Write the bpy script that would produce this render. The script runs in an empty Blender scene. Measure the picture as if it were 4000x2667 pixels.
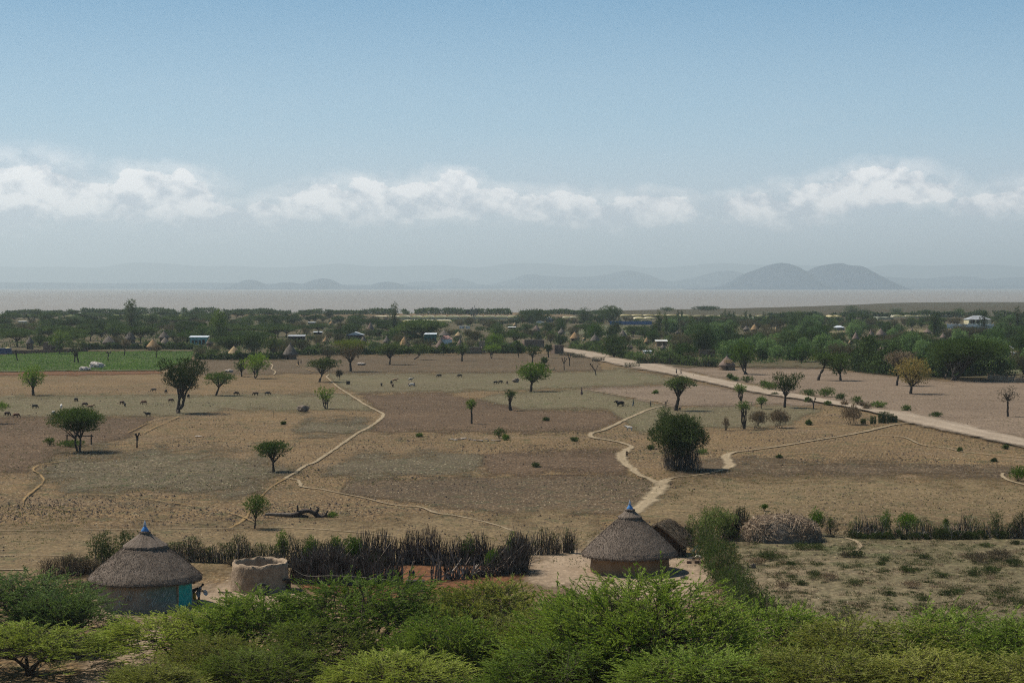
import bpy, bmesh, math, random
import numpy as np
from mathutils import Vector, Matrix

# ------------------------------------------------------------------ camera
S = bpy.context.scene
F_PX, CX, CY, HOR, H = 7800.0, 2000.0, 1333.5, 1120.0, 25.0
PITCH = math.atan((CY - HOR) / F_PX)
cam_d = bpy.data.cameras.new('camera'); cam = bpy.data.objects.new('camera', cam_d)
S.collection.objects.link(cam); S.camera = cam
cam_d.sensor_width = 36.0; cam_d.lens = 36.0 * F_PX / 4000.0
cam_d.clip_start = 0.5; cam_d.clip_end = 120000.0
cam.location = (0, 0, H); cam.rotation_euler = (math.pi / 2 - PITCH, 0, 0)

# ------------------------------------------------------------------ light
SUN_EL, SUN_AZ = math.radians(54), math.radians(-57)      # azimuth from +Y towards +X
SKY_STRENGTH, SUN_STRENGTH, EXPOSURE = 0.10, 5.0, 0.15
sun_dir = Vector((math.sin(SUN_AZ) * math.cos(SUN_EL), math.cos(SUN_AZ) * math.cos(SUN_EL), math.sin(SUN_EL)))
sd = bpy.data.lights.new('sun', 'SUN'); sun = bpy.data.objects.new('sun', sd); S.collection.objects.link(sun)
sd.energy = SUN_STRENGTH; sd.angle = math.radians(0.5); sd.color = (1.0, 0.93, 0.82)
sun.rotation_euler = sun_dir.to_track_quat('Z', 'Y').to_euler(); sun.location = (-100, 60, 150)

S.view_settings.view_transform = 'Standard'; S.view_settings.look = 'None'
S.view_settings.exposure = EXPOSURE; S.view_settings.gamma = 1.0; S.view_settings.use_curve_mapping = False
S.cycles.use_denoising = False; S.cycles.filter_width = 1.1
S.cycles.max_bounces = 5; S.cycles.diffuse_bounces = 3; S.cycles.glossy_bounces = 2
S.cycles.transmission_bounces = 3; S.cycles.volume_bounces = 0; S.cycles.transparent_max_bounces = 16
S.cycles.sample_clamp_indirect = 6.0

# ------------------------------------------------------------------ node helpers
class NT:
    def __init__(s, tree): s.t = tree; s.n = tree.nodes; s.l = tree.links
    def new(s, ty, **kw):
        n = s.n.new(ty)
        for k, v in kw.items(): setattr(n, k, v)
        return n
    def put(s, sock, v):
        if isinstance(v, bpy.types.NodeSocket): s.l.new(v, sock)
        elif v is not None: sock.default_value = v
    def math(s, op, a, b=None, c=None, clamp=False):
        n = s.new('ShaderNodeMath', operation=op, use_clamp=clamp)
        s.put(n.inputs[0], a)
        if b is not None: s.put(n.inputs[1], b)
        if c is not None: s.put(n.inputs[2], c)
        return n.outputs[0]
    def ramp(s, v, lo, hi, a=0.0, b=1.0, smooth=True):
        n = s.new('ShaderNodeMapRange', interpolation_type='SMOOTHSTEP' if smooth else 'LINEAR')
        s.put(n.inputs[0], v); n.inputs[1].default_value = lo; n.inputs[2].default_value = hi
        n.inputs[3].default_value = a; n.inputs[4].default_value = b
        return n.outputs[0]
    def mix(s, f, a, b, blend='MIX'):
        n = s.new('ShaderNodeMix', data_type='RGBA', blend_type=blend)
        s.put(n.inputs[0], f)
        for sk, v in ((n.inputs[6], a), (n.inputs[7], b)):
            if not isinstance(v, bpy.types.NodeSocket): v = (v[0], v[1], v[2], 1.0)
            s.put(sk, v)
        return n.outputs[2]
    def noise(s, vec, scale, detail=3.0, rough=0.55, dist=0.0, out=0):
        n = s.new('ShaderNodeTexNoise')
        s.put(n.inputs['Vector'], vec); n.inputs['Scale'].default_value = scale
        n.inputs['Detail'].default_value = detail; n.inputs['Roughness'].default_value = rough
        n.inputs['Distortion'].default_value = dist
        return n.outputs[out]
    def mapping(s, vec, scale=(1, 1, 1), rot=(0, 0, 0), loc=(0, 0, 0)):
        n = s.new('ShaderNodeMapping'); s.put(n.inputs[0], vec)
        n.inputs['Location'].default_value = loc; n.inputs['Rotation'].default_value = rot; n.inputs['Scale'].default_value = scale
        return n.outputs[0]
    def comb(s, x, y, z):
        n = s.new('ShaderNodeCombineXYZ'); s.put(n.inputs[0], x); s.put(n.inputs[1], y); s.put(n.inputs[2], z)
        return n.outputs[0]
    def pos(s): return s.new('ShaderNodeNewGeometry').outputs['Position']
    def obj(s): return s.new('ShaderNodeTexCoord').outputs['Object']
    def attr(s, name): return s.new('ShaderNodeAttribute', attribute_name=name)
    def bump(s, h, strength, dist):
        n = s.new('ShaderNodeBump'); n.inputs['Strength'].default_value = strength; n.inputs['Distance'].default_value = dist
        s.put(n.inputs['Height'], h); return n.outputs[0]

def new_mat(name):
    m = bpy.data.materials.new(name); m.use_nodes = True
    t = NT(m.node_tree); t.n.clear()
    out = t.new('ShaderNodeOutputMaterial')
    return m, t, out
def bsdf(t, out, col, rough=0.9, spec=0.15, normal=None, alpha=None, metal=0.0):
    p = t.new('ShaderNodeBsdfPrincipled')
    t.put(p.inputs['Base Color'], col if isinstance(col, bpy.types.NodeSocket) else (*col, 1.0))
    t.put(p.inputs['Roughness'], rough); p.inputs['Specular IOR Level'].default_value = spec
    p.inputs['Metallic'].default_value = metal
    if normal is not None: t.put(p.inputs['Normal'], normal)
    if alpha is not None: t.put(p.inputs['Alpha'], alpha)
    t.l.new(p.outputs[0], out.inputs[0]); return p
MC = {}
def plain(name, c, c2=None, scale=3.0, rough=0.85, spec=0.2, bump=0.0, stretch=(1, 1, 1), metal=0.0, detail=5.0, coord='obj'):
    """a painted / earthen / wooden surface: two real colours broken up by noise, with bump"""
    if name in MC: return MC[name]
    m, t, out = new_mat(name)
    v = t.mapping(t.obj() if coord == 'obj' else t.pos(), scale=stretch)
    n = t.noise(v, scale, detail, 0.6)
    c2 = c2 or tuple(x * 0.7 for x in c)
    col = t.mix(t.ramp(n, 0.35, 0.65), c2, c)
    nm = t.bump(t.noise(v, scale * 3, 4, 0.6), 0.6, bump) if bump else None
    bsdf(t, out, col, rough, spec, nm, metal=metal)
    MC[name] = m; return m

# ------------------------------------------------------------------ sky
W = bpy.data.worlds.new("World"); S.world = W; W.use_nodes = True
t = NT(W.node_tree); t.n.clear()
wo = t.new('ShaderNodeOutputWorld'); bg = t.new('ShaderNodeBackground'); t.l.new(bg.outputs[0], wo.inputs[0])
sky = t.new('ShaderNodeTexSky', sky_type='NISHITA'); sky.sun_disc = False
sky.sun_elevation = SUN_EL; sky.sun_rotation = SUN_AZ; sky.altitude = 1600; sky.air_density = 1.0; sky.dust_density = 0.9; sky.ozone_density = 1.6
dirv = t.new('ShaderNodeTexCoord').outputs['Generated']
sep = t.new('ShaderNodeSeparateXYZ'); t.l.new(dirv, sep.inputs[0])
hyp = t.math('SQRT', t.math('ADD', t.math('MULTIPLY', sep.outputs[0], sep.outputs[0]), t.math('MULTIPLY', sep.outputs[1], sep.outputs[1])))
az = t.math('ARCTAN2', sep.outputs[0], sep.outputs[1])
el = t.math('ARCTAN2', sep.outputs[2], hyp)
uv = t.comb(az, el, 0.0)
# cumulus bank low over the far shore: (azimuth, elevation of the base, half width, height above base) in radians
def aa(px): return math.atan((px - 2000) / F_PX)
def ee(py): return math.atan((HOR - py) / F_PX)
BANK = [(20, 790, 230, 120), (170, 760, 150, 105), (330, 800, 200, 75), (600, 775, 200, 85), (640, 740, 110, 60), (830, 860, 200, 60), (1000, 850, 160, 60),
        (1260, 800, 150, 65), (1480, 800, 190, 80), (1700, 770, 110, 70), (1790, 715, 70, 45), (1900, 790, 120, 60), (2200, 815, 170, 62),
        (2520, 830, 170, 62), (2350, 845, 200, 50), (2920, 800, 120, 40), (3060, 840, 160, 60), (3300, 770, 230, 55), (3450, 730, 170, 62), (3560, 750, 150, 50),
        (3850, 805, 120, 36), (4020, 790, 130, 60), (4400, 780, 300, 90), (-400, 780, 300, 90)]
warp = t.noise(t.mapping(uv, scale=(1, 1.5, 1)), 38, 4, 0.6, out=1)
w2 = t.new('ShaderNodeVectorMath', operation='MULTIPLY_ADD'); t.l.new(warp, w2.inputs[0]); w2.inputs[1].default_value = (0.016, 0.011, 0); t.l.new(uv, w2.inputs[2])
w3 = t.new('ShaderNodeVectorMath', operation='SUBTRACT'); t.l.new(w2.outputs[0], w3.inputs[0]); w3.inputs[1].default_value = (0.008, 0.0055, 0)
sw = t.new('ShaderNodeSeparateXYZ'); t.l.new(w3.outputs[0], sw.inputs[0])
field = None
for (px, py, hw, hh) in BANK:
    dx = t.math('MULTIPLY_ADD', sw.outputs[0], F_PX / hw, -aa(px) * F_PX / hw)
    dy = t.math('MULTIPLY_ADD', sw.outputs[1], F_PX / hh, -ee(py) * F_PX / hh)
    r2 = t.math('MULTIPLY_ADD', dy, dy, t.math('MULTIPLY', dx, dx))
    g = t.math('SUBTRACT', 1.0, r2)
    field = g if field is None else t.math('SMOOTH_MAX', field, g, 0.6)
fluff = t.noise(t.mapping(uv, scale=(1, 1.5, 1), rot=(0, 0, 0.5)), 52, 9, 0.6)
fluff2 = t.noise(t.mapping(uv, scale=(1, 1.5, 1), rot=(0, 0, 0.5), loc=(0.004, -0.010, 0)), 52, 6, 0.6)
body = t.math('MULTIPLY_ADD', t.math('SUBTRACT', fluff, 0.5), 3.8, field)
edge = t.ramp(body, -0.50, 0.05)
low = t.ramp(el, ee(985), ee(800))                               # bases melt into the haze
cover = t.math('MAXIMUM', t.math('MULTIPLY', t.math('MULTIPLY', edge, low), 0.88), t.math('MULTIPLY', t.math('MULTIPLY', t.ramp(body, -2.8, 0.2), low), 0.45))
shade = t.math('ADD', t.math('MULTIPLY', t.math('SUBTRACT', fluff, fluff2), 4.5), t.ramp(el, ee(900), ee(740), 0.1, 0.85), clamp=True)
CLOUD_LO, CLOUD_HI = (6.0, 6.5, 7.2), (10.6, 10.4, 10.3)
ccol = t.mix(shade, CLOUD_LO, CLOUD_HI)
thin = t.noise(t.mapping(uv, scale=(1, 3.0, 1)), 9, 6, 0.65)
veil = t.math('MULTIPLY', t.ramp(thin, 0.45, 0.8), t.ramp(el, ee(150), ee(700), 0.0, 0.3))
skyc = t.mix(1.0, sky.outputs[0], (0.84, 1.02, 0.98), 'MULTIPLY')
air = t.mix(t.ramp(el, math.radians(1.2), math.radians(5.0)), (5.6, 6.2, 7.1), (3.7, 5.4, 6.8))       # moist air: grey low down, blue above
air = t.mix(t.ramp(el, math.radians(3.0), math.radians(11)), air, (0.70, 2.55, 4.7))
skyc = t.mix(t.ramp(el, math.radians(8), math.radians(30), 0.85, 0.3), skyc, air)
skyc = t.mix(t.ramp(el, math.radians(10), math.radians(32), 0, .5), skyc, (0.0, 0.0, 0.0))
skyc = t.mix(veil, skyc, (5.0, 5.8, 6.8))
skyc = t.mix(cover, skyc, ccol)
t.l.new(skyc, bg.inputs['Color']); bg.inputs['Strength'].default_value = SKY_STRENGTH

# ------------------------------------------------------------------ geometry helpers
fwd = np.array([0, math.cos(PITCH), -math.sin(PITCH)]); upv = np.array([0, math.sin(PITCH), math.cos(PITCH)])
def rays(px, py):
    px = np.asarray(px, float); py = np.asarray(py, float)
    dx = (px - CX) / F_PX; dy = -(py - CY) / F_PX
    return np.stack([dx, fwd[1] + dy * upv[1], fwd[2] + dy * upv[2]], -1)
def G(px, py, z=0.0):
    """the point of the ground (height z) that lies in this direction from the camera"""
    d = rays(px, py); tt = (z - H) / d[..., 2]
    return np.stack([d[..., 0] * tt, d[..., 1] * tt, np.full_like(tt, z)], -1)
def ZY(py, Y):
    """height of the line of sight through row py at depth Y"""
    d = rays(2000, py); return H + d[2] / d[1] * Y
def XY(px, Y, py=1400):
    d = rays(px, py); return float(d[0] / d[1] * Y)
def mpp(Y): return Y / F_PX
def ground_z(y):
    return np.where(np.asarray(y) < 120, (120 - np.asarray(y)) * 0.19, 0.0)

REG = []      # (base label, place, sort key, object) numbered at the end
def tag(o, label=None, cat=None, group=None, kind=None):
    if label: o['label'] = label
    if cat: o['category'] = cat
    if group: o['group'] = group
    if kind: o['kind'] = kind
    return o
def empty(name, loc, rz=0.0, sc=1.0):
    o = bpy.data.objects.new(name, None); S.collection.objects.link(o)
    o.location = loc; o.rotation_euler = (0, 0, rz); o.scale = (sc,) * 3 if isinstance(sc, (int, float)) else sc
    o.empty_display_size = 0.3
    return o
def mesh_np(name, verts, quads=None, tris=None, smooth=False):
    me = bpy.data.meshes.new(name)
    verts = np.asarray(verts, np.float32); nq = 0 if quads is None else len(quads); nt = 0 if tris is None else len(tris)
    me.vertices.add(len(verts)); me.vertices.foreach_set('co', verts.ravel())
    loops = []
    if nq: loops.append(np.asarray(quads, np.int32).ravel())
    if nt: loops.append(np.asarray(tris, np.int32).ravel())
    loops = np.concatenate(loops); me.loops.add(len(loops)); me.loops.foreach_set('vertex_index', loops)
    tot = np.concatenate([np.full(nq, 4, np.int32), np.full(nt, 3, np.int32)])
    st = np.concatenate([[0], np.cumsum(tot)[:-1]]).astype(np.int32)
    me.polygons.add(nq + nt); me.polygons.foreach_set('loop_start', st); me.polygons.foreach_set('loop_total', tot)
    me.polygons.foreach_set('use_smooth', np.full(nq + nt, smooth))
    me.update(); me.validate()
    return me
def link(name, me, m=None, parent=None, loc=None):
    o = bpy.data.objects.new(name, me); S.collection.objects.link(o)
    if m is not None and len(me.materials) == 0: me.materials.append(m)
    if parent is not None: o.parent = parent
    if loc is not None: o.location = loc
    return o
class MB:
    """collects boxes, tubes, lathes and blades and links them as one mesh"""
    def __init__(s): s.v = []; s.q = []; s.t = []; s.n = 0
    def add(s, v, q=None, t=None):
        v = np.asarray(v, float)
        if q is not None and len(q): s.q.append(np.asarray(q) + s.n)
        if t is not None and len(t): s.t.append(np.asarray(t) + s.n)
        s.v.append(v); s.n += len(v); return s
    def box(s, c, d, rz=0.0, taper=1.0, shear=(0, 0)):
        x, y, z = d[0] / 2, d[1] / 2, d[2] / 2
        b = np.array([[-x, -y, -z], [x, -y, -z], [x, y, -z], [-x, y, -z], [-x * taper + shear[0], -y * taper + shear[1], z], [x * taper + shear[0], -y * taper + shear[1], z], [x * taper + shear[0], y * taper + shear[1], z], [-x * taper + shear[0], y * taper + shear[1], z]])
        ca, sa = math.cos(rz), math.sin(rz); R = np.array([[ca, -sa, 0], [sa, ca, 0], [0, 0, 1]])
        return s.add(b @ R.T + np.array(c), [[0, 3, 2, 1], [4, 5, 6, 7], [0, 1, 5, 4], [1, 2, 6, 5], [2, 3, 7, 6], [3, 0, 4, 7]])
    def tube(s, pts, rad, k=6, cap=True):
        pts = np.asarray(pts, float); n = len(pts); rad = np.broadcast_to(np.asarray(rad, float), (n,))
        T = np.gradient(pts, axis=0); T /= np.linalg.norm(T, axis=1, keepdims=True) + 1e-9
        ref = np.where(np.abs(T[:, 2:3]) > 0.9, np.array([[1., 0, 0]]), np.array([[0, 0, 1.]]))
        A = np.cross(T, ref); A /= np.linalg.norm(A, axis=1, keepdims=True) + 1e-9; B = np.cross(T, A)
        an = np.arange(k) * 2 * math.pi / k
        V = pts[:, None] + rad[:, None, None] * (np.cos(an)[None, :, None] * A[:, None] + np.sin(an)[None, :, None] * B[:, None])
        i = np.arange(n - 1)[:, None] * k; j = np.arange(k)[None]; j2 = (j + 1) % k
        q = np.stack([i + j, i + j2, i + k + j2, i + k + j], -1).reshape(-1, 4)
        s.add(V.reshape(-1, 3), q)
        if cap:
            s.add(np.vstack([V[-1], pts[-1:]]), t=[[a, (a + 1) % k, k] for a in range(k)])
            s.add(np.vstack([V[0], pts[:1]]), t=[[(a + 1) % k, a, k] for a in range(k)])
        return s
    def lathe(s, prof, k=32, c=(0, 0, 0), jit=0.0, rng=None, sx=1.0, sy=1.0):
        prof = np.asarray(prof, float); an = np.arange(k) * 2 * math.pi / k
        R = prof[:, 0][:, None] * np.ones(k)[None]; Z = prof[:, 1][:, None] * np.ones(k)[None]
        if jit and rng is not None:
            j = rng.normal(0, jit, R.shape); j[R < 1e-3] = 0; R = R + j; Z = Z + rng.normal(0, jit * .7, R.shape)
        V = np.stack([c[0] + sx * R * np.cos(an), c[1] + sy * R * np.sin(an), c[2] + Z], -1).reshape(-1, 3)
        i = np.arange(len(prof) - 1)[:, None] * k; j = np.arange(k)[None]; j2 = (j + 1) % k
        return s.add(V, np.stack([i + j, i + j2, i + k + j2, i + k + j], -1).reshape(-1, 4))
    def blades(s, P, D, L, Wd, rng):
        v, q = blades(P, D, L, Wd, rng); return s.add(v, q)
    def me(s, name, smooth=False):
        return mesh_np(name, np.vstack(s.v), np.vstack(s.q) if s.q else None, np.vstack(s.t) if s.t else None, smooth)
    def build(s, name, m, parent=None, smooth=False, loc=None):
        return link(name, s.me(name, smooth), m, parent, loc)
def blades(P, D, L, Wd, rng):
    """leaf-shaped quads starting at P along D"""
    n = len(P); D = D / (np.linalg.norm(D, axis=1, keepdims=True) + 1e-9)
    r = rng.normal(size=(n, 3)); B = np.cross(D, r); B /= np.linalg.norm(B, axis=1, keepdims=True) + 1e-9
    L = np.broadcast_to(np.asarray(L, float), (n,))[:, None]; Wd = np.broadcast_to(np.asarray(Wd, float), (n,))[:, None]
    v = np.stack([P, P + D * L * .45 + B * Wd * .5, P + D * L, P + D * L * .45 - B * Wd * .5], 1).reshape(-1, 3)
    return v, (np.arange(n)[:, None] * 4 + np.arange(4)[None])
def unit(v): return v / (np.linalg.norm(v, axis=-1, keepdims=True) + 1e-9)

# ------------------------------------------------------------------ ground materials
def soil_mat(name, a, b, clod=(0.028, 0.021, 0.016), fleck=None, green=None, furrow=None, clod_amt=0.55, alpha=False, gscale=0.35, dry=None):
    """earth: broad and fine colour changes, dark clods, pale stubble flecks, weedy patches, plough lines"""
    m, t, out = new_mat(name); p = t.pos()
    big = t.noise(p, 0.035, 4, 0.6); mid = t.noise(p, 0.35, 4, 0.65); fine = t.noise(t.mapping(p, scale=(1, .45, 1)), 2.6, 4, 0.7)
    col = t.mix(t.ramp(t.math('MULTIPLY_ADD', mid, 0.6, t.math('MULTIPLY', big, 0.6)), 0.42, 0.78), a, b)
    if green:
        gm = t.math('MULTIPLY', t.ramp(t.noise(t.mapping(p, loc=(31, 7, 0)), gscale, 6, 0.7), 0.48, 0.66), t.ramp(t.noise(t.mapping(p, loc=(5, 90, 0)), 0.03, 3, 0.5), 0.35, 0.6, 0.25, 0.9))
        col = t.mix(gm, col, green)
    if dry:
        dm = t.ramp(t.noise(t.mapping(p, loc=(71, 17, 0), scale=(0.5, 1, 1)), 0.09, 5, 0.65), 0.5, 0.72, 0.0, 0.75)
        col = t.mix(dm, col, dry)
    h = t.math('MULTIPLY', fine, 0.12)
    if furrow:
        ang, step, amt = furrow
        wv = t.new('ShaderNodeTexWave', wave_type='BANDS', bands_direction='X', wave_profile='SIN')
        t.put(wv.inputs['Vector'], t.mapping(p, rot=(0, 0, -math.radians(ang)))); wv.inputs['Scale'].default_value = 0.314 / step
        wv.inputs['Distortion'].default_value = 5.0; wv.inputs['Detail'].default_value = 2; wv.inputs['Detail Scale'].default_value = 1.5
        h = t.math('MULTIPLY_ADD', wv.outputs[1], 0.05 * amt, h)
        col = t.mix(t.math('MULTIPLY', t.ramp(wv.outputs[1], 0.1, 0.6, 0.34 * amt, 0.0), t.ramp(t.noise(p, 0.05, 3, .5), .42, .62)), col, clod)
    vo = t.new('ShaderNodeTexVoronoi', feature='F1'); t.put(vo.inputs['Vector'], t.mapping(p, scale=(1, 0.8, 1))); vo.inputs['Scale'].default_value = 2.6
    cl = t.math('MULTIPLY', t.ramp(vo.outputs[0], 0.36, 0.12), t.ramp(t.noise(p, 0.9, 3, 0.6), 0.42, 0.6))
    h = t.math('MULTIPLY_ADD', cl, 0.10, h)
    col = t.mix(t.ramp(fine, 0.40, 0.56, clod_amt, 0.0), col, clod)
    col = t.mix(t.ramp(fine, 0.54, 0.70, 0.0, 0.5), col, tuple(min(1, x * 1.6 + .02) for x in b))
    if fleck:
        fl = t.math('MULTIPLY', t.ramp(t.noise(t.mapping(p, scale=(1, 0.3, 1)), 3.6, 2, 0.5), 0.62, 0.70), t.ramp(mid, 0.4, 0.6))
        col = t.mix(t.math('MULTIPLY', fl, 0.8), col, fleck)
    al = None
    if alpha == 'path':
        cr = t.math('ABSOLUTE', t.attr('cross').outputs['Fac']); rut = t.math('MULTIPLY', t.ramp(t.math('ABSOLUTE', t.math('SUBTRACT', cr, 0.45)), .28, .05), t.ramp(t.noise(p, .25, 4, .6), .35, .6)); col = t.mix(t.math('MULTIPLY', t.math('SUBTRACT', 1.0, rut), .30), col, tuple(x * .55 for x in a))
    if alpha:
        e = t.attr('edge').outputs['Fac']
        fq, amp = (0.45, 1.35) if alpha == 'path' else (0.16, 2.2)
        al = t.ramp(t.math('MULTIPLY_ADD', t.math('SUBTRACT', t.noise(t.mapping(p, scale=(1, .4, 1)), fq, 9, 0.72), 0.5), amp, e), 0.22, 0.78)
    bsdf(t, out, col, 0.95, 0.08, t.bump(h, 0.9, 0.35), al)
    return m
GREEN = (0.072, 0.078, 0.032); DRY = (0.33, 0.25, 0.155)
M_BASE = soil_mat('dry_farm_soil', (0.153, 0.101, 0.052), (0.212, 0.139, 0.067), green=GREEN, fleck=(0.42, 0.35, 0.24), furrow=(-13, 0.62, 1.0), dry=(0.19, 0.135, 0.085))

# one ground sheet to the horizon, finer near the camera
ys = np.concatenate([[-60, -20, 0, 20, 40, 60, 80, 100, 112, 120, 128], np.geomspace(140, 60000, 60)])
xr = np.concatenate([-np.geomspace(60000, 12, 34), [-4, 4], np.geomspace(12, 60000, 34)])
XX, YY = np.meshgrid(xr, ys); ZZ = ground_z(YY)
V = np.stack([XX, YY, ZZ], -1).reshape(-1, 3); nx = len(xr)
i = np.arange(len(ys) - 1)[:, None] * nx + np.arange(nx - 1)[None]
ground = link('ground', mesh_np('ground', V, np.stack([i, i + 1, i + nx + 1, i + nx], -1).reshape(-1, 4), smooth=True), M_BASE)
tag(ground, kind='structure')

def inside(px, py, poly):
    poly = np.asarray(poly, float); r = np.zeros(px.shape, bool); j = len(poly) - 1
    for i in range(len(poly)):
        xi, yi = poly[i]; xj, yj = poly[j]
        if yi != yj:
            c = ((yi > py) != (yj > py)) & (px < (xj - xi) * (py - yi) / (yj - yi) + xi); r ^= c
        j = i
    return r
def dist_line(px, py, pts, w=None):
    """distance to a polyline divided by its (varying) half width"""
    pts = np.asarray(pts, float); best = np.full(px.shape, 1e9)
    w = np.full(len(pts), 1.0) if w is None else np.broadcast_to(np.asarray(w, float), (len(pts),))
    for (a, b, wa, wb) in zip(pts[:-1], pts[1:], w[:-1], w[1:]):
        d = b - a; tt = np.clip(((px - a[0]) * d[0] + (py - a[1]) * d[1]) / (d @ d + 1e-9), 0, 1)
        best = np.minimum(best, np.hypot(px - a[0] - tt * d[0], py - a[1] - tt * d[1]) / (wa + (wb - wa) * tt))
    return best
def catmull(pts, n=8):
    pts = np.asarray(pts, float); P = np.vstack([2 * pts[0] - pts[1], pts, 2 * pts[-1] - pts[-2]]); out = []
    for i in range(1, len(P) - 2):
        for s in np.linspace(0, 1, n, endpoint=False):
            out.append(0.5 * ((2 * P[i]) + (-P[i - 1] + P[i + 1]) * s + (2 * P[i - 1] - 5 * P[i] + 4 * P[i + 1] - P[i + 2]) * s * s + (-P[i - 1] + 3 * P[i] - 3 * P[i + 1] + P[i + 2]) * s ** 3))
    out.append(pts[-1]); return np.array(out)
def grid_sheet(name, P3, edge, nx, ny, m, kind='structure', cross=None):
    i = np.arange(ny - 1)[:, None] * nx + np.arange(nx - 1)[None]
    q = np.stack([i, i + 1, i + nx + 1, i + nx], -1).reshape(-1, 4)
    e = edge.ravel(); keep = e[q].max(1) > 0.02; q = q[keep]
    used = np.unique(q); mp = np.full(len(e), -1); mp[used] = np.arange(len(used))
    me = mesh_np(name, P3.reshape(-1, 3)[used], mp[q][:, ::-1] if False else mp[q])
    at = me.attributes.new('edge', 'FLOAT', 'POINT'); at.data.foreach_set('value', e[used].astype(np.float32))
    if cross is not None: at = me.attributes.new('cross', 'FLOAT', 'POINT'); at.data.foreach_set('value', cross.ravel()[used].astype(np.float32))
    o = link(name, me, m); tag(o, kind=kind); return o
ZLEV = [0.0]; Y_PATH = [True]
def field(name, poly, z, m, soft=10.0, step=8.0, kind='structure'):
    ZLEV[0] += 0.004; z = 0.02 + ZLEV[0]; soft *= 2.4
    """a patch of land as its own sheet lying z above the ground"""
    poly = np.asarray(poly, float); x0, y0 = poly.min(0) - soft; x1, y1 = poly.max(0) + soft
    nx = int((x1 - x0) / step) + 2; ny = int((y1 - y0) / (step * .4)) + 2
    X, Y = np.meshgrid(np.linspace(x0, x1, nx), np.linspace(y1, y0, ny))
    # real rows and columns of points, evenly spread over the patch
    d = dist_line(X, Y * 1.0, np.vstack([poly, poly[:1]])); d = np.where(inside(X, Y, poly), d, -d)
    e = np.clip(0.5 + d / (2 * soft), 0, 1)
    return grid_sheet(name, G(X, Y, z), e, nx, ny, m, kind)
def path(name, pts, w, z, m, step=4.0, squash=0.38):
    """a trodden path: pts are its bends, w its half width"""
    ZLEV[0] += 0.004; z = 0.02 + ZLEV[0]
    pts = np.asarray(pts, float); w = np.broadcast_to(np.asarray(w, float), (len(pts),))
    w = w * (.9 if Y_PATH[0] else 1); c = catmull(np.column_stack([pts, w]), 6); P = c[:, :2].copy(); Wd = c[:, 2]
    gp = G(P[:, 0], P[:, 1], z); ww = Wd * mpp(gp[:, 1])          # true half width in metres
    T = np.gradient(gp, axis=0); L = np.hypot(T[:, 0], T[:, 1]) + 1e-9
    N = np.stack([-T[:, 1] / L, T[:, 0] / L, 0 * L], -1)
    rng = np.random.default_rng(abs(len(name) + int(pts[0, 0]))); ks = np.array([-1.9, -1.2, -.6, 0, .6, 1.2, 1.9])
    wob = rng.normal(0, 0.12, len(P)); V = gp[:, None] + N[:, None] * (ks[None, :, None] + wob[:, None, None]) * ww[:, None, None]
    e = np.clip(1.05 - np.abs(ks) * 0.62, 0, 1)[None] * (np.ones(len(P)) if 'faint' not in name else .72 + .16 * np.sin(np.arange(len(P)) * .7))[:, None]
    return grid_sheet(name, V, e, 7, len(P), m, cross=ks[None] / 1.2 + np.zeros((len(P), 1)))
# ------------------------------------------------------------------ fields, paths, road
M_RED = soil_mat('reddish_ploughed_soil', (0.090, 0.059, 0.034), (0.134, 0.087, 0.050), fleck=(0.36, 0.28, 0.2), furrow=(-12, 0.8, 0.8), alpha=True)
M_DARK = soil_mat('dark_ploughed_soil', (0.094, 0.065, 0.038), (0.138, 0.095, 0.054), fleck=(0.4, 0.32, 0.22), furrow=(-14, 0.7, 1.0), alpha=True, green=(0.07, 0.07, 0.035))
M_PINK = soil_mat('pinkish_soil', (0.160, 0.116, 0.080), (0.225, 0.166, 0.116), alpha=True, furrow=(80, 1.6, 0.25), clod_amt=0.4)
M_OLIVE = soil_mat('thin_grass_soil', (0.112, 0.092, 0.051), (0.150, 0.122, 0.070), green=(0.085, 0.095, 0.038), fleck=(0.45, 0.4, 0.25), alpha=True, clod_amt=0.35)
M_WEEDY = soil_mat('weedy_soil', (0.100, 0.080, 0.048), (0.145, 0.112, 0.068), green=(0.055, 0.072, 0.026), fleck=(0.45, 0.4, 0.26), furrow=(-13, 0.65, 1.0), alpha=True, gscale=0.6)
M_TAN = soil_mat('bare_tan_soil', (0.143, 0.100, 0.053), (0.195, 0.140, 0.074), alpha=True, clod_amt=0.35, green=(0.085, 0.085, 0.04))
M_SAND = soil_mat('swept_yard_earth', (0.235, 0.172, 0.115), (0.310, 0.232, 0.160), alpha=True, clod_amt=0.18)
M_CORRAL = soil_mat('corral_dung_earth', (0.119, 0.052, 0.025), (0.178, 0.081, 0.037), alpha=True, clod_amt=0.5)
M_SCRUB = soil_mat('scrub_ground', (0.112, 0.094, 0.048), (0.178, 0.143, 0.084), green=(0.075, 0.085, 0.034), alpha=True, gscale=0.22, clod_amt=0.4, dry=(0.26, 0.19, 0.125))
M_MARSH = soil_mat('marsh_flat', (0.050, 0.042, 0.022), (0.067, 0.053, 0.028), alpha=True, clod_amt=0.2, green=(0.055, 0.065, 0.035), gscale=0.01)
M_MEADOW = soil_mat('green_shore_meadow', (0.081, 0.101, 0.028), (0.114, 0.128, 0.037), alpha=True, clod_amt=0.1)
M_PATH = soil_mat('trodden_earth', (0.285, 0.220, 0.138), (0.370, 0.290, 0.188), alpha='path', clod_amt=0.12)
M_FAINT = soil_mat('faint_track_earth', (0.278, 0.183, 0.084), (0.336, 0.225, 0.103), alpha='path', clod_amt=0.2)
M_ROAD = soil_mat('gravel_road', (0.300, 0.235, 0.172), (0.390, 0.312, 0.235), alpha='path', clod_amt=0.12)
M_BANK = soil_mat('red_earth_bank', (0.126, 0.060, 0.028), (0.182, 0.089, 0.042), alpha=True)

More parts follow.
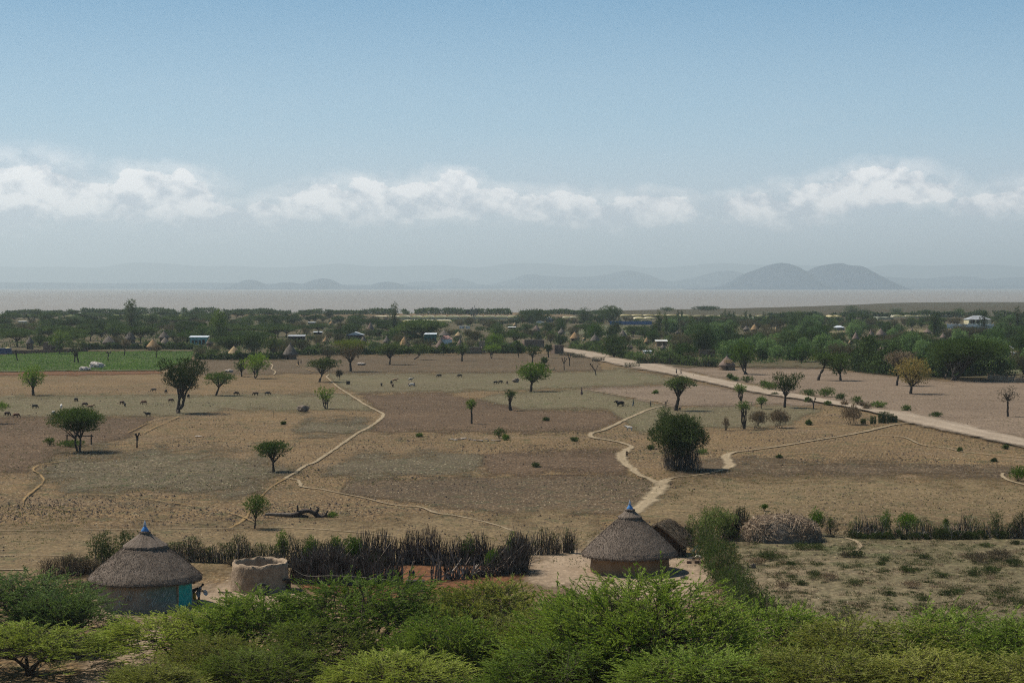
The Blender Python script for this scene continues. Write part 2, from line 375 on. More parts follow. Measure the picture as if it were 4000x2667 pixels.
field('meadow', [(-80, 1226), (300, 1219), (760, 1219), (760, 1238), (300, 1242), (-80, 1244)], 0.03, M_MEADOW, 4, 10)
field('marsh', [(2200, 1219), (2400, 1209), (3000, 1197), (3340, 1186), (3500, 1179), (4200, 1176), (4200, 1250), (2300, 1250)], 0.03, M_MARSH, 1, 5)
field('field', [(-120, 1547), (420, 1543), (1360, 1540), (1470, 1600), (1150, 1602), (900, 1600), (640, 1626), (-120, 1632)], 0.03, M_OLIVE, 8)
field('field', [(1270, 1458), (1500, 1456), (2280, 1452), (2420, 1440), (2580, 1466), (2720, 1494), (2300, 1514), (2000, 1524), (1400, 1534), (1330, 1510)], 0.03, M_OLIVE, 7)
field('field', [(2000, 1530), (2290, 1520), (2560, 1574), (2620, 1590), (3050, 1580), (3200, 1600), (3060, 1664), (2700, 1672), (2500, 1690), (2440, 1640), (2380, 1602), (2040, 1602), (1860, 1560)], 0.03, M_OLIVE, 8)
field('ploughed_field', [(640, 1462), (760, 1402), (1300, 1392), (1900, 1380), (2180, 1382), (2330, 1400), (2350, 1445), (2000, 1453), (1300, 1455), (1000, 1462)], 0.03, M_DARK, 5)
field('ploughed_field', [(1410, 1540), (1700, 1535), (1870, 1562), (2040, 1604), (2370, 1602), (2420, 1640), (2310, 1684), (1900, 1684), (1450, 1690), (1500, 1620)], 0.06, M_RED, 8)
field('ploughed_field', [(-120, 1634), (600, 1630), (500, 1700), (330, 1738), (200, 1790), (100, 1840), (-120, 1848)], 0.06, M_RED, 9)
field('ploughed_field', [(1350, 1876), (2000, 1858), (2440, 1852), (2540, 1878), (2545, 1905), (2460, 1995), (2380, 2012), (2000, 2010), (1620, 1965), (1330, 1920)], 0.06, M_DARK, 8)
field('ploughed_field', [(1880, 1762), (2400, 1768), (2450, 1830), (2440, 1846), (1880, 1852)], 0.06, M_RED, 16)
field('pale_field', [(2280, 1518), (2560, 1508), (2720, 1498), (2880, 1526), (3080, 1552), (3280, 1590), (3050, 1578), (2640, 1586), (2560, 1572)], 0.06, M_PINK, 6)
field('pale_field', [(2560, 1420), (2800, 1437), (3100, 1435), (3350, 1450), (3600, 1484), (4150, 1488), (4150, 1735), (3800, 1672), (3430, 1600), (3250, 1562), (2990, 1508), (2780, 1470)], 0.03, M_PINK, 6)
field('weedy_field', [(230, 1770), (620, 1762), (1050, 1790), (1150, 1850), (900, 1930), (350, 1920), (140, 1880)], 0.03, M_WEEDY, 30)
field('weedy_field', [(1200, 1640), (1420, 1640), (1440, 1670), (1330, 1700), (1150, 1690)], 0.03, M_WEEDY, 20)
field('weedy_field', [(1470, 1775), (1870, 1768), (1900, 1850), (1250, 1862), (1350, 1800)], 0.03, M_WEEDY, 16)
field('tan_field', [(2650, 1870), (3300, 1830), (4100, 1900), (4100, 2060), (3300, 2060), (2560, 2070), (2500, 2020), (2600, 1930)], 0.03, M_TAN, 40)
field('tan_field', [(-100, 2060), (900, 2040), (2330, 2010), (2360, 2180), (-100, 2260)], 0.03, M_TAN, 30)
field('dark_strip', [(2690, 1800), (3500, 1812), (3950, 1830), (3900, 1852), (3000, 1855), (2650, 1850)], 0.03, M_DARK, 16)
field('red_bank', [(-80, 1450), (330, 1445), (620, 1447), (640, 1458), (300, 1464), (-80, 1466)], 0.06, M_BANK, 3)
field('yard', [(600, 2310), (900, 2270), (1160, 2290), (1210, 2345), (1000, 2400), (760, 2440), (330, 2420), (350, 2370), (640, 2400)], 0.06, M_SAND, 26)
field('yard', [(2030, 2180), (2250, 2140), (2330, 2160), (2640, 2170), (2800, 2210), (2790, 2290), (2600, 2380), (2100, 2290)], 0.06, M_SAND, 26)
field('bare_patch', [(380, 2460), (640, 2440), (600, 2700), (330, 2700)], 0.06, M_SAND, 40)
field('bare_patch', [(3860, 2430), (4100, 2400), (4100, 2500), (3900, 2480)], 0.06, M_SAND, 20)
field('corral_floor', [(1250, 2215), (1500, 2203), (2020, 2203), (2060, 2230), (1900, 2330), (1450, 2340), (1180, 2290)], 0.06, M_CORRAL, 12)
field('scrubland', [(2860, 2120), (3300, 2100), (4150, 2100), (4150, 2620), (2900, 2600), (2950, 2400), (2800, 2260)], 0.03, M_SCRUB, 20)

T1 = [(1286, 1462), (1276, 1472), (1296, 1490), (1330, 1518), (1375, 1546), (1420, 1575), (1462, 1598), (1496, 1616), (1480, 1640), (1440, 1668), (1400, 1688), (1350, 1722), (1310, 1750), (1262, 1782), (1225, 1806), (1195, 1816), (1160, 1840), (1115, 1866)]
path('path', T1, [4, 4, 4, 5, 6, 7, 7, 9, 9, 9, 9, 9, 9, 9, 9, 9, 9, 9], 0.12, M_PATH)
path('path', [(1112, 1866), (1160, 1872), (1172, 1886), (1185, 1900), (1250, 1908), (1340, 1926), (1420, 1942), (1500, 1962), (1560, 1972), (1640, 1978), (1700, 2000), (1780, 2012), (1860, 2028), (1930, 2046), (2000, 2070)], [6, 6, 9, 9, 5, 5, 5, 6, 8, 7, 9, 7, 7, 7, 8], 0.12, M_PATH)
path('faint_path', [(1115, 1868), (1060, 1900), (1000, 1960), (960, 2020), (900, 2060)], [6, 5, 6, 10, 12], 0.09, M_FAINT)
path('path', [(2590, 1584), (2540, 1596), (2500, 1612), (2450, 1634), (2400, 1658), (2350, 1680), (2310, 1690), (2312, 1706), (2370, 1716), (2430, 1728), (2466, 1744), (2440, 1760), (2425, 1780), (2440, 1805), (2470, 1830), (2490, 1850), (2540, 1870), (2580, 1890)], [6, 9, 10, 10, 11, 12, 13, 12, 10, 11, 13, 24, 26, 22, 20, 18, 16, 30], 0.12, M_PATH)
path('path', [(2600, 1872), (2585, 1895), (2560, 1925), (2530, 1955), (2490, 1990), (2440, 2030), (2380, 2080), (2310, 2130)], [26, 34, 38, 38, 36, 34, 34, 34], 0.15, M_PATH)
path('path', [(2590, 1876), (2640, 1862), (2720, 1854), (2800, 1840), (2850, 1820), (2845, 1796), (2835, 1780), (2870, 1764), (2950, 1754), (3050, 1740), (3200, 1715), (3330, 1694), (3430, 1672), (3500, 1656), (3575, 1650)], [18, 7, 6, 8, 26, 24, 22, 10, 8, 9, 9, 9, 10, 9, 9], 0.12, M_PATH)
for pts, w in [([(-60, 1547), (130, 1545), (450, 1541), (1000, 1538), (1350, 1535), (1700, 1531)], 3.2), ([(2285, 1519), (2400, 1540), (2550, 1564), (2625, 1582)], 4),
               ([(-60, 2072), (550, 2065), (1000, 2060)], 5), ([(-60, 2168), (120, 2166), (255, 2169)], 5), ([(3420, 1697), (3530, 1706), (3600, 1735), (3700, 1748), (3780, 1764), (4060, 1792)], 4.5),
               ([(3600, 1662), (3750, 1685), (3900, 1720), (4060, 1762)], 7), ([(3915, 1845), (3920, 1862), (3960, 1880), (4060, 1905)], 9), ([(-60, 2220), (60, 2222), (110, 2222)], 10),
               ([(1000, 2056), (1200, 2062), (1380, 2075), (1540, 2092)], 5), ([(3300, 2098), (3340, 2110), (3360, 2130), (3340, 2150)], 10), ([(1056, 1418), (1066, 1428), (1060, 1440), (1076, 1450), (1070, 1462)], 3.5)]:
    path('path', pts, w, 0.12, M_PATH)
for pts, w in [([(160, 1844), (500, 1842), (860, 1844)], 2.5), ([(1130, 1772), (1290, 1771), (1370, 1772)], 3), ([(1490, 1767), (1640, 1762), (1800, 1757)], 3), ([(1130, 1868), (1400, 1866), (1700, 1855), (2100, 1852), (2440, 1850)], 3),
               ([(1320, 1688), (1700, 1690), (2000, 1682), (2300, 1680)], 2.5), ([(250, 1800), (160, 1812), (130, 1832), (160, 1855), (165, 1885), (100, 1940), (90, 1975)], 6), ([(180, 1984), (330, 1998), (560, 2026), (780, 2040)], 4),
               ([(3000, 1814), (3300, 1808), (3800, 1808), (3990, 1812)], 3), ([(3080, 1770), (3180, 1768), (3300, 1780), (3540, 1788)], 4), ([(2780, 1676), (3000, 1672), (3200, 1662), (3440, 1656)], 5), ([(2600, 1990), (2700, 1997), (2820, 2002)], 4),
               ([(340, 1928), (480, 1935), (700, 1965), (900, 2000), (1000, 2040)], 5), ([(560, 1690), (620, 1660), (700, 1625)], 4), ([(500, 1688), (590, 1645), (650, 1630)], 3), ([(1160, 1421), (1170, 1432), (1230, 1452)], 3)]:
    path('faint_path', pts, w, 0.09, M_FAINT)
ROAD_TOP = np.array([(2150, 1353), (2250, 1364), (2350, 1380), (2420, 1400), (2600, 1425), (2680, 1452), (2850, 1487), (3000, 1517), (3280, 1568), (3425, 1597), (3553, 1612), (3723, 1648), (3860, 1680), (4000, 1710), (4150, 1742)], float)
ROAD_BOT = np.array([(2150, 1362), (2200, 1371), (2290, 1393), (2370, 1413), (2480, 1436), (2640, 1465), (2800, 1500), (2930, 1527), (3280, 1582), (3425, 1612), (3553, 1648), (3723, 1684), (3860, 1715), (4000, 1742), (4150, 1776)], float)
a = catmull(ROAD_TOP, 5); b = catmull(ROAD_BOT, 5); ks = np.linspace(-0.25, 1.25, 9)
P = a[:, None] * (1 - ks)[None, :, None] + b[:, None] * ks[None, :, None]
e = np.clip(1.3 - np.abs(ks - .5) * 1.6, 0, 1)[None] * np.ones(len(a))[:, None]
grid_sheet('road', G(P[..., 0], P[..., 1], 0.42), e, 9, len(a), M_ROAD, cross=(ks[None] - .5) * 1.9 + np.zeros((len(a), 1)))
path('road_bend', [(2170, 1358), (2100, 1350), (2040, 1338), (1990, 1328), (1930, 1318), (1860, 1304), (1800, 1292), (1770, 1282), (1750, 1274)], [9, 8, 10, 9, 6, 6, 7, 6, 4], 0.15, M_ROAD)

# ------------------------------------------------------------------ lake and far land
m, t, out = new_mat('silty_lake_water'); p = t.pos()
n1 = t.noise(t.mapping(p, scale=(1, .35, 1)), 0.02, 5, 0.6); n2 = t.noise(t.mapping(p, scale=(0.3, 1, 1)), 0.0006, 4, 0.6)
bsdf(t, out, t.mix(n2, (0.182, 0.168, 0.150), (0.228, 0.212, 0.192)), 0.6, 0.2, t.bump(n1, 0.2, 1.0))
SHORE = catmull([(-500, 1228), (0, 1227), (250, 1224), (700, 1226), (1200, 1225), (1560, 1224), (2000, 1221), (2400, 1213), (3000, 1201), (3340, 1190), (3500, 1183), (3750, 1180), (4000, 1180), (4600, 1181)], 8)
FAR = 1126.6
q = []
for k in np.linspace(0, 1, 26):
    yy = 1 / ((1 - k) / (SHORE[:, 1] - HOR) + k / (FAR - HOR)) + HOR
    q.append(G(SHORE[:, 0], yy, 0.1))
q = np.array(q); q[:, :, 0] *= 1.0; n = len(SHORE); i = np.arange(25)[:, None] * n + np.arange(n - 1)[None]
tag(link('lake', mesh_np('lake', q.reshape(-1, 3), np.stack([i, i + 1, i + n + 1, i + n], -1).reshape(-1, 4)), m), kind='structure')
path('sand_spit', [(3500, 1185), (3560, 1184.4), (3640, 1184.5), (3700, 1183.5)], [0.5, 1.2, 1.2, .6], 0.3, M_MARSH)

M_HILL = plain('haze_tinted_scrub', (0.018, 0.042, 0.085), (0.010, 0.028, 0.060), scale=0.004, bump=25.0, detail=8, coord='pos')  # blue of the distant air is mixed into the scrub colour
def ridge(name, Y, prof, depth, seed, base_py=1126.6, rough=0.10):
    """a range of hills: its skyline, falling away in front and behind, with spurs"""
    rng = np.random.default_rng(seed); pr = catmull(prof, 8); n = len(pr)
    X = np.array([XY(px, Y, 1120) for px in pr[:, 0]]); Zt = np.maximum(np.array([ZY(py, Y) for py in pr[:, 1]]), 0.5)
    Zt = Zt + 25 - H
    rows = []; ts = np.linspace(-1, 1, 15)
    from math import pi
    ph = rng.uniform(0, 6, 6); fr = rng.uniform(1 / 900, 1 / 220, 6)
    for tt in ts:
        sp = sum(np.sin(X * fr[k] * 6.28 + ph[k] + tt * 2) for k in range(6)) / 6
        h = Zt * (1 - abs(tt)) ** (1.15 + 0.35 * sp) if abs(tt) > 0 else Zt
        j = 0 if tt == 0 else rng.normal(0, rough * 20, n) * (1 - abs(tt)) * (abs(tt))
        rows.append(np.stack([X, np.full(n, Y) + tt * depth * (0.35 + Zt / (Zt.max() + 1)), np.where(abs(tt) == 1, -2.0, h + j)], -1))
    V = np.array(rows); i = np.arange(len(ts) - 1)[:, None] * n + np.arange(n - 1)[None]
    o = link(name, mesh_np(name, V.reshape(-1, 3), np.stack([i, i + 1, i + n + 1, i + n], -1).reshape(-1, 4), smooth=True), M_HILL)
    tag(o, kind='structure'); return o
rg = random.Random(4)
def wavy(a, b, y0, amp, n=30):
    return [(a + (b - a) * k / n, y0 - amp * (0.5 + 0.5 * math.sin(k * 1.7) * math.sin(k * .61 + 1)) - rg.uniform(0, amp * .35)) for k in range(n + 1)]
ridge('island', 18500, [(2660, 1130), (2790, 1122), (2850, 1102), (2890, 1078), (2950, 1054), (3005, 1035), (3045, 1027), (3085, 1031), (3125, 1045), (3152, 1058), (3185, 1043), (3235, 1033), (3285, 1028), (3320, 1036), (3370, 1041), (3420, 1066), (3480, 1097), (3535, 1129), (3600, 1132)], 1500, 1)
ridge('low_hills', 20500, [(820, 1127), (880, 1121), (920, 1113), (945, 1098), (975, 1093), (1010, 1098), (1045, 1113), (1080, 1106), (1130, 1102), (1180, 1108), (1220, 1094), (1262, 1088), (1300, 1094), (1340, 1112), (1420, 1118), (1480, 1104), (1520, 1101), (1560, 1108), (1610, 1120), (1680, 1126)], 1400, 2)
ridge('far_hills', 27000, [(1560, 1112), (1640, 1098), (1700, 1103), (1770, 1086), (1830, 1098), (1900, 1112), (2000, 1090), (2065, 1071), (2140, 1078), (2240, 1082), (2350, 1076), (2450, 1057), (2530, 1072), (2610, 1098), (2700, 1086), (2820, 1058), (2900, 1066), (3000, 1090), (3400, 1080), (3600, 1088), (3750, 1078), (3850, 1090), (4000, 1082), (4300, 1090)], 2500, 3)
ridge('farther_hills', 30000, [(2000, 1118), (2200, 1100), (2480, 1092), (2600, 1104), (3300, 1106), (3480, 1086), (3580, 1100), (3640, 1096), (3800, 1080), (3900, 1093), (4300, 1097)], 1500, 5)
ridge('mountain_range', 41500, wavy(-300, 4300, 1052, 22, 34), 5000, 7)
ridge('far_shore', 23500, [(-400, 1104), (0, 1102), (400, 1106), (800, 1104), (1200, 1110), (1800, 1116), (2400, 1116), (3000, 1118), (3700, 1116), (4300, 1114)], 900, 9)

# ------------------------------------------------------------------ haze
HX, HZ = 40000.0, 620.0
hz = MB().box((0, 24000, HZ / 2 - 1.5), (2 * HX, 52000, HZ + 1)).build('haze', None)
m, t, out = new_mat('haze_air'); pv = t.new('ShaderNodeVolumePrincipled')
pv.inputs['Color'].default_value = (0.83, 0.95, 1.0, 1); pv.inputs['Density'].default_value = 6.8e-5; pv.inputs['Anisotropy'].default_value = 0.3
t.l.new(pv.outputs[0], out.inputs['Volume']); hz.data.materials.append(m); tag(hz, kind='stuff')
# ------------------------------------------------------------------ trees
def leaf_mat(name, a, b, c=None, trans=0.3, nscale=0.6):
    m, t, out = new_mat(name)
    n = t.noise(t.obj(), nscale, 3, 0.6); n2 = t.noise(t.obj(), 9.0, 1, 0.5)
    col = t.mix(t.ramp(n, 0.36, 0.64), a, b)
    if c: col = t.mix(t.ramp(n2, 0.5, 0.72), col, c)
    oi = t.new('ShaderNodeObjectInfo'); rr = t.math('MULTIPLY_ADD', oi.outputs['Random'], 0.8, 0.6); col = t.mix(1.0, col, t.comb(t.math('MULTIPLY_ADD', rr, 1.15, -0.15), rr, rr), 'MULTIPLY')
    d = t.new('ShaderNodeBsdfDiffuse'); tr = t.new('ShaderNodeBsdfTranslucent'); mx = t.new('ShaderNodeMixShader')
    t.put(d.inputs[0], col); t.put(tr.inputs[0], t.mix(1.0, col, (1.0, 1.0, 0.55), 'MULTIPLY')); mx.inputs[0].default_value = trans
    t.l.new(d.outputs[0], mx.inputs[1]); t.l.new(tr.outputs[0], mx.inputs[2]); t.l.new(mx.outputs[0], out.inputs[0])
    return m
L_ACACIA = leaf_mat('acacia_leaves', (0.191, 0.252, 0.038), (0.294, 0.362, 0.076), (0.290, 0.300, 0.095), nscale=0.5)
L_ACACIA2 = leaf_mat('bluish_acacia_leaves', (0.139, 0.215, 0.072), (0.213, 0.296, 0.099), (0.15, 0.19, 0.08), nscale=0.5)
L_DARK = leaf_mat('dark_acacia_leaves', (0.054, 0.081, 0.029), (0.095, 0.127, 0.042), nscale=0.35, trans=0.2)
L_MID = leaf_mat('mid_green_leaves', (0.074, 0.117, 0.031), (0.128, 0.182, 0.049), nscale=0.35, trans=0.25)
L_FRESH = leaf_mat('fresh_green_leaves', (0.101, 0.169, 0.026), (0.169, 0.247, 0.046), nscale=0.5)
L_WOOD = leaf_mat('woodland_leaves', (0.051, 0.081, 0.030), (0.109, 0.155, 0.052), nscale=0.2, trans=0.2)
L_ACACIA3 = leaf_mat('yellowish_acacia_leaves', (0.211, 0.242, 0.048), (0.301, 0.325, 0.085), (0.33, 0.30, 0.12), nscale=0.5)
L_ACACIA4 = leaf_mat('deep_acacia_leaves', (0.172, 0.263, 0.043), (0.273, 0.372, 0.073), (0.20, 0.22, 0.07), nscale=0.5)
L_PEPPER = leaf_mat('pepper_tree_leaves', (0.105, 0.171, 0.065), (0.169, 0.253, 0.098), nscale=0.3, trans=0.25)
L_EUCA = leaf_mat('eucalyptus_leaves', (0.081, 0.108, 0.061), (0.127, 0.157, 0.089), nscale=0.3, trans=0.2)
L_DRY = leaf_mat('dry_thorn_twigs', (0.182, 0.137, 0.091), (0.250, 0.195, 0.137), nscale=0.4, trans=0.1)
L_ORANGE = leaf_mat('yellowing_leaves', (0.218, 0.177, 0.061), (0.298, 0.227, 0.099), nscale=0.5)
L_EUPH = leaf_mat('euphorbia_stems', (0.070, 0.101, 0.039), (0.115, 0.150, 0.058), (0.13, 0.11, 0.07), nscale=1.2, trans=0.15)
M_BARK = plain('dark_bark', (0.085, 0.065, 0.050), (0.045, 0.034, 0.027), scale=4, bump=0.05)
M_BARK2 = plain('grey_bark', (0.20, 0.165, 0.13), (0.10, 0.08, 0.065), scale=4, bump=0.05)
M_STICK = plain('weathered_sticks', (0.20, 0.165, 0.135), (0.050, 0.038, 0.030), scale=1.3)
M_STICKD = plain('dark_weathered_sticks', (0.17, 0.135, 0.108), (0.038, 0.029, 0.024), scale=1.3)

def bez(p0, p1, p2, p3, n=5):
    s = np.linspace(0, 1, n)[:, None]
    return (1 - s) ** 3 * p0 + 3 * (1 - s) ** 2 * s * p1 + 3 * (1 - s) * s * s * p2 + s ** 3 * p3

def pad_leaves(rng, pads, n, twl, leafl, leafw, mode='out', per=6):
    """short twigs spread through the clumps, each set with leaf blades"""
    pads = np.asarray(pads, float); vol = pads[:, 3] * pads[:, 4]; pr = vol / vol.sum()
    k = rng.choice(len(pads), n, p=pr); c = pads[k, :3]; r = pads[k][:, [3, 3, 4]]
    q = unit(rng.normal(size=(n, 3))) * rng.uniform(0.25, 1.0, (n, 1)) ** 0.5
    P = c + q * r * rng.uniform(0.85, 1.12, (n, 1))
    if mode == 'flat': D = unit(q * [1, 1, .35] + rng.normal(0, .35, (n, 3)) + [0, 0, .12])
    elif mode == 'droop': D = unit(q * [.35, .35, 0] + [0, 0, -1.0] + rng.normal(0, .22, (n, 3)))
    elif mode == 'up': D = unit(q * [.7, .7, .3] + [0, 0, .9] + rng.normal(0, .25, (n, 3)))
    else: D = unit(q * [1, 1, .8] + rng.normal(0, .5, (n, 3)) + [0, 0, .25])
    tl = twl * rng.uniform(0.6, 1.3, (n, 1))
    s = rng.uniform(0, 1, (n, per, 1)); PP = P[:, None] + D[:, None] * tl[:, None] * s
    if mode == 'flat': PP[..., 2] = np.maximum(PP[..., 2], c[:, None, 2] - r[:, None, 2] * 0.55)
    DD = unit(D[:, None] + rng.normal(0, .55, (n, per, 3)))
    return blades(PP.reshape(-1, 3), DD.reshape(-1, 3), leafl * rng.uniform(.6, 1.4, n * per), leafw * rng.uniform(.6, 1.4, n * per), rng)

def crown_pads(style, rng, w, zb, zt, cx=0.0, depth=None, n=None):
    d = depth or w; h = zt - zb; P = []
    if style == 'umbrella':
        n = n or 15
        for i in range(n):
            a = i * 2.399 + rng.uniform(-.3, .3); rr = math.sqrt((i + .5) / n) * 0.80
            z = zt - h * (0.16 + 0.42 * rr ** 2.2 + rng.uniform(0, .12)); r = w * rng.uniform(.13, .20)
            P.append([cx + rr * w / 2 * math.cos(a), rr * d / 2 * math.sin(a), z, r * 1.3, h * rng.uniform(.12, .20)])
        for i in range(n // 2):
            a = rng.uniform(0, 6.28); rr = rng.uniform(.15, .75)
            P.append([cx + rr * w / 2 * math.cos(a), rr * d / 2 * math.sin(a), zb + h * rng.uniform(.25, .5), w * rng.uniform(.14, .2), h * .16])
    elif style == 'vase':
        n = n or 15
        for i in range(n):
            a = i * 2.399; f = (i + .5) / n; z = zb + h * (0.15 + 0.72 * f); rr = (0.25 + 0.62 * f ** .7) * rng.uniform(.6, 1)
            P.append([cx + rr * w / 2 * math.cos(a), rr * d / 2 * math.sin(a), z, w * rng.uniform(.17, .25), h * rng.uniform(.13, .20)])
    elif style in ('round', 'droop'):
        n = n or 16
        for i in range(n):
            f = (i + .5) / n; ph = math.acos(1 - 2 * f); a = i * 2.399 + rng.uniform(-.5, .5); rr = rng.uniform(.38, .86)
            P.append([cx + rr * w / 2 * math.sin(ph) * math.cos(a), rr * d / 2 * math.sin(ph) * math.sin(a), (zb + zt) / 2 + h / 2 * .70 * math.cos(ph) + rng.uniform(-.09, .09) * h, w * rng.uniform(.18, .26), h * rng.uniform(.16, .24)])
        P.append([cx, 0, (zb + zt) / 2, w * .27, h * .25])
    elif style == 'ball':
        for i in range(12):
            f = (i + .5) / 12; ph = math.acos(1 - 2 * f); a = i * 2.399
            P.append([cx + .5 * w / 2 * math.sin(ph) * math.cos(a), .5 * d / 2 * math.sin(ph) * math.sin(a), (zb + zt) / 2 + h / 2 * .5 * math.cos(ph), w * .24, h * .24])
    elif style == 'euca':
        n = n or 17
        for i in range(n):
            f = (i + .5) / n; a = i * 2.399; rr = (0.75 - 0.55 * f) * rng.uniform(.4, 1)
            P.append([cx + rr * w / 2 * math.cos(a), rr * d / 2 * math.sin(a), zb + h * (0.06 + .88 * f), w * rng.uniform(.14, .22) * (1.15 - .4 * f), h * rng.uniform(.06, .10)])
    elif style == 'cypress':
        for i in range(14):
            f = (i + .5) / 14
            P.append([cx + rng.uniform(-.05, .05) * w, rng.uniform(-.05, .05) * w, zb + h * f, w / 2 * (1.05 - f) ** .7 * (0.75 + .25 * math.sin(min(1, f * 5) * 1.57)), h * .06])
    elif style == 'bush':
        n = n or 12
        for i in range(n):
            a = i * 2.399; rr = math.sqrt((i + .5) / n) * .72
            P.append([cx + rr * w / 2 * math.cos(a), rr * d / 2 * math.sin(a), zb + h * (.25 + .45 * (1 - rr) * rng.uniform(.6, 1.3)), w * rng.uniform(.15, .24), h * rng.uniform(.18, .30)])
    return np.array(P)

def tree_meshes(name, style, w, h, zb, seed, leaf, bark, cx=0.0, fork=None, tr=None, dens=1.0, leafl=None, stems=1, lean=0.0, mode=None, depth=None, size=None, np_=None, limbs=True):
    """crown and trunk meshes of one tree standing at the origin"""
    rng = np.random.default_rng(seed); pads = crown_pads(style, rng, w, zb, h, cx, depth, np_)
    mode = mode or {'umbrella': 'flat', 'droop': 'droop', 'vase': 'up', 'cypress': 'up'}.get(style, 'out')
    size = size or 0.17
    area = sum(p[3] * p[4] + p[3] * p[3] * .5 for p in pads)
    n = int(min(9000, max(160, area / (size * size) * 1.12 * dens)))
    tw = {'droop': 3.2, 'flat': 3.0, 'up': 3.0}.get(mode, 2.2) * size
    v, q = pad_leaves(rng, pads, n, tw, size * 1.5, size * .5, mode, per=5)
    crown = mesh_np(name + '_crown', v, q)
    mb = MB(); tr = tr or max(.10, w * .028); fork = fork if fork is not None else zb * .75
    tops = pads[rng.choice(len(pads), min(len(pads), 13), replace=False)] if limbs else pads[:1]
    for s in range(stems):
        o = np.array([rng.uniform(-1, 1) * tr * 2.2 * (stems > 1), rng.uniform(-1, 1) * tr * 2 * (stems > 1), -0.15])
        spread = (s - (stems - 1) / 2) * w * .10 if stems > 1 else 0.0
        f = np.array([lean * .6 + cx * .35 + spread, 0, fork * (1 - .25 * (stems > 1))])
        mb.tube(bez(o, o + [lean * .08 + spread * .1, 0, fork * .4], f - [lean * .12 - spread * .2, 0, fork * .25], f, 7) + rng.normal(0, tr * .12, (7, 3)), np.linspace(tr * 1.25, tr * .78, 7) / (1 + .25 * (stems > 1)), 7)
        for j, p in enumerate(tops[s::stems]):
            e = p[:3] - [0, 0, p[4] * .35]; mid = f + (e - f) * .45 + [0, 0, (e[2] - f[2]) * .12 + rng.uniform(-.1, .1) * h * .1]
            B = bez(f, f + (mid - f) * .6 + rng.normal(0, .02 * w, 3), mid + rng.normal(0, .02 * w, 3), e, 6)
            mb.tube(B, np.linspace(tr * .55, tr * .14, 6), 5, cap=False)
            for _ in range(3):
                u = rng.integers(2, 5); d2 = unit(rng.normal(size=3) * [1, 1, .5] + [0, 0, .3]) * p[3] * 1.1
                mb.tube(np.array([B[u], B[u] + d2 * .5 + [0, 0, .05 * w], e * .3 + (B[u] + d2) * .7]), [tr * .2, tr * .12, tr * .06], 4, cap=False)
    return crown, mb.me(name + '_trunk', True), leaf, bark
def place_tree(name, parts, loc, rz=0.0, sc=1.0, label=None, cat='tree', group=None):
    cr, tk, leaf, bark = parts
    r = empty(name, loc, rz, sc); tag(r, label, cat, group)
    link('crown' if cat != 'bush' else 'foliage', cr, leaf, r); link('trunk' if cat != 'bush' else 'stems', tk, bark, r)
    return r
def pxtree(name, base, x0, x1, yt, yb, style, leaf, label, bark=None, group=None, seed=None, cat='tree', **kw):
    """a tree standing at base, its crown reaching from x0 to x1 and yt to yb"""
    b = G(*base); Y = b[1]; s = mpp(Y)
    w = (x1 - x0) * s; cx = ((x0 + x1) / 2 - base[0]) * s; h = ZY(yt, Y); zb = max(0.05, ZY(yb, Y))
    seed = seed if seed is not None else int(base[0] * 7 + base[1])
    kw.setdefault('size', max(0.075, s * 4.2))
    parts = tree_meshes(name, style, w, h, zb, abs(seed), leaf, bark or M_BARK, cx=cx, **kw)
    return place_tree(name, parts, tuple(b), label=label, cat=cat, group=group)

GF = 'scattered trees in the fields'
pxtree('round_tree', (130, 1543), 73, 181, 1427, 1510, 'ball', L_FRESH, 'dense round dark green tree left of the pale rocks, beside the straight track', group=GF, tr=.32)
pxtree('acacia_tree', (707, 1613), 622, 806, 1404, 1530, 'vase', L_DARK, 'tallest dark acacia with a forked trunk, just below the green vegetable field', group=GF, stems=2, fork=3.4, dens=1.3, tr=.42, np_=20)
pxtree('acacia_tree', (844, 1545), 800, 917, 1456, 1504, 'umbrella', L_MID, 'low flat acacia with a leaning trunk, right of the tallest dark acacia', group=GF, lean=.5, tr=.22)
pxtree('acacia_tree', (307, 1764), 200, 400, 1588, 1700, 'umbrella', L_MID, 'broad two-stemmed acacia over a raised log, in front of the grazing cattle', group=GF, stems=2, fork=2.6, dens=1.2, tr=.2, np_=22)
pxtree('acacia_tree', (-34, 1655), -90, 28, 1570, 1612, 'umbrella', L_FRESH, 'acacia crown cut by the left picture edge beside two brown cows', group=GF)
pxtree('round_tree', (944, 1471), 913, 968, 1404, 1450, 'ball', L_MID, 'smaller round tree of the pair below the straw-roofed hut, left one', group=GF, tr=.2)
pxtree('round_tree', (1000, 1478), 950, 1053, 1383, 1450, 'round', L_FRESH, 'larger round tree of the pair below the straw-roofed hut, right one', group=GF, stems=2, tr=.2)
pxtree('acacia_tree', (1070, 1402), 1018, 1108, 1318, 1368, 'umbrella', L_DARK, 'tall umbrella tree at the field edge left of the striped grey thatched hut', group=GF)
pxtree('acacia_tree', (1247, 1492), 1202, 1325, 1396, 1456, 'umbrella', L_DARK, 'umbrella acacia leaning right beside the start of the winding footpath', group=GF, lean=.5, tr=.26)
pxtree('sapling', (1325, 1485), 1316, 1334, 1449, 1466, 'bush', L_DRY, 'thin bare sapling right of the leaning umbrella acacia', group=GF, tr=.07, dens=.3)
pxtree('bare_bush', (1290, 1408), 1240, 1319, 1336, 1404, 'vase', L_DRY, 'greyish bare thorn bush left of the yellow-green topped tree', group=GF, tr=.15, dens=.55, size=.2)
r = pxtree('thorn_tree', (1370, 1451), 1306, 1428, 1340, 1408, 'vase', L_DRY, 'brown vase-shaped thorn tree with a yellow-green top, highest in the dark field', group=GF, dens=.6, tr=.34, fork=2.6, size=.2)
Yt = r.location[1]; st = mpp(Yt)
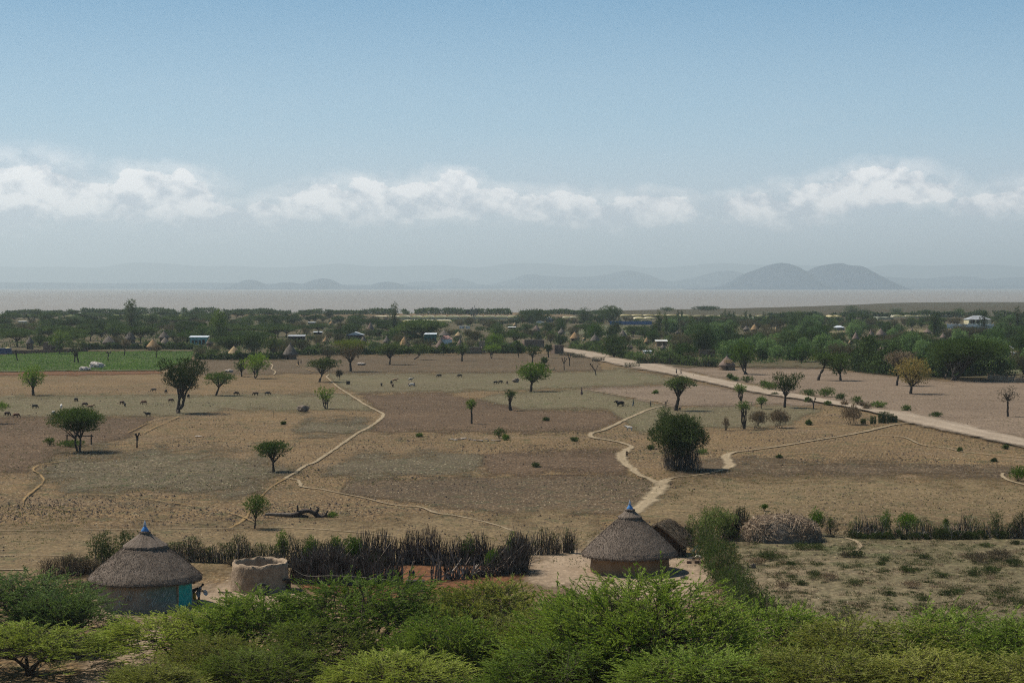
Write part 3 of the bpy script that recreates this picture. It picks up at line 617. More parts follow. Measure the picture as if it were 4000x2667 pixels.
cr = tree_meshes('green_top', 'umbrella', 134 * st, ZY(1325, Yt), ZY(1368, Yt), 99, L_ORANGE, M_BARK, size=.2, dens=.7)
M_YG = leaf_mat('yellow_green_leaves', (0.162, 0.208, 0.046), (0.243, 0.273, 0.072)); link('new_leaves', cr[0], M_YG, r)
pxtree('acacia_tree', (1522, 1424), 1473, 1583, 1338, 1394, 'umbrella', L_DARK, 'dark umbrella acacia right of the yellow-green topped tree', group=GF, tr=.26, dens=1.2)
pxtree('acacia_tree', (1617, 1405), 1612, 1682, 1346, 1385, 'umbrella', L_DARK, 'windswept acacia whose crown lies right of its leaning trunk', group=GF, lean=1.4, tr=.2)
pxtree('small_tree', (1731, 1388), 1718, 1745, 1344, 1371, 'bush', L_MID, 'small narrow tree in front of the pale conical hut', group=GF, tr=.12)
pxtree('acacia_tree', (1804, 1411), 1782, 1834, 1340, 1382, 'round', L_DARK, 'dark tree with a thick straight trunk left of the mud walled compound', group=GF, tr=.28)
pxtree('small_tree', (1917, 1400), 1893, 1952, 1348, 1378, 'umbrella', L_FRESH, 'bright flat-crowned tree on two thin trunks at the field edge', group=GF, stems=2, tr=.16)
pxtree('small_tree', (1271, 1597), 1235, 1307, 1517, 1574, 'vase', L_FRESH, 'open fan-shaped small tree right of the grey termite mound', group=GF, tr=.15, dens=.8, stems=3, fork=1.2)
pxtree('acacia_tree', (1069, 1842), 998, 1128, 1718, 1795, 'umbrella', L_MID, 'acacia beside the footpath where it forks, shade on the path', group=GF, tr=.16, dens=1.1, np_=18)
pxtree('small_tree', (995, 2067), 948, 1056, 1926, 2016, 'ball', L_MID, 'small round-headed tree at the left end of the fallen trunk', group=GF, tr=.085, dens=1.1)
pxtree('pollard_tree', (1842, 1656), 1822, 1860, 1562, 1596, 'ball', L_FRESH, 'thin pollard with a small leafy head alone in the reddish field', group=GF, tr=.17, fork=3.2)
pxtree('pollard_tree', (1989, 1604), 1975, 2014, 1526, 1556, 'ball', L_DARK, 'thick forked pollard at the upper edge of the reddish field', group=GF, tr=.24, fork=1.6, stems=2)
pxtree('acacia_tree', (2073, 1528), 2018, 2148, 1424, 1486, 'round', L_FRESH, 'bright green feathery acacia with shaggy edges in the middle of the fields', group=GF, tr=.3, dens=1.3)
pxtree('acacia_tree', (2079, 1424), 2050, 2112, 1356, 1390, 'umbrella', L_DARK, 'thin dark umbrella tree above the bright feathery acacia', group=GF, tr=.2)
pxtree('pollard_tree', (2026, 1397), 2014, 2036, 1355, 1376, 'ball', L_DARK, 'very thin pollard before the long mud house', group=GF, tr=.13)
pxtree('pollard_tree', (2142, 1397), 2127, 2157, 1346, 1375, 'ball', L_DARK, 'pollard immediately left of the square mud house', group=GF, tr=.2)
pxtree('small_tree', (2126, 1418), 2118, 2133, 1398, 1416, 'bush', L_DARK, 'tiny dark tree right of the thin dark umbrella tree', group=GF, tr=.07)
pxtree('bush', (2118, 1444), 2092, 2142, 1418, 1442, 'bush', L_MID, 'low bush showing behind the bright feathery acacia', group=GF, cat='bush', tr=.08)
pxtree('acacia_tree', (2640, 1604), 2602, 2716, 1472, 1536, 'umbrella', L_DARK, 'dark acacia with a thick trunk and bright top, below the people on the road', group=GF, tr=.36, dens=1.3, lean=.2)
pxtree('pollard_tree', (2893, 1571), 2864, 2916, 1503, 1534, 'ball', L_FRESH, 'many-stemmed round-headed tree just below the road', group=GF, stems=4, tr=.16, fork=2.2)
pxtree('acacia_tree', (3065, 1592), 3013, 3130, 1463, 1533, 'vase', L_DARK, 'dark ragged acacia standing against the gravel road', group=GF, tr=.26, dens=1.2)
pxtree('small_tree', (2973, 1597), 2957, 2994, 1550, 1578, 'bush', L_MID, 'small thin tree between the many-stemmed tree and the ragged acacia', group=GF, tr=.09)
pxtree('cactus_tree', (2905, 1676), 2876, 2934, 1568, 1604, 'ball', L_MID, 'tall cactus-like tree rising from the brown thorn bushes', group=GF, tr=.16, stems=4, fork=2.6)
pxtree('spreading_tree', (2910, 1462), 2845, 2959, 1338, 1420, 'round', L_FRESH, 'bright green leafy tree right of the thatched hut by the field', group=GF, tr=.3, stems=2, fork=1.8, dens=1.2)
pxtree('spreading_tree', (2398, 1398), 2343, 2457, 1306, 1388, 'round', L_WOOD, 'big dark rounded tree on the bend of the road', group=GF, tr=.4, dens=1.4)
pxtree('acacia_tree', (3195, 1486), 3172, 3258, 1374, 1436, 'umbrella', L_MID, 'acacia on a strongly leaning bare trunk at the edge of the pinkish field', group=GF, tr=.34, lean=2.2, fork=4.0)
pxtree('acacia_tree', (3283, 1487), 3228, 3330, 1380, 1455, 'round', L_MID, 'fuller acacia right of the strongly leaning trunk', group=GF, tr=.3, dens=1.2)
pxtree('thorn_tree', (3502, 1507), 3463, 3566, 1368, 1440, 'umbrella', L_DRY, 'brownish thin tree behind the yellowing tree', group=GF, tr=.28, lean=.5)
pxtree('yellowing_tree', (3556, 1539), 3495, 3640, 1398, 1502, 'round', L_ORANGE, 'yellowish orange tree standing alone in the pinkish field', group=GF, tr=.34, dens=.8)
pxtree('bare_tree', (3936, 1628), 3900, 3975, 1506, 1574, 'round', L_DRY, 'nearly leafless small tree at the right edge of the pinkish field', group=GF, tr=.19, dens=.25, fork=3.2, size=.16)
pxtree('acacia_tree', (3716, 1487), 3628, 3937, 1320, 1425, 'umbrella', L_MID, 'huge layered umbrella acacia above the row of clay walls', group=GF, tr=.55, dens=1.5, np_=34, fork=2.5, stems=2, size=.26)
pxtree('acacia_tree', (3690, 1480), 3630, 3835, 1368, 1432, 'umbrella', L_MID, 'lower umbrella acacia under the huge layered one', group=GF, tr=.3, dens=1.2, fork=2.5, size=.26)
b = pxtree('bushy_tree', (2655, 1836), 2540, 2772, 1616, 1775, 'round', L_DARK, 'big shaggy bush tree draped in dead creepers beside the track', group=GF, tr=.2, stems=5, fork=1.5, dens=1.5, np_=24)
rng = np.random.default_rng(5); mb = MB(); sY = b.location[1]; sm = mpp(sY)
for k in range(420):
    x = rng.uniform(-60, 70) * sm; y = rng.uniform(-1.3, 1.0); z0 = rng.uniform(1.5, 4.2)
    p0 = np.array([x, y, z0]); p3 = np.array([x * rng.uniform(.8, 1.25) + rng.normal(0, .3), y - rng.uniform(0, .6), rng.uniform(0, .4)])
    mb.tube(bez(p0, p0 + [rng.normal(0, .3), -.2, -.4], p3 + [rng.normal(0, .3), 0, .8], p3, 4), .012 + .012 * rng.random(), 3, cap=False)
mb.build('dead_creepers', M_STICK, b)
pxtree('cactus_tree', (2592, 1738), 2566, 2622, 1586, 1650, 'ball', L_EUPH, 'narrow topped tree against the left side of the shaggy bush tree', group=GF, tr=.13, stems=3, fork=2.8)
# low bushes in the fields
GB = 'low bushes in the fields'
for (bx, by, x0, x1, yt, lab, lf) in [
    (195, 1741, 170, 218, 1706, 'grey-green bush left of the raised log', L_MID), (275, 1745, 212, 340, 1718, 'long low bush under the raised log', L_MID),
    (1948, 1711, 1926, 1975, 1664, 'upright green bush at the right end of the rubble heap', L_MID), (1974, 1719, 1962, 1988, 1700, 'low green bush right of the upright one by the rubble', L_FRESH),
    (2244, 1724, 2230, 2258, 1710, 'small dark bush in the field left of the path bend', L_DARK), (2094, 1826, 2078, 2110, 1810, 'small dark bush alone in the reddish plot above the dark field', L_DARK),
    (2540, 1755, 2530, 2553, 1742, 'small dark bush left of the shaggy bush tree', L_DARK), (1640, 1706, 1630, 1650, 1697, 'faint low bush left of the rubble heap', L_MID),
    (1106, 1658, 1100, 1113, 1652, 'tiny dark bush below the termite mound', L_DARK), (2132, 1644, 2125, 2141, 1635, 'tiny dark bush in the reddish field', L_DARK),
    (2562, 1538, 2552, 2570, 1530, 'tiny bush in the pinkish strip', L_MID), (2740, 1772, 2715, 2768, 1755, 'low bush in the shade right of the shaggy bush tree', L_MID),
    (3042, 1790, 3034, 3052, 1781, 'tiny round bush between the faint tracks', L_DARK), (3750, 1763, 3744, 3755, 1752, 'tiny bush by the faint track below the road', L_DARK),
    (3928, 1754, 3920, 3937, 1741, 'small bush beside the road verge track', L_DARK), (3882, 1803, 3873, 3892, 1795, 'tiny bush right of the faint tracks', L_DARK),
    (3975, 1880, 3935, 4030, 1815, 'dense green bush cut by the right picture edge', L_FRESH), (2986, 1528, 2975, 3045, 1487, 'green bush behind the ragged acacia', L_MID),
    (2852, 1480, 2842, 2862, 1462, 'upright weed bush beside the road below the leafy tree', L_MID), (2872, 1488, 2858, 2884, 1473, 'low bush right of the upright roadside weed bush', L_MID),
    (2918, 1494, 2890, 2948, 1467, 'spreading roadside bush below the leafy tree', L_MID), (2985, 1512, 2960, 3012, 1485, 'roadside bush before the ragged acacia', L_MID),
    (3160, 1548, 3125, 3190, 1516, 'green verge bush right of the ragged acacia', L_MID), (3215, 1550, 3188, 3270, 1512, 'broad green verge bush above the road', L_MID),
    (3280, 1562, 3262, 3306, 1536, 'dark verge bush above the road', L_MID), (3350, 1580, 3323, 3370, 1545, 'tall green bush behind the brown thorn thicket', L_MID),
    (3330, 1590, 3360, 3378, 1570, 'small grey verge bush', L_DRY), (3430, 1592, 3392, 3468, 1568, 'flat green verge bush left of the dry scrub', L_MID),
    (3300, 1588, 3284, 3312, 1568, 'reddish dry ball bush left of the tall green one', L_DRY), (3385, 1604, 3366, 3404, 1574, 'brown dry ball bush beside the road edge', L_DRY),
    (3545, 1604, 3525, 3560, 1584, 'small green bush between road and pinkish field', L_MID), (3660, 1628, 3630, 3680, 1610, 'low dark bush on the upper verge further right', L_MID),
    (3235, 1583, 3222, 3246, 1570, 'small bush on the lower verge', L_MID), (3155, 1571, 3146, 3166, 1554, 'little green bush beside the small forked stump', L_MID),
    (3025, 1546, 3014, 3040, 1540, 'dark low clump on the lower road verge', L_DARK), (3160, 1660, 3150, 3170, 1644, 'small weed bush left of the brown thicket', L_MID),
    (1320, 2215, 1160, 1160, 2100, '', None)]:
    if not lab: continue
    pxtree('bush', (bx, by), x0, x1, yt, by - 2, 'bush', lf, lab, group=GB, cat='bush', tr=.05, dens=1.1, size=max(.09, mpp(G(bx, by)[1]) * 3.6))
for (bx, by, x0, x1, yt, lab) in [(2955, 1672, 2924, 3000, 1590, 'brown thorn thicket directly right of the cactus-like tree'), (3038, 1671, 2998, 3090, 1584, 'broad brown thorn thicket, second right of the cactus-like tree'),
                                  (3328, 1658, 3284, 3370, 1574, 'dense reddish brown thicket standing alone left of the reeds'), (2836, 1681, 2824, 2848, 1625, 'narrow brown creeper-clad stump left of the cactus-like tree')]:
    pxtree('thorn_thicket', (bx, by), x0, x1, yt, by - 3, 'bush', L_DRY, lab, group='brown thorn thickets beside the track', cat='bush', tr=.06, dens=1.5, mode='up', size=.13, stems=4)

# ---- snags, stumps, reeds
def stick_cluster(name, base, w, h, n, m, label, cat, seed=0, rad=.03, spread=.3, group=None, depth=None, leaf=None):
    rng = np.random.default_rng(seed); b = G(*base); r = empty(name, tuple(b)); tag(r, label, cat, group); mb = MB(); d = depth or w * .5
    for k in range(n):
        x, y = rng.uniform(-w / 2, w / 2), rng.uniform(-d / 2, d / 2); hh = h * rng.uniform(.45, 1.0)
        mb.tube(np.array([[x, y, -.05], [x + rng.normal(0, .1) * spread, y, hh * .5], [x + rng.normal(0, .5) * spread, y + rng.normal(0, .3) * spread, hh]]), [rad, rad * .8, rad * .5], 4)
    mb.build('stems', m, r)
    if leaf is not None:
        P = np.stack([rng.uniform(-w / 2, w / 2, n * 12), rng.uniform(-d / 2, d / 2, n * 12), rng.uniform(.1, h * .85, n * 12)], -1)
        l = MB().blades(P, rng.normal(0, .4, P.shape) + [0, 0, 1], .22, .07, rng); l.build('foliage', leaf, r)
    return r
GR = 'reed and cactus clumps along the track'
for (bx, by, w, yt, lab) in [(3410, 1656, 14, 1622, 'small reed clump right of the reddish thicket'), (3442, 1652, 14, 1603, 'tallest reed clump of the row near the track junction'), (3460, 1652, 16, 1602, 'thick reed clump second from the junction'),
                             (3482, 1650, 12, 1612, 'thin reed clump near the junction'), (3496, 1650, 12, 1622, 'last low reed clump beside the junction'), (3372, 1656, 12, 1634, 'low reed clump touching the reddish thicket')]:
    Y = G(bx, by)[1]; s = mpp(Y); stick_cluster('reed_clump', (bx, by), w * s * 1.6, ZY(yt, Y), 34, L_EUPH, lab, 'reeds', seed=bx, rad=.035, spread=.5, group=GR, leaf=L_DARK)
for (bx, by, w, yt, lab) in [(2215, 1390, 60, 1374, 'row of grey reeds along the road by the square mud house'), (2260, 1397, 50, 1378, 'second row of grey reeds along the near road edge'), (2338, 1412, 52, 1392, 'grey reeds on the near road edge past the bend'), (2470, 1437, 60, 1414, 'longest row of grey reeds on the near road edge')]:
    Y = G(bx, by)[1]; s = mpp(Y); stick_cluster('reed_row', (bx, by), w * s, ZY(yt, Y), 60, M_STICK, lab, 'reeds', seed=bx, rad=.04, spread=.6, group='grey reeds on the road verge', depth=3.0, leaf=L_EUPH)
def snag(name, base, yt, limbs, label, rad=.16, m=None, tuft=True, group='lopped bare trunks in the fields'):
    b = G(*base); Y = b[1]; s = mpp(Y); r = empty(name, tuple(b)); tag(r, label, 'tree stump', group); mb = MB(); h = ZY(yt, Y)
    for (x0, z0, x1, z1, k) in limbs:
        p0 = np.array([x0 * s, 0, z0 * h]); p1 = np.array([x1 * s, rg.uniform(-.3, .3), z1 * h])
        mb.tube(bez(p0, p0 + (p1 - p0) * .3 + [0, 0, .05 * h], p0 * .3 + p1 * .7 + [(x1 - x0) * s * .1, 0, 0], p1, 6), np.linspace(rad * k, rad * k * .75, 6), 7)
        if z1 > .9 and tuft: mb.box(p1 + [0, 0, .02], (rad * k * 2.4, rad * k * 2.4, rad * 2.0), rg.uniform(0, 1), .8)
    mb.build('trunk', m or M_BARK, r, True); return r
snag('lopped_trunk', (2204, 1446), 1398, [(0, 0, -1, .5, 1), (-1, .5, -9, .97, .8), (-1, .5, 2, 1, .7), (0, .55, 9, .92, .7)], 'lopped trunk with three stubs, left one of the pair below the square mud house')
snag('lopped_trunk', (2225, 1430), 1384, [(0, 0, 0, .5, 1), (0, .5, -8, 1, .9), (-1, .45, 3, .98, .9), (-8, .9, 0, 1, .7)], 'lopped trunk with a broad head, right one of the pair below the square mud house')
snag('lopped_trunk', (2328, 1466), 1418, [(0, 0, -3, .35, 1), (-3, .35, -22, .92, .9), (-3, .35, 7, .78, .8), (-10, .55, -14, .9, .5)], 'forked bare trunk with a bushy left stub, below the road bend')
snag('lopped_trunk', (3178, 1596), 1556, [(0, 0, 0, .45, .9), (0, .45, -14, .95, .7), (0, .45, 6, .98, .7), (-8, .75, -4, .9, .4)], 'small forked bare trunk right of the ragged acacia')
snag('lopped_trunk', (535, 1749), 1692, [(0, 0, 1, .5, .9), (1, .5, 2, .85, 1.3), (1, .6, -4, .93, .8), (2, .7, 7, .96, .7)], 'thick short lopped trunk alone in the left field')
snag('post', (1070, 1632), 1604, [(0, 0, 0, 1, .35)], 'thin wooden post below the green-grey grass strip', tuft=False)
snag('lopped_trunk', (2601, 1590), 1564, [(0, 0, 0, .5, .6), (0, .5, -3, .85, .7), (0, .5, 5, .95, .5)], 'stubby lopped trunk at the end of the straight field line')
snag('lopped_trunk', (69, 1412), 1370, [(0, 0, -5, .6, .8), (-5, .6, -8, 1, 1.1)], 'leaning lopped trunk at the left of the green vegetable field', rad=.3)
snag('lopped_trunk', (423, 1413), 1376, [(0, 0, -1, .5, .8), (-1, .5, 1, .85, .8), (1, .85, -5, 1, .9), (1, .85, 7, .98, .7)], 'lopped trunk in the middle of the green vegetable field', rad=.26)
pxtree('pollard_tree', (486, 1391), 474, 512, 1328, 1352, 'bush', L_DRY, 'bare-topped thin tree in the far part of the green field', group=GF, tr=.2, dens=.5)
pxtree('pollard_tree', (612, 1401), 600, 626, 1352, 1364, 'bush', L_DRY, 'thin tree in front of the orange thatched hut', group=GF, tr=.16, dens=.5)
pxtree('pollard_tree', (298, 1419), 252, 340, 1322, 1376, 'vase', L_EUPH, 'wide half-bare tree rising in front of the green vegetable field', group=GF, tr=.3, dens=.55, stems=2)
pxtree('small_tree', (232, 1385), 192, 278, 1298, 1362, 'round', L_MID, 'leafy tree in front of the brick ruin', group=GF, tr=.25)

# ------------------------------------------------------------------ near acacias seen from above
def near_acacia(seed, R, Ht, twigs=7, leaf_l=.18, leaf_w=.046, per=34, skirt=.55):
    """stems -> limbs -> branches -> feathery sprays, spread below a domed canopy"""
    rng = np.random.default_rng(seed); mb = MB(); dome = lambda x, y: Ht * (1 - skirt * min(1.2, ((x * x + y * y) / (R * R)) ** 1.3))
    A, B_, C_, D_ = 6, 6, 6, twigs; tP, tD, tL = [], [], []
    for i in range(A):
        a = i * 6.283 / A + rng.uniform(-.35, .35); r1 = R * rng.uniform(.28, .45)
        b0 = np.array([rng.normal(0, .18), rng.normal(0, .18), -.3]); e1 = np.array([math.cos(a) * r1, math.sin(a) * r1, dome(0, 0) * rng.uniform(.45, .6)])
        S1 = bez(b0, b0 + [0, 0, e1[2] * .5], e1 - [math.cos(a) * r1 * .3, math.sin(a) * r1 * .3, e1[2] * .15], e1, 7); mb.tube(S1, np.linspace(.13, .075, 7), 6, False)
        for j in range(B_):
            a2 = a + rng.uniform(-.75, .75) + (0 if j else 2.2); r2 = R * rng.uniform(.2, .95); e2 = np.array([math.cos(a2) * r2, math.sin(a2) * r2, 0]); e2[2] = dome(*e2[:2]) * rng.uniform(.5, .86)
            f = S1[rng.integers(4, 7)]; S2 = bez(f, f + (e2 - f) * [.3, .3, .15], f + (e2 - f) * [.7, .7, .7] + rng.normal(0, .15, 3), e2, 6); mb.tube(S2, np.linspace(.055, .03, 6), 5, False)
            for k in range(C_):
                a3 = rng.uniform(0, 6.283); dd = R * rng.uniform(.10, .30); e3 = e2 + [math.cos(a3) * dd, math.sin(a3) * dd, 0]; e3[:2] *= min(1.0, R * 1.02 / (np.hypot(*e3[:2]) + .01)); e3[2] = dome(*e3[:2]) * (1 - .45 * rng.random() ** 2.2)
                f3 = S2[rng.integers(2, 6)]; S3 = bez(f3, f3 + (e3 - f3) * [.35, .35, .2], f3 + (e3 - f3) * [.7, .7, .8] + rng.normal(0, .08, 3), e3, 5); mb.tube(S3, np.linspace(.026, .012, 5), 4, False)
                out = unit(np.array([e3[0], e3[1], 0]) + rng.normal(0, .35 * R, 3) * [1, 1, 0])
                for l in range(D_):
                    st = S3[rng.integers(1, 5)] if l > 1 else e3; d = unit(out * rng.uniform(.5, 1.1) + rng.normal(0, .42, 3) * [1, 1, .4] + [0, 0, rng.uniform(.02, .5)]); L = rng.uniform(.6, 1.6)
                    mb.tube(np.array([st, st + d * L * .5 + [0, 0, .03], st + d * L]), [.011, .008, .004], 3, False)
                    tP.append(st); tD.append(d); tL.append(L)
    tP, tD, tL = np.array(tP), np.array(tD), np.array(tL); n = len(tP)
    s = rng.uniform(.08, 1.05, (n, per, 1)); P = tP[:, None] + tD[:, None] * tL[:, None, None] * s
    side = unit(np.cross(tD, [0, 0, 1.0]) + 1e-4)[:, None] * rng.choice([-1, 1], (n, per, 1))
    D = unit(tD[:, None] * 1.0 + side * rng.uniform(.15, .8, (n, per, 1)) + rng.normal(0, .18, (n, per, 3)) + [0, 0, .12])
    v, q = blades(P.reshape(-1, 3), D.reshape(-1, 3), leaf_l * rng.uniform(.6, 1.4, n * per), leaf_w * rng.uniform(.7, 1.3, n * per), rng)
    return mesh_np('near_crown', v, q), mb.me('near_trunk', True)
NEAR = [near_acacia(11, 5.2, 5.2, skirt=.45), near_acacia(12, 5.0, 5.0), near_acacia(13, 4.6, 4.4, skirt=.65), near_acacia(14, 5.0, 5.6, twigs=8, leaf_l=.15, leaf_w=.038, per=40, skirt=.5), near_acacia(15, 4.6, 4.8, twigs=8, leaf_l=.15, leaf_w=.038, per=40, skirt=.6)]
GN = 'feathery acacias on the near slope'
def near(px, Y, ytop, proto, R, leaf, label, rz=0.0, flat=1.0):
    R *= 1.16
    if leaf is L_ACACIA: leaf = [L_ACACIA, L_ACACIA3, L_ACACIA4][int(px / 37) % 3]
    cr, tk = NEAR[proto]; pr = [5.2, 5.0, 4.6, 5.0, 4.6][proto]; ph = [5.2, 5.0, 4.4, 5.6, 4.8][proto]
    gz = float(ground_z(Y)); h = ZY(ytop, Y) - gz; s = R / pr
    r = empty('near_acacia', (XY(px, Y, 2400), Y, gz), rz, (s, s, h / ph)); tag(r, label, 'tree', GN)
    c = link('crown', cr, None, r); k = link('trunk', tk, M_BARK, r)
    if not cr.materials: cr.materials.append(leaf)
    c.material_slots[0].link = 'OBJECT'; c.material_slots[0].material = leaf
    return r
near(60, 141, 2268, 0, 5.6, L_ACACIA2, 'feathery acacia hiding the ground left of the turquoise-walled hut', .4)
near(250, 137, 2330, 2, 3.4, L_ACACIA2, 'bluish acacia nearest the left side of the turquoise-walled hut', 1.4)
near(120, 128, 2455, 1, 4.6, L_ACACIA, 'flat acacia with bare stems showing, in the lower left corner', 2.2)
near(690, 131, 2395, 3, 4.3, L_ACACIA, 'open spiky acacia in front of the turquoise-walled hut', .9)
near(980, 131, 2330, 1, 4.4, L_ACACIA, 'acacia between the turquoise-walled hut and the roofless round wall', 4.0)
near(1440, 131, 2285, 0, 5.9, L_ACACIA, 'domed acacia with its dark trunk showing below the stick corral', 5.2)
near(1930, 130, 2300, 1, 4.8, L_ACACIA, 'acacia right of the domed one, in front of the corral opening', 1.1)
near(2060, 118, 2420, 4, 4.4, L_ACACIA, 'lower acacia below the corral opening', 2.9)
near(2530, 92, 2268, 3, 4.6, L_ACACIA, 'nearest acacia with big bare branches in front of the brown-walled hut', 2.0)
near(2300, 96, 2350, 4, 3.9, L_ACACIA, 'acacia overlapping the left side of the nearest big-branched one', 5.0)
near(2980, 100, 2400, 1, 4.3, L_ACACIA, 'acacia right of the nearest big-branched one, before the green hedge end', .2)
near(3380, 96, 2440, 3, 4.6, L_ACACIA, 'dense acacia below the middle of the scrubby ground', 3.6)
near(3750, 98, 2420, 4, 4.6, L_ACACIA, 'acacia before the right part of the scrubby ground', 4.6)
near(4080, 95, 2440, 3, 4.0, L_ACACIA, 'acacia cut by the lower right picture edge', 1.9)
near(600, 108, 2610, 2, 2.8, L_ACACIA, 'low acacia at the bottom edge left of centre', .7)
near(1020, 114, 2545, 4, 3.6, L_ACACIA, 'low yellowish acacia at the bottom edge below the round wall', 3.3)
near(1560, 108, 2560, 3, 3.6, L_ACACIA, 'low acacia at the bottom edge under the domed one', 2.4)
near(2200, 88, 2545, 1, 3.4, L_ACACIA, 'low acacia at the bottom edge below the corral', 5.7)
near(2750, 84, 2560, 4, 3.3, L_ACACIA, 'low acacia at the bottom edge below the brown-walled hut', 1.2)
near(3180, 84, 2560, 0, 3.4, L_ACACIA, 'low acacia at the bottom edge with thick dark limbs', 2.6)
near(3620, 84, 2570, 4, 3.3, L_ACACIA, 'low acacia at the bottom edge below the dense one', 4.2)
near(4040, 84, 2560, 3, 3.3, L_ACACIA, 'low acacia in the lower right corner', .5)
near(850, 122, 2500, 0, 3.0, L_ACACIA, 'dense acacia under the open spiky one near the bottom', 4.4)
near(1240, 124, 2440, 3, 3.6, L_ACACIA, 'acacia overlapping the left side of the domed one', 3.7)
near(1750, 116, 2430, 2, 3.6, L_ACACIA, 'acacia overlapping the right foot of the domed one', 1.7)
# ------------------------------------------------------------------ huts and houses
def thatch(name, a, b, scale=7):
    if name in MC: return MC[name]
    m, t, out = new_mat(name); o = t.obj()
    n = t.noise(o, scale, 6, 0.72); n2 = t.noise(o, 1.1, 4, 0.6); sp = t.noise(o, 26, 3, .6)
    col = t.mix(t.ramp(t.math('MULTIPLY_ADD', n, .65, t.math('MULTIPLY', n2, .35)), .40, .62), b, a)
    col = t.mix(t.ramp(sp, .56, .72, 0, .55), col, tuple(min(1, x * 1.75) for x in a))
    bsdf(t, out, col, .95, .08, t.bump(t.math('ADD', n, sp), 0.9, 0.10)); MC[name] = m; return m
TH_GREY = thatch('grey_thatch', (0.260, 0.208, 0.168), (0.150, 0.118, 0.094))
TH_GREY2 = thatch('dull_grey_thatch', (0.20, 0.17, 0.145), (0.10, 0.082, 0.068), 2)
TH_STRAW = thatch('fresh_straw_thatch', (0.48, 0.35, 0.20), (0.30, 0.205, 0.11), 2)
TH_ORANGE = thatch('orange_straw_thatch', (0.40, 0.265, 0.14), (0.25, 0.15, 0.075), 2)
TH_PINK = thatch('pinkish_thatch', (0.25, 0.185, 0.15), (0.14, 0.10, 0.085), 2)
M_MUD = plain('brown_mud_wall', (0.21, 0.145, 0.095), (0.145, 0.098, 0.064), scale=1.5, bump=.05)
M_MUD2 = plain('pale_mud_wall', (0.36, 0.27, 0.185), (0.25, 0.18, 0.12), scale=2.4, bump=.10)
M_MUD3 = plain('ochre_mud_wall', (0.30, 0.20, 0.115), (0.215, 0.14, 0.08), scale=1.2, bump=.04)
M_BRICK = plain('mud_brick_wall', (0.20, 0.14, 0.105), (0.135, 0.092, 0.070), scale=1.2, bump=.06)
M_OPENING_SHADE = plain('painted_opening_shade', (0.022, 0.018, 0.015), (0.014, 0.011, 0.009))  # near-black colour painted in for the shade inside openings
M_BLUE = plain('blue_enamel', (0.075, 0.25, 0.55), (0.05, 0.17, 0.42), scale=6, rough=.3, spec=.5)
M_BLUEW = plain('chipped_white_enamel', (0.50, 0.55, 0.62), (0.20, 0.28, 0.42), scale=9, rough=.35, spec=.5)
M_CERAMIC = plain('grey_clay_pot', (0.22, 0.19, 0.18), (0.10, 0.09, 0.09), scale=9)
M_TURQ = plain('turquoise_paint', (0.035, 0.40, 0.36), (0.025, 0.28, 0.26), scale=2.5, bump=.01)
M_TURQF = plain('faded_turquoise_paint', (0.20, 0.44, 0.42), (0.12, 0.30, 0.30), scale=1.0)
M_TEAL = plain('dark_teal_paint', (0.05, 0.19, 0.17), (0.03, 0.13, 0.12), scale=1.0)
M_TIN = plain('pale_tin_roof', (0.62, 0.66, 0.70), (0.45, 0.49, 0.53), scale=.8, rough=.5, spec=.4)
M_TINB = plain('weathered_tin_roof', (0.34, 0.36, 0.38), (0.22, 0.22, 0.23), scale=.8, rough=.55, spec=.4)
M_TINR = plain('faded_red_tin_roof', (0.36, 0.17, 0.14), (0.42, 0.25, 0.21), scale=.6, rough=.55)
M_DARKW = plain('dark_timber_wall', (0.045, 0.037, 0.034), (0.028, 0.022, 0.020), scale=2)
M_CREAM = plain('cream_plaster', (0.62, 0.56, 0.36), (0.52, 0.46, 0.30), scale=.6)
M_WHITE = plain('white_plaster', (0.74, 0.74, 0.72), (0.62, 0.61, 0.58), scale=.5)
M_PLASTIC = leaf_mat('greenhouse_plastic', (0.75, 0.72, 0.62), (0.62, 0.59, 0.50), trans=.5, nscale=.05)
M_PLASTICY = leaf_mat('yellowish_greenhouse_plastic', (0.64, 0.58, 0.40), (0.50, 0.46, 0.30), trans=.5, nscale=.05)
M_TARP = plain('blue_sheeting', (0.07, 0.16, 0.33), (0.045, 0.11, 0.25), scale=.4)
GH = 'round thatched huts of the village'

def hut_meshes(rw, hw, rr, hr, seed=0, k=28, detail=False):
    """wall and roof of a round hut; rr roof radius at the eave, hr roof height"""
    rng = np.random.default_rng(seed); w = MB(); ev = hw * .93
    w.lathe([(rw * 1.03, -.1), (rw * 1.02, hw * .15), (rw, hw * .5), (rw * .985, hw)], k, jit=.012 if detail else 0, rng=rng)
    r = MB(); prof = [(rr * .97, ev - .20), (rr, ev - .10), (rr * .985, ev + .05)]
    for f in np.linspace(.06, 1, 22 if detail else 8): prof.append((rr * (1 - f) ** 1.0 + .06 * math.sin(f * 3.14) * rr * .5, ev + .05 + hr * (f ** 0.97)))
    prof[-1] = (.02, ev + hr)
    r.lathe(prof, 96 if detail else k, jit=.008 if detail else .01, rng=rng)
    r.lathe([(rr * .97, ev - .20), (rr * .6, ev + .28), (.05, ev + hr * .5)], k)
    return w, r, ev
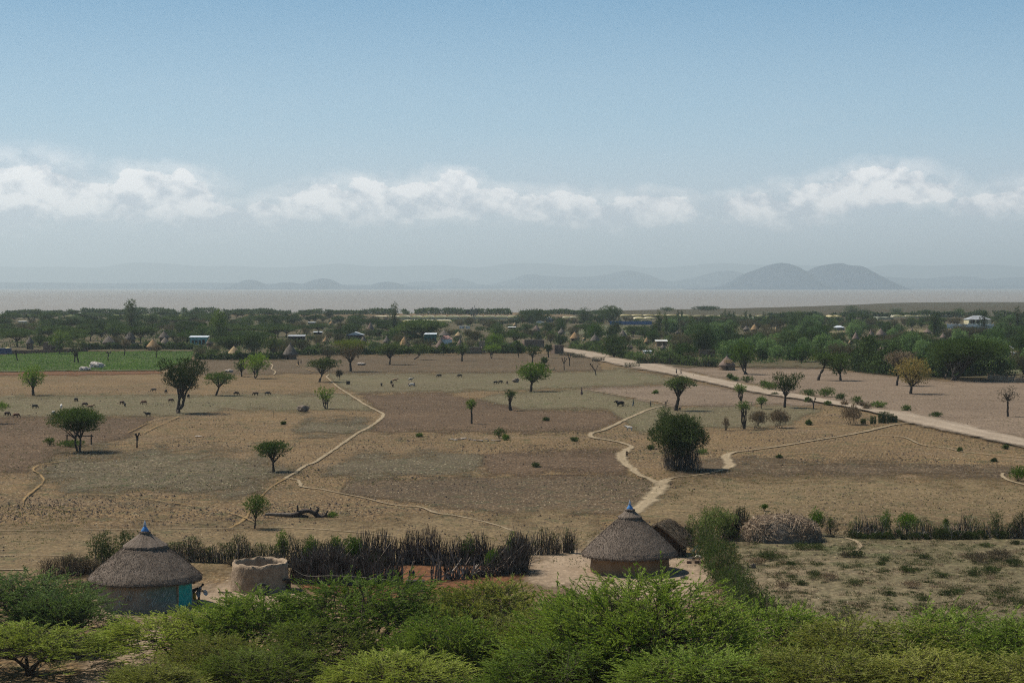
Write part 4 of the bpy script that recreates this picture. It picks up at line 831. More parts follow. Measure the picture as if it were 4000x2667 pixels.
def hut(name, px, yb, w_px, yt, ye, roof_m, wall_m, label, finial=None, group=GH, wallw=.78, rz=None):
    """a village hut: base row yb, roof w_px wide with its tip at yt and eave at ye"""
    b = G(px, yb); Y = b[1]; s = mpp(Y); rr = w_px * s / 2; top = ZY(yt, Y); ev = max(1.1, ZY(ye, Y))
    o = empty(name, tuple(b), (rz if rz is not None else rg.uniform(-.6, .6))); tag(o, label, 'hut', group)
    w, r, e2 = hut_meshes(rr * wallw, ev / .93, rr, top - ev, seed=int(px))
    w.build('wall', wall_m, o, True); rf = r.build('roof', roof_m, o, True)
    d = MB(); d.box((0, -rr * wallw - .01, .8), (.8, .12, 1.6)); d.build('door', M_OPENING_SHADE, o)  # dark slab on the wall, painting the shade of an open doorway
    f = MB(); f.lathe([(.16, 0), (.22, .12), (.10, .3), (.12, .4), (.02, .75)], 8, (0, 0, top - .12)); f.build('finial', finial or M_CERAMIC, rf)
    return o
# (px, base row, roof width, tip row, eave row, thatch, wall, what sets it apart)
for a in [
    (117, 1366, 34, 1315, 1340, TH_GREY2, M_MUD, 'grey hut half hidden by bushes left of the brick ruin'),
    (425, 1358, 53, 1312, 1338, TH_GREY2, M_MUD, 'grey conical hut beyond the middle of the green vegetable field'),
    (509, 1345, 46, 1291, 1323, TH_GREY2, M_MUD, 'tall grey hut under the small umbrella tree behind the vegetable field'),
    (598, 1369, 52, 1323, 1354, TH_ORANGE, M_MUD3, 'orange-brown hut at the far edge of the green vegetable field'),
    (641, 1342, 44, 1293, 1318, TH_GREY2, M_MUD, 'upper dark hut of the overlapping pair right of the orange-brown hut'),
    (645, 1362, 40, 1316, 1340, TH_GREY, M_MUD, 'lower dark hut of the overlapping pair right of the orange-brown hut'),
    (820, 1356, 30, 1316, 1340, TH_PINK, M_MUD, 'small brown hut just right of the turquoise house'),
    (915, 1401, 60, 1350, 1385, TH_STRAW, M_MUD, 'bright straw-roofed hut above the pair of round trees'),
    (1134, 1404, 62, 1341, 1384, TH_GREY2, M_MUD, 'striped grey hut with white door left of the bare thorn bush'),
    (1273, 1346, 26, 1314, 1333, TH_ORANGE, M_MUD, 'orange hut tip behind the bare thorn bush'),
    (1420, 1350, 26, 1311, 1332, TH_GREY2, M_MUD, 'small grey hut left of the tall eucalyptus'),
    (1511, 1346, 30, 1313, 1335, TH_GREY2, M_MUD, 'small pale grey hut at the foot of the tall eucalyptus'),
    (1580, 1360, 48, 1313, 1350, TH_ORANGE, M_MUD3, 'orange banded hut above the windswept acacia'),
    (1721, 1368, 46, 1322, 1355, TH_STRAW if False else TH_PINK, M_MUD2, 'pale conical hut below the red and white roof'),
    (1797, 1366, 30, 1324, 1349, TH_PINK, M_MUD, 'pinkish hut tip behind the dark thick-trunked tree'),
    (1791, 1322, 31, 1295, 1311, TH_STRAW, M_MUD2, 'short straw-topped hut right of the red and white roof'),
    (1735, 1318, 44, 1290, 1310, TH_GREY2, M_MUD, 'dull grey hut behind the red and white roof'),
    (1295, 1272, 20, 1251, 1264, TH_ORANGE, M_MUD, 'tiny orange hut far off among trees, left of the pointed far hut'),
    (1447, 1300, 34, 1257, 1292, TH_PINK, M_MUD, 'pointed far hut left of the tall eucalyptus crown'),
    (2095, 1304, 38, 1269, 1294, TH_PINK, M_MUD, 'brownish hut under the white car in the far village'),
    (2193, 1310, 30, 1282, 1300, TH_GREY2, M_MUD, 'grey far hut left of the bright triangular thatch'),
    (2246, 1334, 42, 1295, 1321, TH_ORANGE, M_MUD3, 'bright orange triangular thatch beside the road bend'),
    (2282, 1332, 16, 1318, 1328, TH_STRAW, M_WHITE, 'tiny whitish hut right of the bright orange thatch'),
    (2324, 1340, 40, 1304, 1331, TH_GREY2, M_MUD2, 'grey conical hut left of the big dark tree on the bend'),
    (2371, 1330, 14, 1306, 1318, TH_GREY2, M_MUD, 'thin grey hut tip above the big dark tree on the bend'),
    (2433, 1326, 37, 1288, 1314, TH_GREY2, M_MUD, 'banded grey hut right above the big dark tree on the bend'),
    (2527, 1350, 24, 1316, 1335, TH_ORANGE, M_MUD, 'narrow orange-topped hut left of the white tin roof'),
    (2459, 1368, 30, 1343, 1358, TH_PINK, M_MUD, 'low reddish thatch right of the big dark tree on the bend'),
    (2590, 1372, 26, 1345, 1360, TH_GREY2, M_MUD, 'low grey thatch directly below the white tin roof'),
    (2646, 1308, 18, 1292, 1302, TH_GREY2, M_MUD, 'tiny grey hut tip above the willowy pepper trees'),
    (2915, 1296, 26, 1272, 1287, TH_GREY2, M_MUD, 'grey hut left of the tan hut on the skyline of the pepper trees'),
    (2948, 1296, 33, 1265, 1287, TH_ORANGE, M_MUD, 'tan pointed hut above the pepper trees'),
    (3032, 1302, 14, 1272, 1292, TH_STRAW, M_MUD, 'thin straw-coloured tip right of the tan pointed hut'),
    (3343, 1332, 30, 1297, 1323, TH_PINK, M_MUD, 'pink-grey hut, leftmost of the three pointed huts by the grey shed'),
    (3402, 1330, 36, 1287, 1321, TH_PINK, M_MUD, 'pink-grey hut, middle of the three pointed huts by the grey shed'),
    (3441, 1318, 40, 1282, 1308, TH_PINK, M_MUD, 'pink-grey hut, rightmost of the three pointed huts by the grey shed'),
    (3321, 1348, 14, 1326, 1340, TH_STRAW, M_MUD, 'tiny straw tip below the leftmost of the three pointed huts'),
    (3443, 1384, 42, 1352, 1372, TH_PINK, M_MUD, 'reddish hut behind the dark hedge left of the huge layered acacia'),
    (3384, 1380, 22, 1360, 1372, TH_ORANGE, M_MUD, 'small orange hut edge left of the reddish hut behind the hedge'),
    (3623, 1306, 36, 1283, 1299, TH_PINK, M_MUD, 'far pinkish hut left of the white fenced house'),
    (3684, 1328, 28, 1301, 1320, TH_PINK, M_MUD2, 'far pinkish hut above the huge layered acacia'),
    (3562, 1302, 16, 1281, 1294, TH_PINK, M_MUD, 'tiny pinkish hut tip between the pointed huts and the fenced house'),
    (2012, 1278, 16, 1258, 1270, TH_STRAW, M_MUD, 'tiny pale hut tip right of the windmill'),
    ]: hut('thatched_hut', a[0], a[1], a[2], a[3], a[4], a[5], a[6], a[7])
h = hut('thatched_hut', 2840, 1446, 66, 1390, 1426, TH_PINK, M_MUD, 'low hut with patched straw roof beside the bright leafy tree, at the field edge', wallw=.94)
rng = np.random.default_rng(9); mb = MB(); P = rng.uniform(-1, 1, (260, 3)) * [1.2, .5, 0] + [0.4, -1.9, 3.0]
P[:, 2] = 2.6 + (P[:, 1] + 2.4) * .8; mb.blades(P, rng.normal(0, .3, P.shape) + [0, -1, -.7], .7, .12, rng); mb.build('straw_patch', TH_STRAW, h)

# ---- the two near huts
def near_hut(name, px, yfront, wall_px, roof_px, ytip, yeave, wall_m, label, seed, collar):
    bf = G(px, yfront); s0 = mpp(bf[1]); rw = wall_px * s0 / 2 * 1.02; Y = bf[1] + rw; s = mpp(Y)
    o = empty(name, (XY(px, Y, yfront), Y, 0)); tag(o, label, 'hut', 'near thatched huts')
    rr = roof_px * s / 2; top = ZY(ytip, Y); ev = ZY(yeave, Y)
    w, r, e2 = hut_meshes(rw, ev / .93, rr, top - ev, seed, 72, True)
    wl = w.build('wall', wall_m, o, True)
    rng = np.random.default_rng(seed + 5); n = 15000                       # loose straw ends all over the slope
    f = rng.uniform(0, .95, n) ** 1.15; a = rng.uniform(0, 6.283, n); R = rr * (1 - f) + .06 * np.sin(f * 3.14) * rr * .5 + .015
    P = np.stack([R * np.cos(a), R * np.sin(a), ev + .05 + (top - ev) * f ** .97 + .01], -1)
    sl = (top - ev) / rr; D = np.stack([np.cos(a), np.sin(a), np.full(n, -sl * .86)], -1) + rng.normal(0, .09, (n, 3))
    v, q = blades(P, D, rng.uniform(.08, .20, n), rng.uniform(.015, .035, n), rng); r.add(v, q)
    m = 2600; a = rng.uniform(0, 6.283, m); P = np.stack([rr * .985 * np.cos(a), rr * .985 * np.sin(a), ev + rng.uniform(-.16, .02, m)], -1)
    v, q = blades(P, np.stack([np.cos(a) * .5, np.sin(a) * .5, np.full(m, -.9)], -1) + rng.normal(0, .2, (m, 3)), rng.uniform(.10, .24, m), .035, rng); r.add(v, q)
    rf = r.build('roof', TH_GREY, o, False)
    c = MB(); f = collar; rc = rr * (1 - f) + .06 * math.sin(f * 3.14) * rr * .5; zc = ev + .05 + (top - ev) * f ** .97
    c.lathe([(rc + .03, zc - .06), (rc + .13, zc - .03), (rc + .10, zc + .10), (.30, top - .02)], 64, jit=.02, rng=rng)
    c.lathe([(.28, top - .10), (.46, top - .06), (.44, top + .05), (.20, top + .08)], 32, jit=.015, rng=rng); c.build('thatch_collar', TH_GREY, rf, False)
    return o, rf, wl, rw, rr, ev, top
# wall of the left hut: mud, with turquoise limewash worn through, pale scrawls on it
m, t, out = new_mat('worn_turquoise_mud'); o_ = t.obj(); sp = t.new('ShaderNodeSeparateXYZ'); t.l.new(o_, sp.inputs[0])
side = t.ramp(sp.outputs[0], -2.8, 2.9); hgt = t.ramp(sp.outputs[2], 0.1, 1.1)
n1 = t.noise(o_, 1.3, 6, .7); wear = t.math('MULTIPLY', t.ramp(t.math('ADD', t.math('MULTIPLY', side, .85), t.math('MULTIPLY', n1, .8)), .80, 1.25), hgt)
dia = t.noise(t.mapping(o_, rot=(0, -.75, 0), scale=(3.2, 3.2, .7)), 2.6, 4, .6)
scr = t.math('MULTIPLY', t.ramp(dia, .56, .62), t.ramp(t.noise(t.mapping(o_, loc=(4, 2, 1)), .9, 3, .6), .42, .56))
base = t.mix(t.ramp(n1, .4, .6), (0.270, 0.215, 0.165), (0.370, 0.300, 0.235))
base = t.mix(t.ramp(t.noise(t.mapping(o_, loc=(9, 1, 3)), .8, 4, .6), .58, .70, 0, .6), base, (0.05, 0.04, 0.034))
colw = t.mix(t.math('MULTIPLY', wear, .85), base, t.mix(n1, (0.085, 0.170, 0.150), (0.135, 0.27, 0.245)))
colw = t.mix(t.math('MULTIPLY', scr, t.math('MULTIPLY', t.ramp(side, .15, .35, 0, .6), hgt)), colw, (0.36, 0.45, 0.44))
bsdf(t, out, colw, .9, .1, t.bump(t.noise(o_, 9, 4, .6), .5, .03)); M_WORN = m
LH, lroof, lwall, lrw, lrr, lev, ltop = near_hut('thatched_hut', 568, 2396, 366, 440, 2077, 2252, M_WORN, 'big round hut with scrawled turquoise-washed wall and blue roof finial, person at its door', 3, .66)
RH, rroof, rwall, rrw, rrr, rev, rtop = near_hut('thatched_hut', 2460, 2256, 306, 373, 1990, 2158, M_MUD3, 'big round hut with plain brown wall and blue finial beside the grass shed', 7, .80)
def finial(parent, z, k=1.0, blue=M_BLUE):
    f = MB(); f.lathe([(.30 * k, 0), (.32 * k, .03), (.27 * k, .16 * k), (.15 * k, .34 * k), (.09 * k, .44 * k)], 24, (0, 0, z)); fo = f.build('finial', blue, parent, True)
    g = MB(); g.lathe([(.09 * k, .44 * k), (.14 * k, .50 * k), (.08 * k, .58 * k), (.10 * k, .66 * k), (.05 * k, .74 * k), (.015, .92 * k)], 16, (0, 0, z)); g.build('finial_tip', M_BLUEW, fo, True)
finial(lroof, ltop + .03, 1.0); finial(rroof, rtop + .03, .95)
# turquoise door at the right-hand end of the left hut and gourd hanging from the eave
d = MB(); a0 = math.radians(-18)
for k, aa_ in enumerate(np.linspace(-34, -11, 5)):
    a_ = math.radians(aa_); d.box(((lrw + .05) * math.cos(a_), (lrw + .05) * math.sin(a_), 1.12), (.10, lrw * math.radians(6.0), 2.16), a_)
dr = d.build('door', M_TURQ, LH); fm = MB()
for aa_ in (-38,): a_ = math.radians(aa_); fm.box(((lrw + .05) * math.cos(a_), (lrw + .05) * math.sin(a_), 1.12), (.14, .10, 2.2), a_)
fm.build('door_frame', M_MUD2, dr)
# chalked strokes on the wall, each a thin raised line of limewash
sw_ = MB(); rng = np.random.default_rng(2)
def stroke(a0, z0, a1, z1, r_=.018):
    s_ = np.linspace(0, 1, 6); A = np.radians(a0 + (a1 - a0) * s_) + rng.normal(0, .004, 6); Z = z0 + (z1 - z0) * s_ + rng.normal(0, .012, 6)
    sw_.tube(np.stack([(lrw * 1.015 + .006) * np.cos(A), (lrw * 1.015 + .006) * np.sin(A), Z], -1), r_, 4)
for (a0_, z0_, w_, h_, kind) in [(-118, 1.15, 9, .75, 'N'), (-103, .9, 9, .8, 'W'), (-86, .85, 11, .95, 'A'), (-70, .95, 8, .6, 'V'), (-62, 1.1, 7, .55, 'N'), (-54, 1.0, 6, .6, 'I'), (-116, .35, 9, .6, 'N'), (-98, .35, 8, .5, 'V'), (-76, .45, 8, .45, 'N'), (-60, .5, 8, .4, 'V')]:
    tl_ = 5
    if kind in 'NW': stroke(a0_, z0_, a0_ + tl_, z0_ + h_); stroke(a0_ + tl_, z0_ + h_, a0_ + w_ * .6, z0_ + .1); stroke(a0_ + w_ * .6, z0_ + .1, a0_ + w_ * .6 + tl_, z0_ + h_ * 1.05)
    if kind == 'A': stroke(a0_, z0_, a0_ + w_ * .6, z0_ + h_); stroke(a0_ + w_ * .6, z0_ + h_, a0_ + w_, z0_ + .1); stroke(a0_ + w_ * .3, z0_ + h_ * .45, a0_ + w_ * .9, z0_ + h_ * .42)
    if kind in 'VI': stroke(a0_, z0_, a0_ + tl_, z0_ + h_); stroke(a0_ + 2, z0_ - .1, a0_ + 2 + tl_, z0_ + h_ * .7)
sw_.build('limewash_scrawl', plain('limewash', (0.55, 0.62, 0.60), (0.35, 0.42, 0.40), scale=6), lwall)
b = G(757, 2262); Yg = LH.location[1] - 1.2
g = MB(); xg, zg = XY(757, Yg, 2262), ZY(2266, Yg); g.lathe([(.02, -.30), (.13, -.22), (.15, -.10), (.06, .04), (.03, .14), (.01, .3)], 14, (0, 0, 0)); gg = g.build('hanging_gourd', plain('tan_gourd', (0.42, 0.25, 0.12)), None, True, (xg, Yg, zg)); tag(gg, 'tan gourd hanging from the right eave of the turquoise-walled hut', 'gourd')
# plinth apron of packed earth round the left hut
ap = MB(); ap.lathe([(lrw * 1.0, .26), (lrw * 1.05, .22), (lrw * 1.13, .04), (lrw * 1.16, -.05)], 64, jit=.03, rng=rng); ap.build('plinth', M_MUD2, LH, True)

# roofless round mud wall (granary)
bf = G(1015, 2322); s0 = mpp(bf[1]); rw = 226 * s0 / 2; Yc = bf[1] + rw; hg = ZY(2192, Yc)
gr = empty('round_mud_wall', (XY(1016, Yc, 2320), Yc, 0)); tag(gr, 'roofless round mud wall with a wavy rim between hut and stick corral', 'mud wall')
rng = np.random.default_rng(21); k = 72; an = np.arange(k) * 6.283 / k
rim = hg + .05 * np.sin(an * 5) + .04 * np.sin(an * 11 + 1) + rng.normal(0, .010, k) + .08 * np.sin(an + .4)
rows = []
for (f, z) in [(1.045, -.1), (1.035, .12), (1.0, .5), (.985, .62), (.975, .85), (.955, 1.0), (.935, None), (.885, None), (.85, .9), (.86, -.05)]:
    zz = rim + (0.03 if f == .885 else 0) if z is None else (rim * z if z > .3 else np.full(k, z)); R = rw * f + rng.normal(0, .03, k)
    rows.append(np.stack([R * np.cos(an), R * np.sin(an), zz], -1))
V = np.vstack(rows); i = np.arange(len(rows) - 1)[:, None] * k + np.arange(k)[None]; j2 = np.arange(len(rows) - 1)[:, None] * k + (np.arange(k)[None] + 1) % k
link('wall', mesh_np('granary_wall', V, np.stack([i, j2, j2 + k, i + k], -1).reshape(-1, 4), smooth=True), M_MUD2, gr)
fl = MB(); fl.lathe([(rw * .86, .03), (.01, .03)], 24); fl.build('earth_floor', M_MUD, gr)

# grass shed behind the right hut
Ys = G(2620, 2170)[1]; ss = mpp(Ys); sh = empty('grass_shed', (XY(2596, Ys, 2170), Ys + 1.2, 0), -.35); tag(sh, 'gabled shed of grass and reeds behind the right-hand round hut', 'shed')
Wd, Dp, hw_, hr_ = 4.0, 3.6, 1.6, 3.1
wl = MB(); wl.box((0, -Dp / 2 + .3, hw_ / 2), (Wd - .5, .14, hw_)); wl.box((0, Dp / 2 - .3, hw_ / 2), (Wd - .5, .14, hw_)); wl.box((-Wd / 2 + .25, 0, hw_ / 2), (.14, Dp - .75, hw_)); wl.box((Wd / 2 - .25, 0, hw_ / 2), (.14, Dp - .75, hw_))
wl.add([[-Wd / 2 + .25, -Dp / 2 + .24, hw_], [Wd / 2 - .25, -Dp / 2 + .24, hw_], [0, -Dp / 2 + .24, hr_ - .25], [-Wd / 2 + .25, -Dp / 2 + .36, hw_], [Wd / 2 - .25, -Dp / 2 + .36, hw_], [0, -Dp / 2 + .36, hr_ - .25]], [[0, 3, 5, 2], [1, 2, 5, 4]], [[0, 1, 2], [3, 5, 4]])
rng = np.random.default_rng(8)
for k in range(60):
    x = rng.uniform(-Wd / 2 + .3, Wd / 2 - .3); zt_ = hw_ + (hr_ - .3 - hw_) * (1 - abs(x) / (Wd / 2))
    wl.tube(np.array([[x, -Dp / 2 + .20, 0], [x + rng.normal(0, .04), -Dp / 2 + .19, zt_]]), .022, 4)
for z in (.6, 1.2, 1.75): wl.tube(np.array([[-Wd / 2 + .3, -Dp / 2 + .15, z], [Wd / 2 - .3, -Dp / 2 + .15, z + .05]]), .03, 4)
wl.build('wall', plain('dark_reed_wall', (0.115, 0.075, 0.050), (0.055, 0.036, 0.026), scale=3, stretch=(4, 4, .4)), sh)
rf = MB()
for sx in (-1, 1):
    n = 14; u = np.linspace(0, 1, n); x = sx * u * (Wd / 2 + .45); z = hr_ - (hr_ - hw_ + .45) * (u ** 1.1) + .10 * np.sin(u * 3); yv = np.linspace(-Dp / 2 - .4, Dp / 2 + .4, 20)
    X_, Y_ = np.meshgrid(x, yv); Z_ = np.broadcast_to(z, X_.shape) + rng.normal(0, .02, X_.shape)
    V = np.stack([X_, Y_, Z_], -1).reshape(-1, 3); V2 = V - [0, 0, .18]; i = np.arange(19)[:, None] * n + np.arange(n - 1)[None]
    q = np.stack([i, i + 1, i + n + 1, i + n], -1).reshape(-1, 4); rf.add(V, q); rf.add(V2, q[:, ::-1])
    e = np.arange(n - 1); rf.add(np.vstack([V[:n], V2[:n]]), np.stack([e, e + n, e + n + 1, e + 1], -1))
    P = V[rng.integers(0, len(V), 2600)] + rng.normal(0, .12, (2600, 3)) * [1, 1, .1] + [0, 0, .02]
    rf.blades(P, np.array([sx * 1.0, 0, -.85]) + rng.normal(0, .18, P.shape), .35, .035, rng)
    rf.tube(np.array([[0, -Dp / 2 - .42, hr_ - .06], [sx * .8, -Dp / 2 - .44, hr_ - .55], [sx * (Wd / 2 + .42), -Dp / 2 - .42, hw_ - .42]]), .12, 8)
rf.tube(np.array([[0, -Dp / 2 - .3, hr_ - .1], [.05, -Dp / 2 - .3, hr_ + .45]]), .03, 4)
rf.build('roof', thatch('weathered_grass_roof', (0.26, 0.20, 0.14), (0.13, 0.095, 0.065), 4), sh)
po = MB(); po.tube(np.array([[Wd / 2 + .2, -Dp / 2 - .2, 0], [Wd / 2 + .2, -Dp / 2 - .2, hw_ - .25]]), .05, 6); po.build('post', M_STICK, sh)

# ---- box houses
def house(name, px, yb, w_px, yt, label, wall, roof, style='shed', depth=5.0, roof_px=None, rz=0.0, cat='house', openings=((-.25, .9, .8, 1.0, 'window'), (.15, .95, .9, 1.9, 'door')), eave=None, group=None):
    b = G(px, yb); Y = b[1]; s = mpp(Y); w = w_px * s; h = ZY(yt, Y); o = empty(name, tuple(b + [0, depth / 2, 0]), rz); tag(o, label, cat, group)
    he = h * (eave or (.88 if style == 'shed' else .62)); m_ = MB(); m_.box((0, 0, he / 2), (w, depth, he)); wl = m_.build('wall', wall, o)
    r = MB(); ov = .35
    if style == 'shed':
        r.add([[-w / 2 - ov, -depth / 2 - ov, he + .0], [w / 2 + ov, -depth / 2 - ov, he], [w / 2 + ov, depth / 2 + ov, h], [-w / 2 - ov, depth / 2 + ov, h], [-w / 2 - ov, -depth / 2 - ov, he + .12], [w / 2 + ov, -depth / 2 - ov, he + .12], [w / 2 + ov, depth / 2 + ov, h + .12], [-w / 2 - ov, depth / 2 + ov, h + .12]], [[0, 3, 2, 1], [4, 5, 6, 7], [0, 1, 5, 4], [1, 2, 6, 5], [2, 3, 7, 6], [3, 0, 4, 7]])
        r.add([[-w / 2 + .02, -depth / 2 + .02, he - .05], [w / 2 - .02, -depth / 2 + .02, he - .05], [w / 2 - .02, depth / 2 - .02, he - .05], [-w / 2 + .02, depth / 2 - .02, he - .05], [w / 2 - .02, depth / 2 - .02, h], [-w / 2 + .02, depth / 2 - .02, h]], [[2, 3, 5, 4]], [[1, 2, 4], [0, 5, 3]])
    elif style == 'hip':
        k_ = .35; v = [[-w / 2 - ov, -depth / 2 - ov, he], [w / 2 + ov, -depth / 2 - ov, he], [w / 2 + ov, depth / 2 + ov, he], [-w / 2 - ov, depth / 2 + ov, he], [-w * k_ * .5, 0, h], [w * k_ * .5, 0, h]]
        r.add(v, [[0, 1, 5, 4], [2, 3, 4, 5], [0, 3, 2, 1]], [[1, 2, 5], [3, 0, 4]])
    elif style == 'gable':      # ridge along y, gable to the front
        v = [[-w / 2 - ov, -depth / 2 - ov, he], [w / 2 + ov, -depth / 2 - ov, he], [w / 2 + ov, depth / 2 + ov, he], [-w / 2 - ov, depth / 2 + ov, he], [0, -depth / 2 - ov, h], [0, depth / 2 + ov, h]]
        r.add(v, [[1, 2, 5, 4], [3, 0, 4, 5], [0, 3, 2, 1]]); r.add([[-w / 2, -depth / 2 - .02, he + .01], [w / 2, -depth / 2 - .02, he + .01], [0, -depth / 2 - .02, h - .1]], t=[[0, 1, 2]])
    elif style == 'open':       # walls without a roof: a rim of brick
        r = None
    if r is not None: r.build('roof', roof, o)
    else:
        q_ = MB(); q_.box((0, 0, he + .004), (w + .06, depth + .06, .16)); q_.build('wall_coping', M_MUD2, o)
        q_ = MB(); q_.box((0, 0, he + .09), (w - .5, depth - .5, .02)); q_.build('painted_inside_shade', M_OPENING_SHADE, o)  # dark lid on the solid block paints the shade between the walls
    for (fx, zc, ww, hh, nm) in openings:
        q_ = MB(); q_.box((fx * w, -depth / 2 - .02, zc if nm == 'window' else hh / 2), (ww, .08, hh)); pt = q_.build(nm, M_OPENING_SHADE, o)  # dark slabs paint the shade of open windows and doors
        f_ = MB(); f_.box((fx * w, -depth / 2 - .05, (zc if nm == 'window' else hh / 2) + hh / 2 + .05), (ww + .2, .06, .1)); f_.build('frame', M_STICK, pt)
    return o
house('tin_roofed_house', 775, 1349, 68, 1313, 'turquoise house with a bright tin roof beyond the green vegetable field', M_TURQF, M_TIN, openings=((-.32, 1.6, 1.0, 1.1, 'window'), (-.12, 1.6, 1.0, 1.1, 'window'), (.08, 1.1, 1.0, 2.2, 'door'), (.30, 1.1, 1.3, 2.4, 'door')))
house('brick_ruin', 200, 1376, 62, 1338, 'roofless mud brick house beyond the left end of the vegetable field', M_BRICK, None, 'open', 6, eave=1.0)
house('long_dark_house', 1157, 1334, 62, 1309, 'dark timber house with pale roof edge above the striped grey hut', M_DARKW, M_TINB, eave=.8)
house('dark_gabled_house', 1385, 1328, 66, 1296, 'dark house with a pale gabled roof left of the tall eucalyptus', M_DARKW, M_TIN, 'gable', 7)
house('low_tin_house', 1240, 1310, 30, 1296, 'low house with a light tin roof behind the bare thorn bush', M_DARKW, M_TIN)
house('low_tin_house', 1216, 1268, 26, 1259, 'tiny far tin roof among the trees above the low tin-roofed house', M_DARKW, M_TIN, openings=())
house('teal_house', 1680, 1338, 46, 1302, 'dark teal house under the spreading acacia right of the orange banded hut', M_TEAL, M_TIN, openings=((-.3, 1.5, .8, .9, 'window'), (0, 1.5, .8, .9, 'window'), (.3, 1.1, .9, 2.0, 'door')))
house('tin_shelter', 1742, 1345, 46, 1311, 'shelter with a faded red hipped roof and white eave', M_WHITE, M_TINR, 'hip', 5, openings=(), eave=.62)
house('mud_block_house', 2176, 1382, 38, 1348, 'square mud house standing alone beside the road', M_BRICK, None, 'open', 4.5, rz=.35, eave=1.0, openings=((.0, 1.0, .1, .1, 'window'),))
house('mud_block_house', 2083, 1358, 78, 1328, 'long flat mud house between road and fields', M_BRICK, None, 'open', 7, rz=.12, eave=1.0, openings=())
house('mud_block_house', 2008, 1358, 64, 1340, 'low mud house left of the long flat one', M_BRICK, None, 'open', 6, eave=1.0, openings=())
house('mud_tower', 1882, 1378, 22, 1333, 'narrow tall mud wall left of the bright flat-crowned trees', M_MUD2, None, 'open', 3, eave=1.0, openings=())
house('mud_walled_compound', 1852, 1382, 60, 1358, 'low mud walls with rubble left of the narrow tall mud wall', M_MUD, None, 'open', 6, eave=1.0, openings=())
house('tin_roofed_house', 2585, 1354, 42, 1330, 'brown house with a white tin roof above the road hedge', M_MUD3, M_WHITE, 'shed', 5, openings=((.2, 1.4, .7, .7, 'window'),))
house('small_white_shed', 2530, 1382, 26, 1371, 'small whitish shed in the hedge below the orange-topped hut', M_WHITE, M_TIN, openings=())
house('mud_garden_wall', 2762, 1397, 62, 1366, 'brown mud wall behind the willowy trees left of the patched straw hut', M_MUD, None, 'open', 1.2, eave=1.0, openings=())
house('tin_roofed_house', 2147, 1262, 26, 1237, 'grey house with a white roof beside the parked white car', plain('grey_plaster', (0.2, 0.2, 0.19)), M_WHITE, 'gable', 8, openings=((0, 1.5, .8, 1, 'window'),))
house('low_tin_house', 2000, 1286, 28, 1277, 'low dark house with a white roof right of the windmill', M_DARKW, M_WHITE, openings=())
house('grey_shed', 3280, 1291, 37, 1272, 'grey open-field shed with a pale hipped roof', plain('grey_boards', (0.16, 0.16, 0.155)), M_TIN, 'hip', 7, openings=((.1, 1.2, 1.2, 1.2, 'window'),))
house('villa', 3828, 1275, 88, 1233, 'cream house with a wide blue-grey hipped roof behind the white fence', M_CREAM, M_TINB, 'hip', 14, openings=((-.38, 3, 1.2, 2.2, 'window'), (-.28, 3, 1.4, 2.6, 'window'), (-.08, 3, 2.2, 2.4, 'window')), eave=.64)
house('low_pale_house', 85, 1262, 30, 1255, 'tiny far building with a pale roof near the left edge', M_TINB, M_WHITE, openings=())
fn = MB(); b0 = G(3700, 1284); b1 = G(3880, 1284); fn.box((b0 + b1) / 2 + [0, 0, 1.4], (b1[0] - b0[0], .3, 2.8))
for k in range(12): p_ = b0 + (b1 - b0) * k / 11; fn.box(p_ + [0, -.2, 1.6], (.5, .3, 3.2))
tag(fn.build('white_fence_wall', M_WHITE), 'white fence wall in front of the cream house', 'fence')
# greenhouses: long rows of arched plastic, built span by span
def greenhouse(x0, x1, yb, yt, label, mat_, spans=None):
    b0, b1 = G(x0, yb), G(x1, yb); Y = b0[1]; L = b1[0] - b0[0]; h = ZY(yt, Y); n = max(2, int(L / 9)); w = L / n; r = empty('greenhouse', ((b0[0] + b1[0]) / 2, Y + 12, 0)); tag(r, label, 'greenhouse', 'plastic greenhouses by the lake shore')
    wl = MB(); wl.box((0, 0, h * .32), (L, 24, h * .64)); wl.build('wall', mat_, r); rf = MB()
    for k in range(n):
        a_ = np.linspace(0, math.pi, 7); X_ = -L / 2 + w * (k + .5) - np.cos(a_) * w / 2; Z_ = h * .64 + np.sin(a_) * h * .36
        V = np.vstack([np.stack([X_, np.full(7, -12.1), Z_], -1), np.stack([X_, np.full(7, 12.1), Z_], -1)]); e = np.arange(6); rf.add(V, np.stack([e, e + 1, e + 8, e + 7], -1))
        rf.add(np.vstack([V[:7], [[X_[3], -12.1, h * .64]]]), t=[[e_, e_ + 1, 7] for e_ in range(6)])
    rf.build('roof', mat_, r); p_ = MB()
    for k in range(n + 1): p_.box((-L / 2 + w * k, -12.2, h * .32), (.25, .2, h * .64))
    p_.build('posts', M_STICK, r)
